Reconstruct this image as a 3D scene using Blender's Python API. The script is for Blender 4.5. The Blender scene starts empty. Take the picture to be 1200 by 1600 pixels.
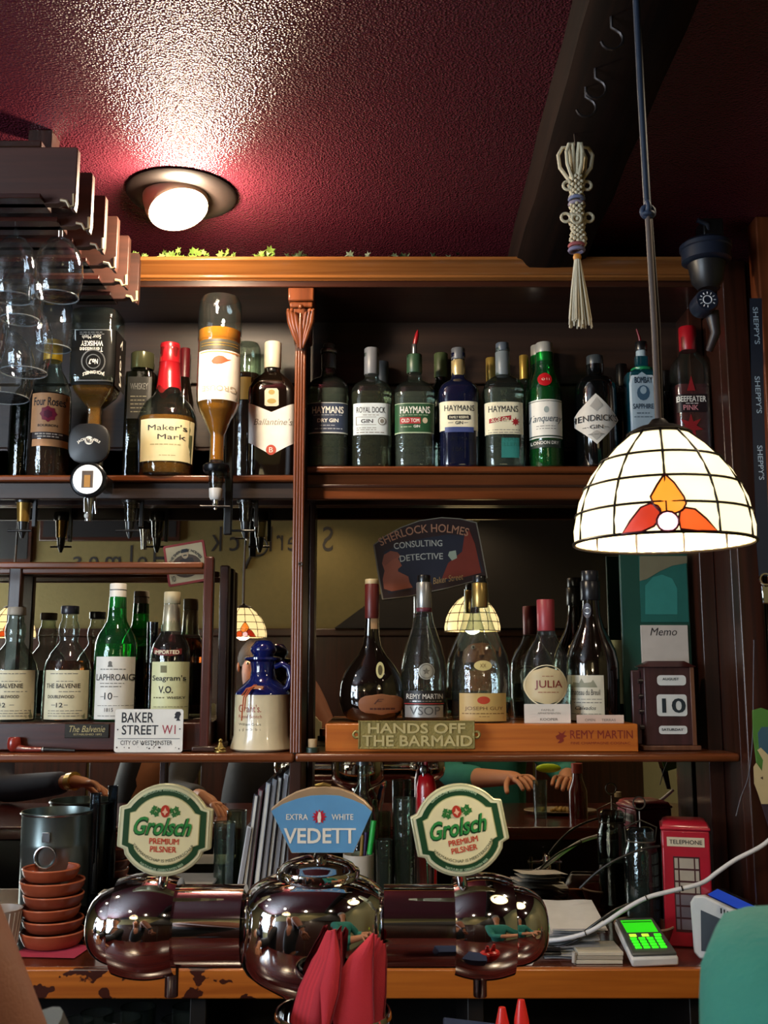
import bpy, bmesh, math, random
from mathutils import Vector, Matrix
from mathutils.geometry import tessellate_polygon
random.seed(7)
PI = math.pi
scn = bpy.context.scene
C = scn.collection
# ------------------------------------------------------------------ camera, world, light, exposure
EYE = 1.58; F = 1600.0; TH = math.atan(0.15625); CT, ST = math.cos(TH), math.sin(TH)
cam = bpy.data.cameras.new('camera'); camo = bpy.data.objects.new('camera', cam); C.objects.link(camo)
cam.sensor_fit = 'VERTICAL'; cam.sensor_height = 36.0; cam.lens = 36.0
camo.location = (0, 0, EYE); camo.rotation_euler = (PI/2 + TH, 0, 0)
cam.clip_start = 0.05; cam.dof.use_dof = True; cam.dof.focus_distance = 1.9; cam.dof.aperture_fstop = 22.0
scn.camera = camo
scn.view_settings.view_transform = 'Standard'; scn.view_settings.look = 'None'
scn.view_settings.gamma = 1.0; scn.view_settings.use_curve_mapping = False
scn.view_settings.exposure = 0.45
cy = scn.cycles
cy.max_bounces = 14; cy.transparent_max_bounces = 32; cy.transmission_bounces = 12; cy.glossy_bounces = 6; cy.diffuse_bounces = 3
cy.caustics_reflective = False; cy.caustics_refractive = False
cy.sample_clamp_indirect = 3.0; cy.use_denoising = True; cy.blur_glossy = 0.5
world = bpy.data.worlds.new('world'); scn.world = world; world.use_nodes = True
world.node_tree.nodes['Background'].inputs[0].default_value = (0.75, 0.87, 1.0, 1)
world.node_tree.nodes['Background'].inputs[1].default_value = 1.2
CEIL = 2.48
DL = (-0.384, 1.83)                       # the eyeball downlight over the bar
def lamp(name, kind, loc, power, col, size=0.03, rot=None, spot=None, parent=None, size_y=None):
    l = bpy.data.lights.new(name, kind); l.energy = power; l.color = col
    if kind == 'AREA':
        l.size = size
        if size_y: l.shape = 'RECTANGLE'; l.size_y = size_y
    else: l.shadow_soft_size = size
    if kind == 'SPOT': l.spot_size = spot or 2.4; l.spot_blend = 0.7
    o = bpy.data.objects.new(name, l); C.objects.link(o); o.location = loc
    if rot: o.rotation_euler = rot
    return o
lamp('downlight_bulb', 'POINT', (DL[0]+0.012, DL[1]-0.055, CEIL-0.085), 13, (1, .80, .56), 0.028)
lamp('daylight', 'AREA', (-2.64, -0.15, 1.75), 55, (.72, .86, 1), 1.1, (0, -PI/2, 0), size_y=1.1)
lamp('daylight', 'AREA', (-2.30, -0.80, 1.72), 42, (.72, .86, 1), .56, (PI/2, 0, 0), size_y=1.3)   # at the added front window, for highlights on the chrome
ROOM_LAMPS = [(-1.75, 0.75), (-1.0, 0.0), (-0.35, -0.45), (0.42, -0.35), (1.0, 0.30), (0.72, 1.15), (-1.15, 1.20)]
for k, (x, y) in enumerate(ROOM_LAMPS):
    lamp('room_lamp', 'SPOT', (x, y, CEIL-0.03), 9, (1, .82, .6), 0.025, (0, 0, 0), 2.5)

# ------------------------------------------------------------------ helpers
def P(px, py, Y):
    xc, yc = (px-600)/F, (800-py)/F
    d = CT - ST*yc
    return xc/d*Y, EYE + Y*(ST + CT*yc)/d
def PX(px, py, Y): return P(px, py, Y)[0]
def PZ(py, Y): return P(600, py, Y)[1]
def V3(px, py, Y):
    x, z = P(px, py, Y); return Vector((x, Y, z))
def lin(h):
    if isinstance(h, str):
        c = [int(h[i:i+2], 16)/255 for i in (0, 2, 4)]
        return tuple(((v+.055)/1.055)**2.4 if v > .04045 else v/12.92 for v in c) + (1,)
    return tuple(h)[:3] + (1,)
_m = {}
def mat(name): 
    m = bpy.data.materials.new(name); m.use_nodes = True
    return m, m.node_tree.nodes, m.node_tree.links, m.node_tree.nodes['Principled BSDF']
def M(col, rough=.5, metal=0., coat=0., emit=0., bump=0., bscale=200., spec=.5, vary=.12):
    key = (col, rough, metal, coat, emit, bump, bscale, spec)
    if key in _m: return _m[key]
    m, N, L, b = mat('mat_%d' % len(_m)); c = lin(col)
    tc = N.new('ShaderNodeTexCoord'); nz = N.new('ShaderNodeTexNoise'); nz.inputs['Scale'].default_value = 35
    L.new(tc.outputs['Object'], nz.inputs['Vector'])
    mx = N.new('ShaderNodeMix'); mx.data_type = 'RGBA'
    mx.inputs[6].default_value = tuple(v*(1-vary) for v in c[:3])+(1,); mx.inputs[7].default_value = tuple(min(1, v*(1+vary)) for v in c[:3])+(1,)
    L.new(nz.outputs[0], mx.inputs[0]); L.new(mx.outputs[2], b.inputs['Base Color'])
    b.inputs['Roughness'].default_value = rough; b.inputs['Metallic'].default_value = metal
    b.inputs['Coat Weight'].default_value = coat; b.inputs['Specular IOR Level'].default_value = spec
    if emit: b.inputs['Emission Color'].default_value = c; b.inputs['Emission Strength'].default_value = emit
    if bump:
        n2 = N.new('ShaderNodeTexNoise'); n2.inputs['Scale'].default_value = bscale; L.new(tc.outputs['Object'], n2.inputs['Vector'])
        bp = N.new('ShaderNodeBump'); bp.inputs['Strength'].default_value = bump; bp.inputs['Distance'].default_value = .002
        L.new(n2.outputs[0], bp.inputs['Height']); L.new(bp.outputs[0], b.inputs['Normal'])
    _m[key] = m; return m
def wood(c1, c2, rough=.3, axis='X', coat=.3, worn=None, scale=1.0):
    key = ('wood', c1, c2, rough, axis, worn)
    if key in _m: return _m[key]
    m, N, L, b = mat('wood_%d' % len(_m))
    tc = N.new('ShaderNodeTexCoord'); mp = N.new('ShaderNodeMapping')
    s = {'X': (1.5, 40, 40), 'Y': (40, 1.5, 40), 'Z': (40, 40, 1.5)}[axis]
    mp.inputs['Scale'].default_value = tuple(v*scale for v in s); L.new(tc.outputs['Object'], mp.inputs['Vector'])
    nz = N.new('ShaderNodeTexNoise'); nz.inputs['Scale'].default_value = 1.6; nz.inputs['Detail'].default_value = 6; nz.inputs['Distortion'].default_value = .6
    L.new(mp.outputs[0], nz.inputs['Vector'])
    rp = N.new('ShaderNodeValToRGB'); rp.color_ramp.elements[0].position = .32; rp.color_ramp.elements[1].position = .68
    rp.color_ramp.elements[0].color = lin(c1); rp.color_ramp.elements[1].color = lin(c2)
    L.new(nz.outputs[0], rp.inputs[0]); out = rp.outputs[0]
    if worn:
        n2 = N.new('ShaderNodeTexNoise'); n2.inputs['Scale'].default_value = 22; n2.inputs['Detail'].default_value = 3
        mp2 = N.new('ShaderNodeMapping'); mp2.inputs['Scale'].default_value = (1, 1, 1.2); L.new(tc.outputs['Object'], mp2.inputs['Vector'])
        L.new(mp2.outputs[0], n2.inputs['Vector'])
        r2 = N.new('ShaderNodeValToRGB'); r2.color_ramp.elements[0].position = .535; r2.color_ramp.elements[1].position = .55
        L.new(n2.outputs[0], r2.inputs[0])
        # wear only on the left half of the worktop
        sx = N.new('ShaderNodeSeparateXYZ'); L.new(tc.outputs['Object'], sx.inputs[0])
        lt = N.new('ShaderNodeMath'); lt.operation = 'LESS_THAN'; lt.inputs[1].default_value = -.10; L.new(sx.outputs[0], lt.inputs[0])
        ml = N.new('ShaderNodeMath'); ml.operation = 'MULTIPLY'; L.new(r2.outputs[0], ml.inputs[0]); L.new(lt.outputs[0], ml.inputs[1])
        mx = N.new('ShaderNodeMix'); mx.data_type = 'RGBA'; L.new(ml.outputs[0], mx.inputs[0]); L.new(out, mx.inputs[6]); mx.inputs[7].default_value = lin(worn); out = mx.outputs[2]
    L.new(out, b.inputs['Base Color'])
    b.inputs['Roughness'].default_value = rough; b.inputs['Coat Weight'].default_value = coat; b.inputs['Coat Roughness'].default_value = .15
    bp = N.new('ShaderNodeBump'); bp.inputs['Strength'].default_value = .25; bp.inputs['Distance'].default_value = .001
    L.new(nz.outputs[0], bp.inputs['Height']); L.new(bp.outputs[0], b.inputs['Normal'])
    _m[key] = m; return m
def glass_thin(col='f2f8f4', edge='96a89c', gloss=.015, diffuse_lift=.010):  # small diffuse share brightens shells in place of light passing through
    key = ('thin', col, edge, gloss, diffuse_lift)
    if key in _m: return _m[key]
    m, N, L, b = mat('thin_glass_%d' % len(_m)); N.remove(b); out = N['Material Output']
    lw = N.new('ShaderNodeLayerWeight'); lw.inputs[0].default_value = .35
    mx = N.new('ShaderNodeMix'); mx.data_type = 'RGBA'; mx.inputs[6].default_value = lin(col); mx.inputs[7].default_value = lin(edge); L.new(lw.outputs['Facing'], mx.inputs[0])
    tr = N.new('ShaderNodeBsdfTransparent'); L.new(mx.outputs[2], tr.inputs[0])
    gl = N.new('ShaderNodeBsdfGlossy'); gl.inputs['Roughness'].default_value = gloss; gl.inputs[0].default_value = (.95, .97, 1, 1)
    l2 = N.new('ShaderNodeLayerWeight'); l2.inputs[0].default_value = .5
    pw = N.new('ShaderNodeMath'); pw.operation = 'POWER'; L.new(l2.outputs['Facing'], pw.inputs[0]); pw.inputs[1].default_value = 4
    fr = N.new('ShaderNodeMath'); fr.operation = 'MULTIPLY_ADD'; L.new(pw.outputs[0], fr.inputs[0]); fr.inputs[1].default_value = .85; fr.inputs[2].default_value = .06
    tcn = N.new('ShaderNodeTexCoord'); nzn = N.new('ShaderNodeTexNoise'); nzn.inputs['Scale'].default_value = 70; L.new(tcn.outputs['Object'], nzn.inputs['Vector']); bpn = N.new('ShaderNodeBump'); bpn.inputs['Strength'].default_value = .35; bpn.inputs['Distance'].default_value = .0025; L.new(nzn.outputs[0], bpn.inputs['Height']); L.new(bpn.outputs[0], gl.inputs['Normal'])
    df = N.new('ShaderNodeBsdfDiffuse'); L.new(mx.outputs[2], df.inputs[0]); ms = N.new('ShaderNodeMixShader'); ms.inputs[0].default_value = diffuse_lift
    L.new(tr.outputs[0], ms.inputs[1]); L.new(df.outputs[0], ms.inputs[2]); tr = ms
    sh = N.new('ShaderNodeMixShader'); L.new(fr.outputs[0], sh.inputs[0]); L.new(tr.outputs[0], sh.inputs[1]); L.new(gl.outputs[0], sh.inputs[2])
    L.new(sh.outputs[0], out.inputs[0]); _m[key] = m; return m
def glass(col='dfe9e2', ior=1.42, rough=0.0, body_lift=.035):  # diffuse share puts brightness into bodies that refract only a dark background
    key = ('glass', col, ior, rough, body_lift)
    if key in _m: return _m[key]
    m, N, L, b = mat('glass_%d' % len(_m)); b.inputs['Base Color'].default_value = lin(col)
    b.inputs['Transmission Weight'].default_value = 1-body_lift; b.inputs['IOR'].default_value = ior; b.inputs['Roughness'].default_value = rough
    _m[key] = m; return m
CHROME = M('d8d8d8', .045, 1.0, vary=.03); STEEL = M('a9adb0', .25, 1.0); BRASS = M('a68f55', .35, 1.0, bump=.3)
BLACKP = M('0c0c0e', .35, coat=.3); WHITE = M('e9e6dc', .5); PAPER = M('e8e4d8', .6); CREAM = M('e6dfc0', .55)
INK = M('17141a', .6); GREYINK = M('77746c', .6); REDINK = M('a31f25', .6); GOLD = M('b8923f', .35, .7); SILVER = M('b9b9b6', .3, .9)
DW = wood('211009', '3c1d12', .32, 'X'); DWZ = wood('211009', '3c1c12', .32, 'Z'); DWY = wood('1c0a07', '33130c', .35, 'Y')
MW = wood('55290f', '7a4020', .28, 'X'); MWZ = wood('552a14', '7c4122', .28, 'Z'); BLK = wood('1f120c', '301e15', .45, 'X', coat=.04)
OW = wood('a8571f', 'c4702b', .35, 'X'); 

def setp(o, label=None, cat=None, group=None, kind=None):
    if label: o['label'] = label
    if cat: o['category'] = cat
    if group: o['group'] = group
    if kind: o['kind'] = kind
    return o
def thing(name, label, cat, loc=(0, 0, 0), rz=0, group=None):
    o = bpy.data.objects.new(name, None); C.objects.link(o); o.empty_display_size = .02
    o.location = loc; o.rotation_euler = (0, 0, rz)
    return setp(o, label, cat, group)
def wloc(o):
    v = Vector((0, 0, 0))
    while o is not None: v += o.location; o = o.parent
    return v
class MB:
    def __init__(s): s.v = []; s.f = []; s.sm = []
    def add(s, vs, fs, smooth=True):
        n = len(s.v); s.v += [tuple(v) for v in vs]; s.f += [tuple(i+n for i in f) for f in fs]; s.sm += [smooth]*len(fs); return s
    def box(s, x0, x1, y0, y1, z0, z1):
        vs = [(x, y, z) for z in (z0, z1) for y in (y0, y1) for x in (x0, x1)]
        return s.add(vs, [(0, 2, 3, 1), (4, 5, 7, 6), (0, 1, 5, 4), (2, 6, 7, 3), (0, 4, 6, 2), (1, 3, 7, 5)], False)
    def lathe(s, prof, c=(0, 0, 0), seg=28, axis='Z', n=2.0, kd=1.0, smooth=True):
        vs = []
        for r, h in prof:
            for k in range(seg):
                a = 2*PI*k/seg; ca, sa = math.cos(a), math.sin(a)
                q = (abs(ca)**n + abs(sa)**n)**(-1/n) if n != 2 else 1
                u, w = r*q*ca, r*kd*q*sa
                p = (u, w, h) if axis == 'Z' else ((h, u, w) if axis == 'X' else (u, h, w))
                vs.append((p[0]+c[0], p[1]+c[1], p[2]+c[2]))
        fs = []
        for i in range(len(prof)-1):
            for k in range(seg):
                a, b = i*seg+k, i*seg+(k+1) % seg
                fs.append((a, b, b+seg, a+seg) if axis != 'Y' else (a, a+seg, b+seg, b))
        m = len(prof)-1
        if prof[0][0] > 1e-6: fs.append(tuple(range(seg-1, -1, -1)) if axis != 'Y' else tuple(range(seg)))
        if prof[m][0] > 1e-6: fs.append(tuple(m*seg+k for k in range(seg)) if axis != 'Y' else tuple(m*seg+k for k in range(seg-1, -1, -1)))
        return s.add(vs, fs, smooth)
    def tube(s, pts, rad, seg=8, caps=True):
        pts = [Vector(p) for p in pts]; n = len(pts)
        R = rad if isinstance(rad, (list, tuple)) else [rad]*n
        up = Vector((0.013, .021, 1)); vs = []
        t0 = (pts[1]-pts[0]).normalized(); u = t0.cross(up)
        if u.length < 1e-3: u = t0.cross(Vector((1, 0, 0)))
        u.normalize()
        for i, p in enumerate(pts):
            t = (pts[min(i+1, n-1)]-pts[max(i-1, 0)]).normalized()
            u = (u - t*u.dot(t)); u.normalize(); w = t.cross(u)
            for k in range(seg):
                a = 2*PI*k/seg; vs.append(p + (u*math.cos(a)+w*math.sin(a))*R[i])
        fs = [(i*seg+k, i*seg+(k+1) % seg, (i+1)*seg+(k+1) % seg, (i+1)*seg+k) for i in range(n-1) for k in range(seg)]
        if caps: fs += [tuple(range(seg-1, -1, -1)), tuple((n-1)*seg+k for k in range(seg))]
        return s.add(vs, fs)
    def torus(s, c, R, r, axis='Z', seg=32, k2=8, sc=(1, 1)):
        vs = []; fs = []
        for i in range(seg):
            a = 2*PI*i/seg
            for j in range(k2):
                b = 2*PI*j/k2; q = R+r*math.cos(b); u, w, h = q*math.cos(a)*sc[0], q*math.sin(a)*sc[1], r*math.sin(b)
                p = {'Z': (u, w, h), 'Y': (u, h, w), 'X': (h, u, w)}[axis]; vs.append((p[0]+c[0], p[1]+c[1], p[2]+c[2]))
                i2, j2 = (i+1) % seg, (j+1) % k2; fs.append((i*k2+j, i2*k2+j, i2*k2+j2, i*k2+j2))
        return s.add(vs, fs)
    def ball(s, c, r, seg=12, ring=8, sc=(1, 1, 1)):
        vs = []; fs = []
        for i in range(ring+1):
            t = PI*i/ring
            for k in range(seg):
                a = 2*PI*k/seg; vs.append((c[0]+r*sc[0]*math.sin(t)*math.cos(a), c[1]+r*sc[1]*math.sin(t)*math.sin(a), c[2]-r*sc[2]*math.cos(t)))
        for i in range(ring):
            for k in range(seg): fs.append((i*seg+k, i*seg+(k+1) % seg, (i+1)*seg+(k+1) % seg, (i+1)*seg+k))
        return s.add(vs, fs)
    def plate(s, pts, y0, y1, bev=0):           # outline in XZ (counter-clockwise seen from -Y), thickness along Y
        n = len(pts); a = [(x, y0, z) for x, z in pts]; b = [(x, y1, z) for x, z in pts]
        fs = [tuple(range(n)), tuple(range(2*n-1, n-1, -1))] + [(i, i+n, (i+1) % n+n, (i+1) % n) for i in range(n)]
        return s.add(a+b, fs, False)
    def build(s, name, m, parent=None, world=True, bev=0, seg=2, label=None, kind=None, smooth_all=None):
        me = bpy.data.meshes.new(name)
        off = wloc(parent) if (world and parent is not None) else Vector((0, 0, 0))
        me.from_pydata([(v[0]-off[0], v[1]-off[1], v[2]-off[2]) for v in s.v], [], s.f)
        me.polygons.foreach_set('use_smooth', s.sm); me.materials.append(m)
        bm = bmesh.new(); bm.from_mesh(me); bmesh.ops.remove_doubles(bm, verts=bm.verts, dist=1e-6)
        bmesh.ops.recalc_face_normals(bm, faces=bm.faces); bm.to_mesh(me); bm.free()
        me.set_sharp_from_angle(angle=math.radians(48))
        o = bpy.data.objects.new(name, me); C.objects.link(o)
        if parent is not None: o.parent = parent
        if bev:
            md = o.modifiers.new('bevel', 'BEVEL'); md.width = bev; md.segments = seg; md.limit_method = 'ANGLE'; md.angle_limit = .7; md.harden_normals = False
        return setp(o, label, None, None, kind)
def bx(name, m, parent, x0, x1, y0, y1, z0, z1, bev=.002, **k): return MB().box(x0, x1, y0, y1, z0, z1).build(name, m, parent, bev=bev, **k)
# text -> triangles, fitted to a box
_tc = {}
def glyphs(body, bold=0., shear=0.):
    b0, bold = bold, 0
    k = (body, b0, shear)
    if k not in _tc:
        cu = bpy.data.curves.new('t', 'FONT'); cu.body = body; cu.resolution_u = 3; cu.offset = bold; cu.shear = shear; cu.dimensions = '2D'; cu.fill_mode = 'FRONT'
        o = bpy.data.objects.new('t', cu); me = o.to_mesh()
        vs = [(v.co.x, v.co.y) for v in me.vertices]; fs = [tuple(p.vertices) for p in me.polygons]
        if b0 > 0:                                   # embolden: push the outline outwards
            ec = {}
            for f in fs:
                ar = sum(vs[f[i]][0]*vs[f[(i+1) % len(f)]][1]-vs[f[(i+1) % len(f)]][0]*vs[f[i]][1] for i in range(len(f)))
                g = f if ar > 0 else tuple(reversed(f))
                for i in range(len(g)): ec.setdefault(frozenset((g[i], g[(i+1) % len(g)])), []).append((g[i], g[(i+1) % len(g)]))
            nv = [[0, 0] for _ in vs]
            for e in ec.values():
                if len(e) == 1:
                    a, b_ = e[0]; dx, dy = vs[b_][0]-vs[a][0], vs[b_][1]-vs[a][1]; l_ = math.hypot(dx, dy) or 1
                    for q in (a, b_): nv[q][0] += dy/l_; nv[q][1] -= dx/l_
            for q, (nx_, ny_) in enumerate(nv):
                l_ = math.hypot(nx_, ny_)
                if l_ > .2: k_ = b0*min(2/l_, 1.6)/l_; vs[q] = (vs[q][0]+nx_*k_, vs[q][1]+ny_*k_)
        o.to_mesh_clear(); bpy.data.objects.remove(o); bpy.data.curves.remove(cu); _tc[k] = (vs, fs)
    return _tc[k]
def fit(body, x0, x1, z0, z1, bold=0., shear=0.):
    vs, fs = glyphs(body, bold, shear)
    if not vs: return [], []
    ax, bx_ = min(v[0] for v in vs), max(v[0] for v in vs); ay, by = min(v[1] for v in vs), max(v[1] for v in vs)
    return [(x0+(v[0]-ax)/(bx_-ax)*(x1-x0), z0+(v[1]-ay)/(by-ay)*(z1-z0)) for v in vs], fs
def text_flat(items, m, parent, y, name='lettering', slope=None):   # items (body,x0,x1,z0,z1[,bold,shear]) in world XZ at depth y
    mb = MB()
    for it in items:
        vs, fs = fit(*it); mb.add([(v[0], y, v[1]) for v in vs], fs, False)
    return mb.build(name, m, parent)
def tpx(items, m, parent, y, name='lettering'):   # boxes given as px x0,x1,ytop,ybottom on a plane of depth y
    out = []
    for it in items:
        b, x0, x1, yt, yb = it[:5]; out.append((b, PX(x0, yb, y), PX(x1, yb, y), PZ(yb, y), PZ(yt, y)) + tuple(it[5:]))
    return text_flat(out, m, parent, y, name)
def arc_text(body, cx, cz, r, a0, a1, h, y, inward=False, bold=0.):
    # letters along an arc from angle a0 to a1 (degrees, clockwise from the top); inward: feet outside (for lower arcs)
    L_ = abs(math.radians(a1-a0))*r; vs, fs = fit(body, 0, L_, 0, h, bold)
    out = []
    for x, z in vs:
        a = math.radians(a0 + (a1-a0)*x/L_); q = r+z if not inward else r-z
        out.append((cx+q*math.sin(a), y, cz+q*math.cos(a)))
    return out, fs
def dup(root, loc, rz=None, label=None):
    r = root.copy(); C.objects.link(r); r.location = loc
    if rz is not None: r.rotation_euler = (0, 0, rz)
    if label: r['label'] = label
    for ch in list(root.children):
        c = ch.copy(); C.objects.link(c); c.parent = r
        for g in list(ch.children):
            d = g.copy(); C.objects.link(d); d.parent = c
    return r
# ------------------------------------------------------------------ the room
def struct(name, m, b, bev=0): return b.build(name, m, None, bev=bev, kind='structure')
m, N, L, b = mat('ceiling_paint'); CEILM = m
tc = N.new('ShaderNodeTexCoord'); vo = N.new('ShaderNodeTexVoronoi'); vo.inputs['Scale'].default_value = 260; vo.feature = 'F1'
L.new(tc.outputs['Object'], vo.inputs['Vector'])
n3 = N.new('ShaderNodeTexNoise'); n3.inputs['Scale'].default_value = 5; L.new(tc.outputs['Object'], n3.inputs['Vector'])
mx = N.new('ShaderNodeMix'); mx.data_type = 'RGBA'; mx.inputs[6].default_value = lin('4c1b26'); mx.inputs[7].default_value = lin('59202d'); L.new(n3.outputs[0], mx.inputs[0]); L.new(mx.outputs[2], b.inputs['Base Color'])
bp = N.new('ShaderNodeBump'); bp.inputs['Strength'].default_value = 1.0; bp.inputs['Distance'].default_value = .0018; L.new(vo.outputs['Distance'], bp.inputs['Height']); L.new(bp.outputs[0], b.inputs['Normal'])
b.inputs['Roughness'].default_value = .27; b.inputs['Specular IOR Level'].default_value = .6
struct('ceiling', CEILM, MB().box(-2.7, 1.4, -.85, 2.4, CEIL, CEIL+.05))
struct('floor', wood('2c1a10', '4a2d1a', .45, 'Y'), MB().box(-2.7, 1.4, -.85, 2.4, -.05, 0))
struct('wall_back', M('120a08', .7), MB().box(-2.7, 1.4, 2.33, 2.4, 0, CEIL))
OLIVE = M('6f6338', .75, bump=.3, bscale=60)
struct('wall_front', OLIVE, MB().box(-2.02, 1.4, -.85, -.75, 0, CEIL).box(-2.7, -2.02, -.85, -.75, 0, 1.0).box(-2.7, -2.02, -.85, -.75, 2.4, CEIL).box(-2.7, -2.58, -.85, -.75, 1.0, 2.4))
w2 = MB().box(-2.60, -2.56, -.79, -.745, 1.0, 2.4).box(-2.06, -2.02, -.79, -.745, 1.0, 2.4).box(-2.6, -2.02, -.79, -.745, 1.0, 1.04).box(-2.6, -2.02, -.79, -.745, 2.36, 2.4).box(-2.6, -2.02, -.785, -.76, 1.70, 1.73)
struct('window_2', WHITE, w2)  # added window opening, set for tall highlights on the chrome tower
struct('wall_right', OLIVE, MB().box(1.3, 1.4, -.75, 2.33, 0, CEIL))
lw = MB(); lw.box(-2.7, -2.6, -.75, -.70, 0, CEIL); lw.box(-2.7, -2.6, .42, 2.33, 0, CEIL); lw.box(-2.7, -2.6, -.70, .42, 0, 1.1); lw.box(-2.7, -2.6, -.70, .42, 2.35, CEIL)
struct('wall_left', OLIVE, lw)
wf = MB()
for y in (-.70, -.16, .38): wf.box(-2.66, -2.58, y, y+.04, 1.1, 2.35)
for z in (1.1, 1.72, 2.31): wf.box(-2.66, -2.58, -.70, .42, z, z+.04)
struct('window_1', WHITE, wf)
# dark wainscot with panels on the wall behind the camera, seen in the mirror
for k in range(7):
    struct('trim_%d' % (k+1), DWZ, MB().box(-2.6+k*.56, -2.6+k*.56+.548, -.75, -.735, 0, 1.76 if k else .98), bev=.004)
struct('trim_8', DW, MB().box(-2.02, 1.3, -.75, -.715, 1.76, 1.80), bev=.006)
# sloping dark stair boarding at the right of the wall behind
st = MB(); st.plate([(-.25, 1.80), (1.29, 1.80), (1.29, 2.47), (.66, 2.47)], -.72, -.66)
struct('trim_9', wood('0b0706', '120b09', .6, 'X'), st)
# painted words and the magnifying glass on the wall behind the camera (read the right way round there)
SW = MB(); yw = -.748
def wall_glyph(body, xc, zc, w, h):
    vs, fs = fit(body, -w/2, w/2, -h/2, h/2); SW.add([(xc-x, yw, zc+z) for x, z in vs], fs, False)
def vx(px, py): return P(px, py, 2.27*2+.748)
for bd, px, py, w, h in (('S', 512, 842, .055, .13), ('h', 484, 838, .05, .13), ('e', 457, 850, .05, .075), ('r', 437, 848, .035, .08), ('l', 423, 842, .012, .13), ('c', 366, 850, .05, .075), ('k', 338, 842, .055, .13), ('H', 250, 872, .07, .12), ('o', 222, 880, .05, .07), ('l', 205, 870, .012, .12), ('m', 176, 880, .08, .07), ('e', 146, 880, .05, .07), ('s', 120, 880, .045, .07)):
    x, z = vx(px, py); wall_glyph(bd, x, z, w, h)
wt = SW.build('painted_lettering', INK, None); setp(wt, 'black hand-painted words on the olive wall, seen reversed in the mirror', 'lettering')
mg = thing('wall_magnifying_glass', 'black magnifying glass outline on the olive wall, seen in the mirror', 'wall decoration', (0, -.74, 2.3))
x, z = vx(404, 854); MB().torus((x, -.742, z), .047, .005, 'Y').build('ring', INK, mg)
x2, z2 = vx(383, 888); MB().tube([(x-.03, -.742, z-.035), (x2, -.742, z2)], [.006, .010]).build('handle', INK, mg)
# dark framed pictures on the wall behind, reflected at the left
for k, (a, b_, c_, d_) in enumerate([(-30, 50, 790, 880), (66, 282, 782, 846)]):
    x0, z1 = vx(a, c_); x1, z0 = vx(b_, d_)
    t = thing('framed_picture', ['dark framed picture at the far left of the mirror reflection', 'wide dark framed blackboard reflected behind the spirit dispensers'][k], 'picture', ((x0+x1)/2, -.74, z0))
    bx('frame', DW, t, x0, x1, -.748, -.725, z0, z1, .004); bx('panel', M('15181c', .4), t, x0+.02, x1-.02, -.726, -.722, z0+.02, z1-.02, 0)

t = thing('iron_scrollwork', 'curly black iron scrollwork on the wall, reflected under the shelf left of the post', 'wall decoration', (-1.2, -.74, 2.42)); random.seed(12)
for k in range(6):
    x0, z0 = vx(384+k*13, 786+4*(k % 2)); MB().tube([(x0+.012*(1-j/26)*math.cos(j*.55+k)*1.8, -.738, z0-.02+.03*(1-j/26)*math.sin(j*.55+k)) for j in range(26)], .0028, 5).build('scroll', INK, t)
# ceiling beam
t = thing('ceiling_beam', 'dark rough oak beam running along the burgundy ceiling', 'beam', (.34, 1.6, 2.41))
bm_ = MB(); random.seed(3)
vs = []; fs = []; n = 24
for i in range(n+1):
    y = -.7 + i*(2.9/n); xo = .335+.02*(y-1.6)
    for (u, w) in ((-.075, .075), (-.07, .0), (-.045, -.012), (.045, -.012), (.07, 0), (.075, .075)):
        vs.append((xo+u+random.uniform(-.003, .003), y, 2.415+w+random.uniform(-.003, .003)))
    if i: fs += [((i-1)*6+k, i*6+k, i*6+k+1, (i-1)*6+k+1) for k in range(5)]
bm_.add(vs, fs, False); bt_ = wood('0d0706', '1f110c', .8, 'Y', coat=0); bt_.node_tree.nodes['Principled BSDF'].inputs['Specular IOR Level'].default_value = .1; bm_.build('timber', bt_, t)
random.seed(5)
hooks = [(955, 30, 75), (930, 110, 150), (915, 140, 192), (868, 240, 280)]
for a, y0_, y1_ in hooks[:3]:
    zb = 2.40; tt = (zb-EYE)
    yy = tt/((PZ(y0_, 1)-EYE)); xx = PX(a, y0_, yy)
    MB().tube([(xx, yy, zb+.01), (xx, yy, zb-.012)]+[(xx+.014*math.sin(a_*.45)+.0, yy, zb-.028+.014*math.cos(a_*.45)) for a_ in range(1, 11)], .0022, 6).build('iron_hook', M('3a3433', .4, .8), t)

# ------------------------------------------------------------------ the back bar
YS = 2.10; YM = 2.27
ZU_L = PZ(742, YS); ZU_R = PZ(728, YS); ZM = PZ(1177, 2.06)
bb = thing('back_bar', 'dark mahogany back bar with mirrors, shelves and carved post', 'cabinet', (0, 2.2, 1.05))
XR = .70                                              # inner right side
# back planks of the top compartment
zb = [PZ(y, 2.25) for y in (780, 700, 600, 497, 436)]
for i in range(4):
    bx('back_plank', BLK, bb, -1.6, XR, 2.25, 2.262, zb[i], zb[i+1]-.003, .003)
# cornice
zc1, zc0 = PZ(405, 2.0), PZ(442, 2.02); H = zc1-zc0
prof = [(2.10, zc0), (2.035, zc0), (2.035, zc0+.10*H), (2.03, zc0+.14*H), (2.03, zc0+.24*H), (2.022, zc0+.30*H), (2.022, zc0+.42*H), (2.012, zc0+.52*H), (2.0, zc0+.72*H), (1.985, zc0+.82*H), (1.985, zc1), (2.10, zc1)]
cb = MB(); x0, x1 = -1.6, .66
cb.add([(x0, y, z) for y, z in prof]+[(x1, y, z) for y, z in prof], [(i, (i+1) % 12, (i+1) % 12+12, i+12) for i in range(12)]+[tuple(range(12)), tuple(range(23, 11, -1))], False)
cb.build('cornice', wood('744620', '8d5a2e', .25, 'X'), bb, bev=.0015)
bx('top_board', DW, bb, -1.6, XR, 2.03, 2.26, zc0-.005, zc0+.012)
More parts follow.
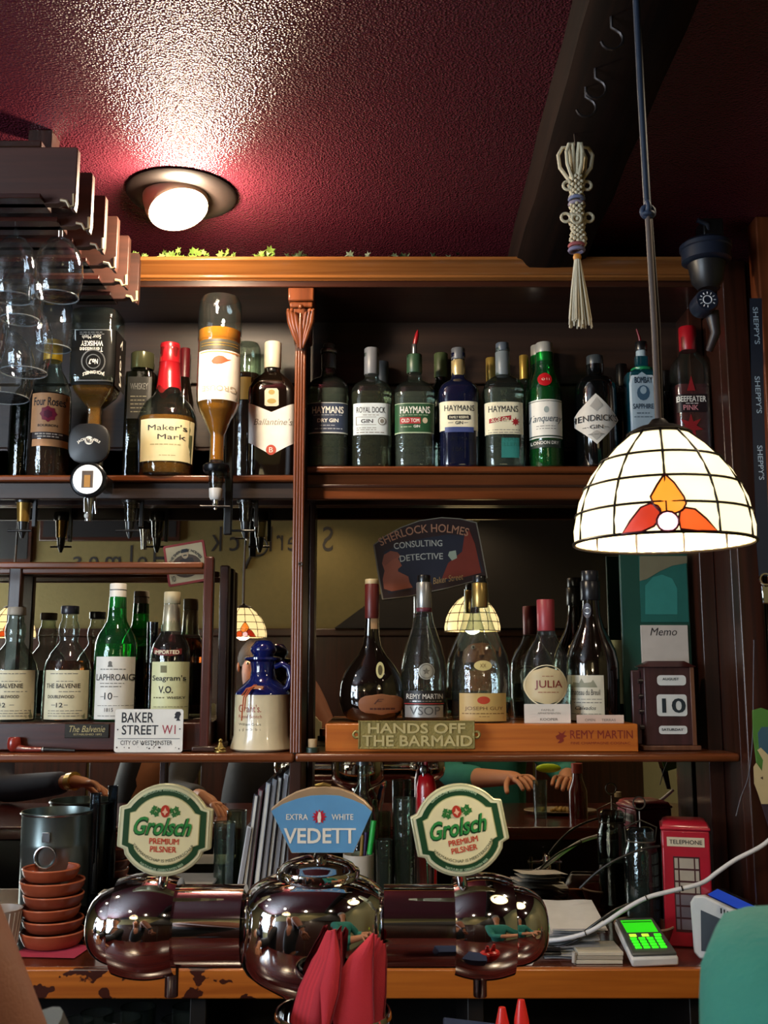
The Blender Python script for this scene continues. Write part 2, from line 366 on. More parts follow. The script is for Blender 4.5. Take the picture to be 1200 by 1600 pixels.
# shelves
def shelf(x0, x1, ztop, th, yf, m, fascia):
    bx('shelf', m, bb, x0, x1, yf, 2.262, ztop-th, ztop, .004, seg=3)
    bx('shelf_fascia', BLK if fascia > .03 else m, bb, x0, x1, yf+.012, yf+.03, ztop-th-fascia, ztop-th, .002)
XP0, XP1 = PX(457, 800, 2.06), PX(475, 800, 2.06)
shelf(-1.6, XP0, ZU_L, .014, YS, MW, PZ(742, YS)-PZ(778, YS)-.014)
shelf(XP1, XR, ZU_R, .014, YS, MW, 0)
bx('shelf_fascia', MW, bb, XP1, XR, YS+.02, YS+.035, PZ(780, YS+.02), PZ(741, YS+.02), .002)
bx('shelf_fascia', DW, bb, XP1, XR, YS+.014, YS+.021, PZ(762, YS+.02), PZ(758, YS+.02), .001)
bx('shelf', MW, bb, -1.6, XP0+.01, 2.055, 2.262, ZM-.018, ZM, .006, seg=3)
bx('shelf', MW, bb, XP0+.0105, XR, 2.06, 2.262, ZM-.017, ZM-.0005, .006, seg=3)
# post (reeded) with carved capital
pz1, pz0 = PZ(545, 2.05), PZ(1500, 2.05)
bx('post', DWZ, bb, XP0, XP1, 2.068, 2.2, pz0, zc0, .002)
for k in range(4):
    xx = XP0+.0035+k*(XP1-XP0-.007)/3
    MB().tube([(xx, 2.067, ZM+.001), (xx, 2.067, pz1)], .0034, 8).build('reed', MWZ, bb)
cz1, cz0 = PZ(452, 2.05), PZ(545, 2.05); xc = (XP0+XP1)/2+.002; CH = cz1-cz0
cap = bx('capital', MWZ, bb, xc-.019, xc+.019, 2.05, 2.12, cz0+.2*CH, cz1, .004)
cb = MB(); cb.box(xc-.027, xc+.027, 2.035, 2.13, cz1-.03, cz1); cb.box(xc-.024, xc+.024, 2.042, 2.13, cz1-.042, cz1-.03)
cb.build('abacus', MWZ, cap, bev=.003)
for s in (-1, 1):                                      # acanthus leaves and volutes
    for j, (ox, w) in enumerate(((.0215, .0062), (.0145, .0058), (.007, .005))):
        pts = [(xc+s*(.003+j*.001), 2.05, cz0+.02*CH), (xc+s*ox*.6, 2.044, cz0+.22*CH), (xc+s*ox, 2.04, cz0+.42*CH-j*.004), (xc+s*(ox+.003), 2.034, cz0+.57*CH-j*.004), (xc+s*(ox+.005), 2.027, cz0+.60*CH-j*.003)]
        MB().tube(pts, [w*.5, w, w*1.15, w, w*.4], 8).build('acanthus_leaf', MWZ, cap)
    MB().ball((xc+s*.019, 2.036, cz0+.60*CH), .0052).build('volute', MWZ, cap)
MB().ball((xc, 2.034, cz0+.66*CH), .0055).build('volute', MWZ, cap)
MB().tube([(xc, 2.05, cz0), (xc, 2.04, cz0+.3*CH), (xc, 2.035, cz0+.55*CH)], [.004, .006, .003]).build('acanthus_leaf', MWZ, cap)
# mirrors
m, N, L, b = mat('old_mirror'); MIR = m
tc = N.new('ShaderNodeTexCoord'); nz = N.new('ShaderNodeTexNoise'); nz.inputs['Scale'].default_value = 6; nz.inputs['Detail'].default_value = 5; L.new(tc.outputs['Object'], nz.inputs['Vector'])
rp = N.new('ShaderNodeMapRange'); rp.inputs[3].default_value = .0; rp.inputs[4].default_value = .02; L.new(nz.outputs[0], rp.inputs[0]); L.new(rp.outputs[0], b.inputs['Roughness'])
b.inputs['Base Color'].default_value = (.60, .54, .44, 1); b.inputs['Metallic'].default_value = 1
zmt = PZ(781, 2.2)
bx('mirror_pane', MIR, bb, -1.6, XP0, YM, YM+.006, ZM, zmt, 0)
bx('mirror_pane', MIR, bb, XP1, XR, YM, YM+.006, ZM, zmt, 0)
ZC = PZ(1513, 1.93)
bx('mirror_pane', MIR, bb, -1.6, XP0, YM, YM+.006, ZC, ZM-.02, 0)
bx('mirror_pane', MIR, bb, XP1, XR, YM, YM+.006, ZC, ZM-.02, 0)
bx('mirror_stile', DWZ, bb, XP1, PX(491, 1000, 2.24), 2.235, 2.268, ZC, zmt, .002)
bx('mirror_stile', DWZ, bb, PX(250, 1200, 2.25), PX(258, 1200, 2.25), 2.25, 2.268, ZC, ZM-.02, .001)
bx('mirror_rail', DW, bb, -1.6, XR, 2.25, 2.268, zmt-.004, zb[1], .002)
# right side panel and stiles
bx('side_panel', DWZ, bb, XR, XR+.018, 2.06, 2.262, ZC, zc0-.03, .002)
bx('inner_stile', DWZ, bb, XR-.032, XR-.001, 2.16, 2.255, ZC, zc0, .002)
bx('side_stile', DWZ, bb, XR+.0005, XR+.05, 2.02, 2.06, ZC-.9, zc0+.05, .003)
bx('side_stile', DWZ, bb, XR+.054, XR+.16, 2.03, 2.07, ZC-.9, zc0+.05, .003)
# beading on mirror frames: small screw eye on the post
MB().torus((XP1-.006, 2.062, PZ(881, 2.06)), .0035, .0012, 'Y', 16, 6).build('screw_eye', STEEL, bb)
# door post at the far right
t = thing('wood_post', 'orange-brown timber post at the right edge of the picture', 'post', (.80, 1.95, 0))
bx('post_board', wood('5a2b14', '7c3f1f', .4, 'Z'), t, .742, .80, 1.93, 1.98, 0, CEIL, .003)
# worktop
wt_ = thing('worktop', 'long orange-brown wooden worktop with worn front edge below the mirrors', 'worktop', (0, 2.1, ZC-.05))
bx('board', wood('3a1a10', '5a2a17', .18, 'X', coat=.6), wt_, -1.6, .95, 1.942, YM, ZC-.045, ZC, .001)
zlo = PZ(1560, 1.93)
o = MB().box(-1.6, .95, 1.925, 1.942, zlo, ZC).build('front_edge', wood('9c5118', 'bb6a24', .35, 'X', worn='3c160c'), wt_, bev=.003)
# under-counter cabinet
uc = thing('under_counter_cabinet', 'black open glass cupboard under the worktop', 'cabinet', (0, 2.1, .1))
bx('cabinet_back', BLACKP, uc, -1.6, .95, 2.26, 2.28, .0, ZC-.05, 0)
zg = PZ(1610, 2.05)-.13
bx('cabinet_shelf', BLACKP, uc, -1.6, .95, 1.98, 2.259, zg-.02, zg, .002)
for x in (-.35, .15, .55): bx('cabinet_divider', M('17100d', .5), uc, x, x+.03, 1.96, 2.259, 0, ZC-.046, .002)
# front bar (below the frame, the mirror shows it)
fb = thing('bar_counter', 'customer side bar counter with red-brown top, seen in the mirror', 'bar counter', (0, 1.05, 0))
ZB = 1.12
bx('counter_top', wood('3a1110', '541a16', .2, 'X', coat=.6), fb, -2.2, 1.1, .78, 1.36, ZB-.04, ZB, .006)
bx('counter_front', BLACKP, fb, -2.2, 1.1, .92, 1.30, 0, ZB-.041, 0)
# ------------------------------------------------------------------ bottles
class Bottle:
    """a bottle given by its outline in the photograph: px left/right edge, top, and where it stands"""
    def __init__(s, name, label, cat, xl, xr, ytop, Y, zb, prof, n=2.0, kd=1.0, gm=None, cap=None, liquid=None, fill=.8, group=None, flip=False, seg=32, rz=0, H=None):
        s.Y = Y; xm = (xl+xr)/2; ymid = ytop + 120
        s.hw = (PX(xr, ymid, Y)-PX(xl, ymid, Y))/2; s.xc = PX(xm, ymid, Y)
        s.H = H or (PZ(ytop, Y)-zb); s.zb = zb; s.n = n; s.kd = kd
        s.prof = [(r*s.hw, h*s.H) for r, h in prof]; s.flip = flip
        s.t = thing(name, label, cat, (s.xc, Y, zb), 0, group)
        s.body = MB().lathe(s.tp(s.prof), seg=seg, n=n, kd=kd).build('glass_body', gm or glass_thin(), s.t, world=False)
        if liquid:
            lp = []
            for r, h in s.dense():
                if h <= fill*s.H and h > .012*s.H: lp.append((max(r-.0016, .002), h+.001))
            lp = [(lp[0][0]*.9, lp[0][1]-.001)]+lp+[(.001, lp[-1][1]+.0002)] if not flip else lp+[(.001, lp[-1][1]+.0002)]
            MB().lathe(s.tp(lp), seg=seg, n=n, kd=kd).build('liquid', liquid, s.t, world=False)
        if cap: 
            for (nm, m, r, h0, h1, *rest) in cap:
                R = r*s.hw; a, b_ = h0*s.H, h1*s.H; e = min(.0015, (b_-a)*.2)
                q = [(R*.96, a), (R, a+e), (R, b_-e), (R*.93, b_), (0, b_)] if not rest else [(x*s.hw, y*s.H) for x, y in rest[0]]
                MB().lathe(s.tp(q), seg=20).build(nm, m, s.t, world=False)
    def tp(s, p): return [(r, s.H-h) for r, h in reversed(p)] if s.flip else p
    def dense(s):
        out = []
        for (r0, h0), (r1, h1) in zip(s.prof, s.prof[1:]):
            for k in range(6): out.append((r0+(r1-r0)*k/6, h0+(h1-h0)*k/6))
        return out+[s.prof[-1]]
    def rad(s, z):
        h = s.H-z if s.flip else z
        for (r0, h0), (r1, h1) in zip(s.prof, s.prof[1:]):
            if h0 <= h <= h1 and h1 > h0: return r0+(r1-r0)*(h-h0)/(h1-h0)
        return s.prof[-1][0] if h > s.prof[-1][1] else s.prof[1][0]
    def wrap(s, x, z, off):
        """local x (as seen from the front) and z to a point on the glass"""
        hw = s.rad(z)+off; hd = hw*s.kd if s.kd == 1 else s.rad(z)*s.kd+off
        x = max(-.985*hw, min(.985*hw, x))
        y = hd*(1-(abs(x)/hw)**s.n)**(1/s.n)
        return (x, -y, z)
    def L(s, px, py):                                # pixel -> local x, z on the front of the glass
        Yf = s.Y-s.hw*s.kd*.8; x, z = P(px, py, Yf); return x-s.xc, z-s.zb
    def lab(s, m, x0, x1, y0, y1, shape=None, off=.0007, name='paper_label', label=None):
        """label bounded in pixels; shape(t)->(l,r) fraction of the width at height t (0 bottom..1 top)"""
        a, zt = s.L(x0, y0); b_, zb_ = s.L(x1, y1); nx, nz = 14, 10 if shape else 5
        mb = MB(); vs = []
        for j in range(nz+1):
            t = j/nz; l, r = shape(t) if shape else (0, 1)
            for i in range(nx+1): vs.append(s.wrap(a+(b_-a)*(l+(r-l)*i/nx), zb_+(zt-zb_)*t, off))
        mb.add(vs, [(j*(nx+1)+i, j*(nx+1)+i+1, (j+1)*(nx+1)+i+1, (j+1)*(nx+1)+i) for j in range(nz) for i in range(nx)])
        return mb.build(name, m, s.t, world=False, label=label)
    def txt(s, parent, m, items, off=.0012, name='lettering', rot180=False):
        mb = MB()
        for it in items:
            body, x0, x1, y0, y1 = it[:5]; a, zt = s.L(x0, y0); b_, zb_ = s.L(x1, y1)
            vs, fs = fit(body, a, b_, zb_, zt, *it[5:])
            if rot180: vs = [(a+b_-x, zb_+zt-z) for x, z in vs]
            mb.add([s.wrap(x, z, off) for x, z in vs], fs, False)
        return mb.build(name, m, parent, world=False)
    def grid(s, parent, m, x0, x1, top, bot, off=.0008, name='paper_label'):
        mb = MB(); nx, nz = 20, 8; vs = []
        for j in range(nz+1):
            for i in range(nx+1):
                u = i/nx; y = bot(u)+(top(u)-bot(u))*j/nz; vs.append(s.wrap(*s.L(x0+(x1-x0)*u, y), off))
        return mb.add(vs, [(j*(nx+1)+i, j*(nx+1)+i+1, (j+1)*(nx+1)+i+1, (j+1)*(nx+1)+i) for j in range(nz) for i in range(nx)]).build(name, m, parent, world=False)
    def poly(s, parent, m, polys, off=.0011, name='print_mark'):
        mb = MB()
        for pts in polys:
            if max(p[0] for p in pts)-min(p[0] for p in pts) < 5: mb.add([s.wrap(*s.L(x, y), off) for x, y in pts], [tuple(range(len(pts)))], False); continue
            st = [[Vector((*pts[i], 0)) for i in t_] for t_ in tessellate_polygon([[Vector((*p, 0)) for p in pts]])]
            while st:
                a, b_, c = st.pop(); e = [abs(a.x-b_.x), abs(b_.x-c.x), abs(c.x-a.x)]; k = e.index(max(e))
                if e[k] > 4:
                    a, b_, c = ((a, b_, c), (b_, c, a), (c, a, b_))[k]; m_ = (a+b_)/2; st += [[a, m_, c], [m_, b_, c]]
                else: mb.add([s.wrap(*s.L(v.x, v.y), off) for v in (a, b_, c)], [(0, 1, 2)], False)
        return mb.build(name, m, parent, world=False, kind='stuff' if len(polys) > 1 else None)
    def lines(s, parent, m, rows, off=.0010, name='fine_print'):   # rows (x0,x1,y,h): broken thin lines of tiny print
        random.seed(int(s.xc*1e4)); mb = MB()
        for x0, x1, y, h in rows:
            x = x0
            while x < x1-2:
                w = min(random.uniform(3, 8), x1-x); p = [s.wrap(*s.L(u, v), off) for u, v in ((x, y+h), (x+w, y+h), (x+w, y), (x, y))]
                mb.add(p, [(0, 1, 2, 3)], False); x += w+1.3
        return mb.build(name, m, parent, world=False, kind='stuff')
def star(cx, cy, r, n=12, q=.6): return [(cx+(r if k % 2 == 0 else r*q)*math.sin(PI*k/n), cy-(r if k % 2 == 0 else r*q)*math.cos(PI*k/n)) for k in range(2*n)]
def ell(cx, cy, rx, ry, n=24): return [(cx+rx*math.sin(2*PI*k/n), cy+ry*math.cos(2*PI*k/n)) for k in range(n)]
def circ_shape(t):
    w = math.sqrt(max(0, 1-(2*t-1)**2)); return (.5-w/2, .5+w/2)
AMB = glass('f0942c', 1.36, 0, .32); AMBD = glass('8f4418', 1.36, 0, .08); CLR = glass('dfe8e0', 1.36, 0, .08); CLRG = glass('c9d6c4', 1.36);  # bright diffuse amber carries the lit look of the liquid
THIN = glass_thin(); THING = glass_thin('e6f0e6', '66786c'); GRN = glass_thin('4fc274', '1c6a35', .02, .06); GRND = glass('1a9a48', 1.4, 0, .3)
DKG = M('0d0b0a', .08, coat=1, vary=0); DKN = M('120c08', .07, coat=1, vary=0)
# ---- upper right shelf: the gin bottles
HAY = [(0, 0), (.86, 0), (.93, .015), (.95, .04), (.97, .5), (1, .56), (1, .60), (.97, .645), (.85, .685), (.62, .715), (.40, .735), (.34, .76), (.32, .80), (.32, .925), (.36, .93), (.36, .955), (.33, .96), (.27, .96)]
YB = 2.148
def emboss(b, x0, x1, rows):
    b.txt(b.t, THING, [(s_, x0+a, x1-a, y, y+h) for s_, a, y, h in rows], off=.0016, name='embossed_lettering')
def hayman(xl, xr, ytop, label, lm, capl, liq=CLR, gm=THING, kd=.8):
    b = Bottle('gin_bottle', label, 'bottle', xl, xr, ytop, YB, ZU_R, HAY, n=3.2, kd=kd, gm=gm, cap=capl, liquid=liq, fill=.62)
    return b
CAPG = M('4c5560', .35); SLV = M('8c8f92', .28, .8)
b = hayman(480, 546, 538, 'clear square-shouldered gin bottle with navy blue label, first from the carved post', None, [('stopper', CAPG, .27, .955, 1.0), ('neck_foil', CAPG, .35, .80, .915), ('collar', SLV, .40, .925, .955)])
l = b.lab(M('2b3850', .5), 482, 543, 630, 678); b.poly(l, M('c8ccc9', .5), [[(482, 631), (543, 631), (543, 630), (482, 630)], [(482, 678), (543, 678), (543, 676), (482, 676)]])
b.txt(l, WHITE, [('HAYMANS', 488, 537, 636, 647, .02), ('DRY GIN', 496, 529, 655, 661, .03)]); b.lines(l, M('aab0b8', .6), [(490, 535, 649, 1), (500, 525, 665, 1.2), (492, 535, 670, 1.5)])
emboss(b, 488, 538, [('HAYMAN', 2, 684, 6), ('DISTILLERS', 0, 693, 6), ('1863', 10, 702, 8)])
b = hayman(548, 613, 545, 'clear gin bottle with pale blue-white label and bare grey neck, second from the carved post', None, [('neck_foil', M('6d6f74', .4), .36, .78, 1.0)], liq=glass('dcd8b4', 1.36))
l = b.lab(M('c9d3d6', .5), 552, 610, 631, 680)
b.txt(l, INK, [('ROYAL DOCK', 557, 602, 637, 646, .005), ('GIN', 564, 583, 656, 662, .02)]); b.lines(l, GREYINK, [(567, 592, 649, 1), (557, 588, 669, 1), (557, 588, 672, 1), (557, 602, 676, 1.4)])
b.poly(l, GREYINK, [ell(597, 659, 6.5, 6.5)]); b.poly(l, M('c9d3d6', .5), [ell(597, 659, 5, 5)], off=.0014); b.poly(l, GREYINK, [ell(597, 659, 3.2, 3.6)], off=.0017)
b.poly(l, GREYINK, [[(556, 652), (556, 665), (557, 665), (557, 652)], [(556, 665), (588, 665), (588, 664.3), (556, 664.3)], [(556, 653), (588, 653), (588, 652.3), (556, 652.3)]])
emboss(b, 555, 606, [('HAYMAN', 2, 685, 6), ('DISTILLERS', 0, 693, 6), ('1863', 10, 702, 8)])
b = hayman(615, 681, 547, 'clear gin bottle with dark green label and red pourer in its neck', None, [('neck_foil', M('2f4a35', .4), .37, .80, .955)])
l = b.lab(M('1e4a2a', .5), 617, 678, 631, 678); b.poly(l, M('a8b89a', .5), [[(617, 632), (678, 632), (678, 631), (617, 631)], [(617, 678), (678, 678), (678, 676), (617, 676)]])
b.txt(l, WHITE, [('HAYMANS', 625, 672, 636, 647, .02), ('OLD TOM', 627, 655, 655, 661, .02), ('GIN', 646, 656, 665, 669, .02)]); b.lines(l, M('9ab08e', .6), [(626, 644, 667, 1.5), (624, 670, 649, 1)])
b.poly(l, REDINK, [[(625, 663), (657, 663), (657, 653), (625, 653)]], off=.0009); b.poly(l, M('c8b89a', .6), [ell(664, 658, 4, 4.5)])
emboss(b, 622, 674, [('HAYMAN', 2, 684, 6), ('DISTILLERS', 0, 693, 6), ('1863', 10, 702, 8)])
po = MB().lathe([(.0028*2, -.012), (.0055, .004), (.0055, .012), (.004, .014), (.0, .014)], (0, 0, b.H)).build('pourer', SLV, b.t, world=False)
MB().tube([(0, 0, b.H+.010), (.003, -.002, b.H+.020), (.006, -.004, b.H+.034), (.0075, -.005, b.H+.044)], [.004, .0055, .0045, .001], 8).build('pourer_spout', M('8e0f18', .3), b.t, world=False)
b = hayman(685, 749, 545, 'dark navy gin bottle with cream label and gold neck foil', None, [('neck_foil', M('c9b27c', .3, .5), .34, .77, .90), ('stopper', M('5a5c60', .35), .34, .905, 1.0)], liq=None, gm=M('10142c', .07, coat=1, vary=0))
l = b.lab(CREAM, 685, 747, 628, 673); l2 = b.lab(M('3f4d84', .5), 695, 740, 668, 676, off=.001, name='tax_strip')
b.txt(l, INK, [('HAYMANS', 694, 741, 634, 643, .005), ('GIN', 711, 723, 659, 664, .02)]); b.poly(l, INK, [[(699, 656), (702, 657), (732, 657), (735, 656), (735, 650), (732, 649), (702, 649), (699, 650)]])
b.txt(l, CREAM, [('FAMILY RESERVE', 702, 732, 651, 655, .02)], off=.0016); b.lines(l, GREYINK, [(700, 709, 661, 1), (725, 734, 661, 1)])
emboss(b, 695, 740, [('HAYMAN', 2, 683, 6), ('1863', 12, 699, 7)])
b = hayman(755, 819, 537, 'clear gin bottle with cream label and slanting red band, beside the silver-capped pair', None, [('neck_foil', M('6d767a', .4), .36, .74, .93), ('stopper', M('4c5560', .35), .33, .935, 1.0)])
l = b.lab(CREAM, 755, 818, 629, 679)
b.txt(l, INK, [('HAYMANS', 763, 809, 635, 645, .005)]); b.poly(l, REDINK, [[(764, 662), (798, 657), (798, 650), (764, 655)], star(805, 660, 7, 8, .5)])
b.txt(l, CREAM, [('SLOE GIN', 767, 795, 653, 660, .02, .2)], off=.0016); b.lines(l, GREYINK, [(763, 812, 672, 1), (763, 812, 676, 1.2)])
emboss(b, 764, 812, [('HAYMAN', 2, 684, 6), ('DISTILLERS', 0, 692, 6)])
b.grid(b.t, M('2d7f78', .5), 783, 811, lambda u: 685, lambda u: 716, off=.0012, name='lower_sticker')
TQ = [(0, 0), (.9, 0), (1, .02), (1, .54), (.97, .60), (.88, .66), (.72, .72), (.60, .765), (.55, .80), (.55, .9), (.5, .92)]
for k, (xl, xr, yt, Y) in enumerate([(820, 866, 541, 2.215), (826, 880, 537, YB)]):
    b = Bottle('gin_bottle', ['green gin bottle half hidden behind the one with the red seal', 'green gin bottle with white script label, red seal and silver cap'][k], 'bottle', xl, xr, yt, Y, ZU_R, TQ, gm=GRN, cap=[('screw_cap', M('c4c2ba', .3, .5), .50, .85, 1.0)], liquid=GRND, fill=.62)
l = b.lab(WHITE, 825, 880, 625, 685); b.poly(l, M('14331f', .5), [[(825, 628), (880, 628), (880, 627), (825, 627)], [(825, 683), (880, 683), (880, 681), (825, 681)]])
b.txt(l, M('3b4a55', .6), [('Tanqueray', 828, 879, 649, 663, .0, .35)]); b.lines(l, GREYINK, [(838, 868, 666, 1), (838, 868, 670, 1)]); b.poly(l, M('9aa5a0', .6), [ell(853, 641, 4, 5)])
l = b.lab(M('1b2a22', .5), 829, 876, 688, 700, name='lower_label'); b.txt(l, WHITE, [('LONDON DRY', 831, 873, 690, 695, .01)])
sl = b.poly(b.t, M('b3151e', .35), [ell(851, 593, 11, 11)], off=.003, name='red_seal'); b.txt(sl, M('e8d8c0', .6), [('O I I', 846, 858, 591, 595, .01)], off=.004)
HK = [(0, 0), (.9, 0), (1, .02), (1, .67), (.96, .73), (.8, .79), (.5, .81), (.42, .83), (.42, .9), (.42, .92)]
b = Bottle('gin_bottle', 'black apothecary gin bottle with pale diamond label, left of the hanging lamp', 'bottle', 900, 966, 557, YB, ZU_R, HK, gm=M('07090a', .08, coat=1, vary=0), cap=[('stopper', M('3a3f42', .3), .40, .905, 1.0)])
l = b.lab(M('cfcbc2', .5), 892, 968, 617, 696, shape=lambda t: (.5-.5*(1-abs(2*t-1)**1.15), .5+.5*(1-abs(2*t-1)**1.15)), off=.0055)
b.txt(l, INK, [("HENDRICK'S", 895, 964, 650, 660, .005), ('GIN', 920, 940, 666, 672, .0)], off=.007)
b.lines(l, GREYINK, [(910, 918, 669, 1), (942, 950, 669, 1), (918, 942, 680, 1)], off=.007)
b.poly(l, M('a6a29a', .6), [[(930, 623), (940, 636), (930, 645), (920, 636)], [(930, 690), (940, 680), (930, 674), (920, 680)]], off=.0062)
BS = [(0, 0), (.95, 0), (1, .02), (.98, .70), (.94, .74), (.6, .77), (.42, .79), (.38, .82), (.38, .88)]
b = Bottle('gin_bottle', 'blue-green square gin bottle with arched label and pourer, behind the lamp cord', 'bottle', 978, 1034, 535, YB, ZU_R, BS, n=5, kd=.8, gm=M('0e3a44', .07, coat=1, vary=0), cap=[('neck_band', M('147a4a', .3), .62, .765, .79), ('neck_label', M('9fb0b8', .4), .30, .84, .93), ('pourer', BLACKP, .34, .93, 1.0)])
MB().tube([(0, 0, b.H-.006), (-.004, -.004, b.H+.012), (-.010, -.008, b.H+.028)], [.004, .003, .002], 8).build('pourer_spout', M('6e1218', .3), b.t, world=False)
ar = lambda t: (0, 1) if t < .8 else (.5-.5*math.sqrt(max(0, 1-((t-.8)/.2)**2)), .5+.5*math.sqrt(max(0, 1-((t-.8)/.2)**2)))
l = b.lab(M('b4c2cb', .5), 982, 1026, 577, 690, shape=ar); b.lab(M('93a7b5', .5), 985, 1023, 582, 688, shape=ar, off=.001)
b.txt(l, M('1d3040', .5), [('BOMBAY', 990, 1018, 590, 600, .02), ('SAPPHIRE', 988, 1020, 632, 640, .01)], off=.0016); b.poly(l, M('35536b', .5), [ell(1004, 615, 10, 12, 12)], off=.0014)
b.poly(l, M('8fa6b5', .5), [ell(1004, 611, 5, 6)], off=.0018); b.lines(l, M('1d3040', .5), [(994, 1014, 646, 1.2), (990, 1018, 652, 1)], off=.0016)
BF = [(0, 0), (.92, 0), (1, .02), (1, .68), (.96, .73), (.8, .77), (.52, .80), (.45, .83), (.45, .92)]
b = Bottle('gin_bottle', 'square pink gin bottle with red cap, rightmost on the upper shelf', 'bottle', 1052, 1106, 512, YB, ZU_R, BF, n=6, kd=.9, gm=THING, cap=[('screw_cap', M('a1121d', .35), .50, .83, 1.0)], liquid=glass('c8606a', 1.36, 0, .25), fill=.62)
l = b.lab(M('1c0e12', .5), 1054, 1103, 617, 645); b.txt(l, WHITE, [('BEEFEATER', 1057, 1102, 620, 629, .02)]); b.txt(l, M('d08a90', .5), [('PINK', 1066, 1090, 634, 642, .02)])
b.lines(l, WHITE, [(1070, 1090, 631, 1)]); b.poly(b.t, M('8f1c22', .5), [star(1078, 668, 20, 7, .45), [(1072, 612), (1078, 588), (1085, 612)]], off=.001, name='red_figure')
b = Bottle('gift_box_glass', 'clear slanted glass slab standing behind the pink gin bottle', 'glass slab', 1096, 1116, 560, 2.20, ZU_R, [(0, 0), (1, 0), (1, 1), (.8, 1)], n=6, kd=.4, gm=THING)
# bottles behind, seen between the front row
for (xl, xr, yt, lb, gm, cm, cr) in [(582, 612, 566, 'clear bottle standing behind the pale blue-white label bottle', THING, M('3a4148', .4), .7), (668, 712, 553, 'bottle with olive green cap standing behind the green-label gin', glass_thin('56683a', '20280f'), M('3d4a2a', .5), .5), (748, 790, 560, 'bottle with gold neck foil behind the navy gin bottle', THING, M('b0954a', .3, .5), .4), (800, 842, 556, 'gold-necked bottle behind the green gin bottles', THING, M('a98b3e', .35, .5), .35), (955, 995, 570, 'dark bottle behind the gap right of the diamond label', DKG, BLACKP, .45), (1030, 1060, 580, 'dark bottle behind the lamp cord, left of the pink gin', DKG, BLACKP, .5)]:
    b = Bottle('spirit_bottle', lb, 'bottle', xl, xr, yt, 2.222, ZU_R, [(0, 0), (.92, 0), (1, .02), (1, .62), (.8, .70), (.45, .76), (cr*.9, .80), (cr*.9, .88)], gm=gm, cap=[('cap', cm, cr, .80, 1.0)], seg=20)
# ---- upper left shelf
YL = 2.148
b = Bottle('bourbon_bottle', 'bourbon bottle with orange label and red rose, behind the hanging wine glasses', 'bottle', 46, 110, 533, YL, ZU_L, [(0, 0), (.92, 0), (1, .02), (1, .55), (.95, .63), (.72, .72), (.48, .78), (.42, .82), (.42, .92)], gm=THING, cap=[('screw_cap', M('d8a326', .35, .3), .45, .85, 1.0)], liquid=AMBD, fill=.6)
l = b.lab(M('c08a5c', .5), 51, 104, 615, 676); b.txt(l, INK, [('Four Roses', 55, 100, 622, 635, .01), ('BOURBON', 61, 90, 664, 668, .01)]); b.poly(l, M('7c1530', .5), [star(77, 648, 13, 8, .82)]); b.poly(l, M('56102a', .5), [star(77, 648, 7, 6, .8)], off=.0015)
l = b.lab(M('2a1a18', .5), 51, 104, 676, 686, name='dark_band'); b.lines(l, M('c0b0a0', .5), [(56, 98, 678, 2), (60, 94, 682, 2)]); b.lab(M('c08a5c', .5), 51, 104, 687, 698, name='lower_label')
b = Bottle('green_bottle', 'dark green bottle at the far left of the upper shelf', 'bottle', 14, 60, 560, 2.21, ZU_L, [(0, 0), (.92, 0), (1, .02), (1, .6), (.8, .70), (.4, .78), (.36, .92)], gm=glass_thin('2f5a30', '0a1c0b'), cap=[('cap', BLACKP, .4, .88, 1.0)], seg=20)
b = Bottle('whiskey_bottle', 'square clear whiskey bottle with black label standing right of the inverted square one', 'bottle', 196, 242, 553, 2.17, ZU_L, [(0, 0), (.95, 0), (1, .015), (1, .80), (.97, .83), (.62, .85), (.60, .86), (.60, .88)], n=6, kd=1, gm=glass_thin('8f9070', '3b3c26'), cap=[('cap', M('55563c', .2, .4), .80, .87, 1.0)])
l = b.lab(M('14130f', .5), 201, 236, 590, 655); b.txt(l, SILVER, [('WHISKEY', 205, 232, 600, 610, .0)]); b.lines(l, M('87836f', .6), [(205, 230, y, 1.2) for y in (620, 626, 632, 638, 644)])
# maker's: short square bottle with red wax
b = Bottle('bourbon_bottle', 'squat bourbon bottle with dripping red wax neck and cream label', 'bottle', 218, 307, 536, YL, ZU_L, [(0, 0), (.88, 0), (.93, .02), (1, .40), (.98, .46), (.80, .535), (.55, .59), (.42, .64), (.36, .72), (.33, .80), (.33, .97)], n=2.6, gm=THING, liquid=AMB, fill=.42)
wx = MB(); seg = 24; vs = []
hz = [.62, .70, .76, .84, .845, .855, .95, .96, .99, 1.0]; rr = [.43, .40, .375, .35, .37, .345, .33, .345, .32, .0]
random.seed(4)
for j, (h, r) in enumerate(zip(hz, rr)):
    for k in range(seg):
        a = 2*PI*k/seg; d = 0
        if j == 0: d = -.045*max(0, math.sin(3*a+1.1))+.03
        vs.append(((r*b.hw+.001)*math.cos(a), (r*b.hw+.001)*math.sin(a), (h+d)*b.H))
wx.add(vs, [(j*seg+k, j*seg+(k+1) % seg, (j+1)*seg+(k+1) % seg, (j+1)*seg+k) for j in range(9) for k in range(seg)]); wx.build('red_wax', M('b01a24', .3, coat=.4), b.t, world=False)
l = b.lab(M('e6d9ac', .5), 220, 303, 656, 721); b.txt(l, INK, [("Maker's", 233, 292, 665, 674, .0), ('Mark', 248, 290, 680, 688, .0)]); b.lines(l, M('a99c6c', .6), [(236, 286, 695, 1.4), (250, 275, 712, 1)])
b = Bottle('whisky_bottle', 'amber whisky bottle with yellow label between the inverted round bottle and the black one', 'bottle', 362, 406, 538, 2.20, ZU_L, [(0, 0), (.92, 0), (1, .02), (1, .92), (.95, .97), (.8, 1.0), (0, 1.0)], gm=THING, liquid=AMBD, fill=.86)
b.lab(M('c08b35', .5), 372, 392, 590, 625)
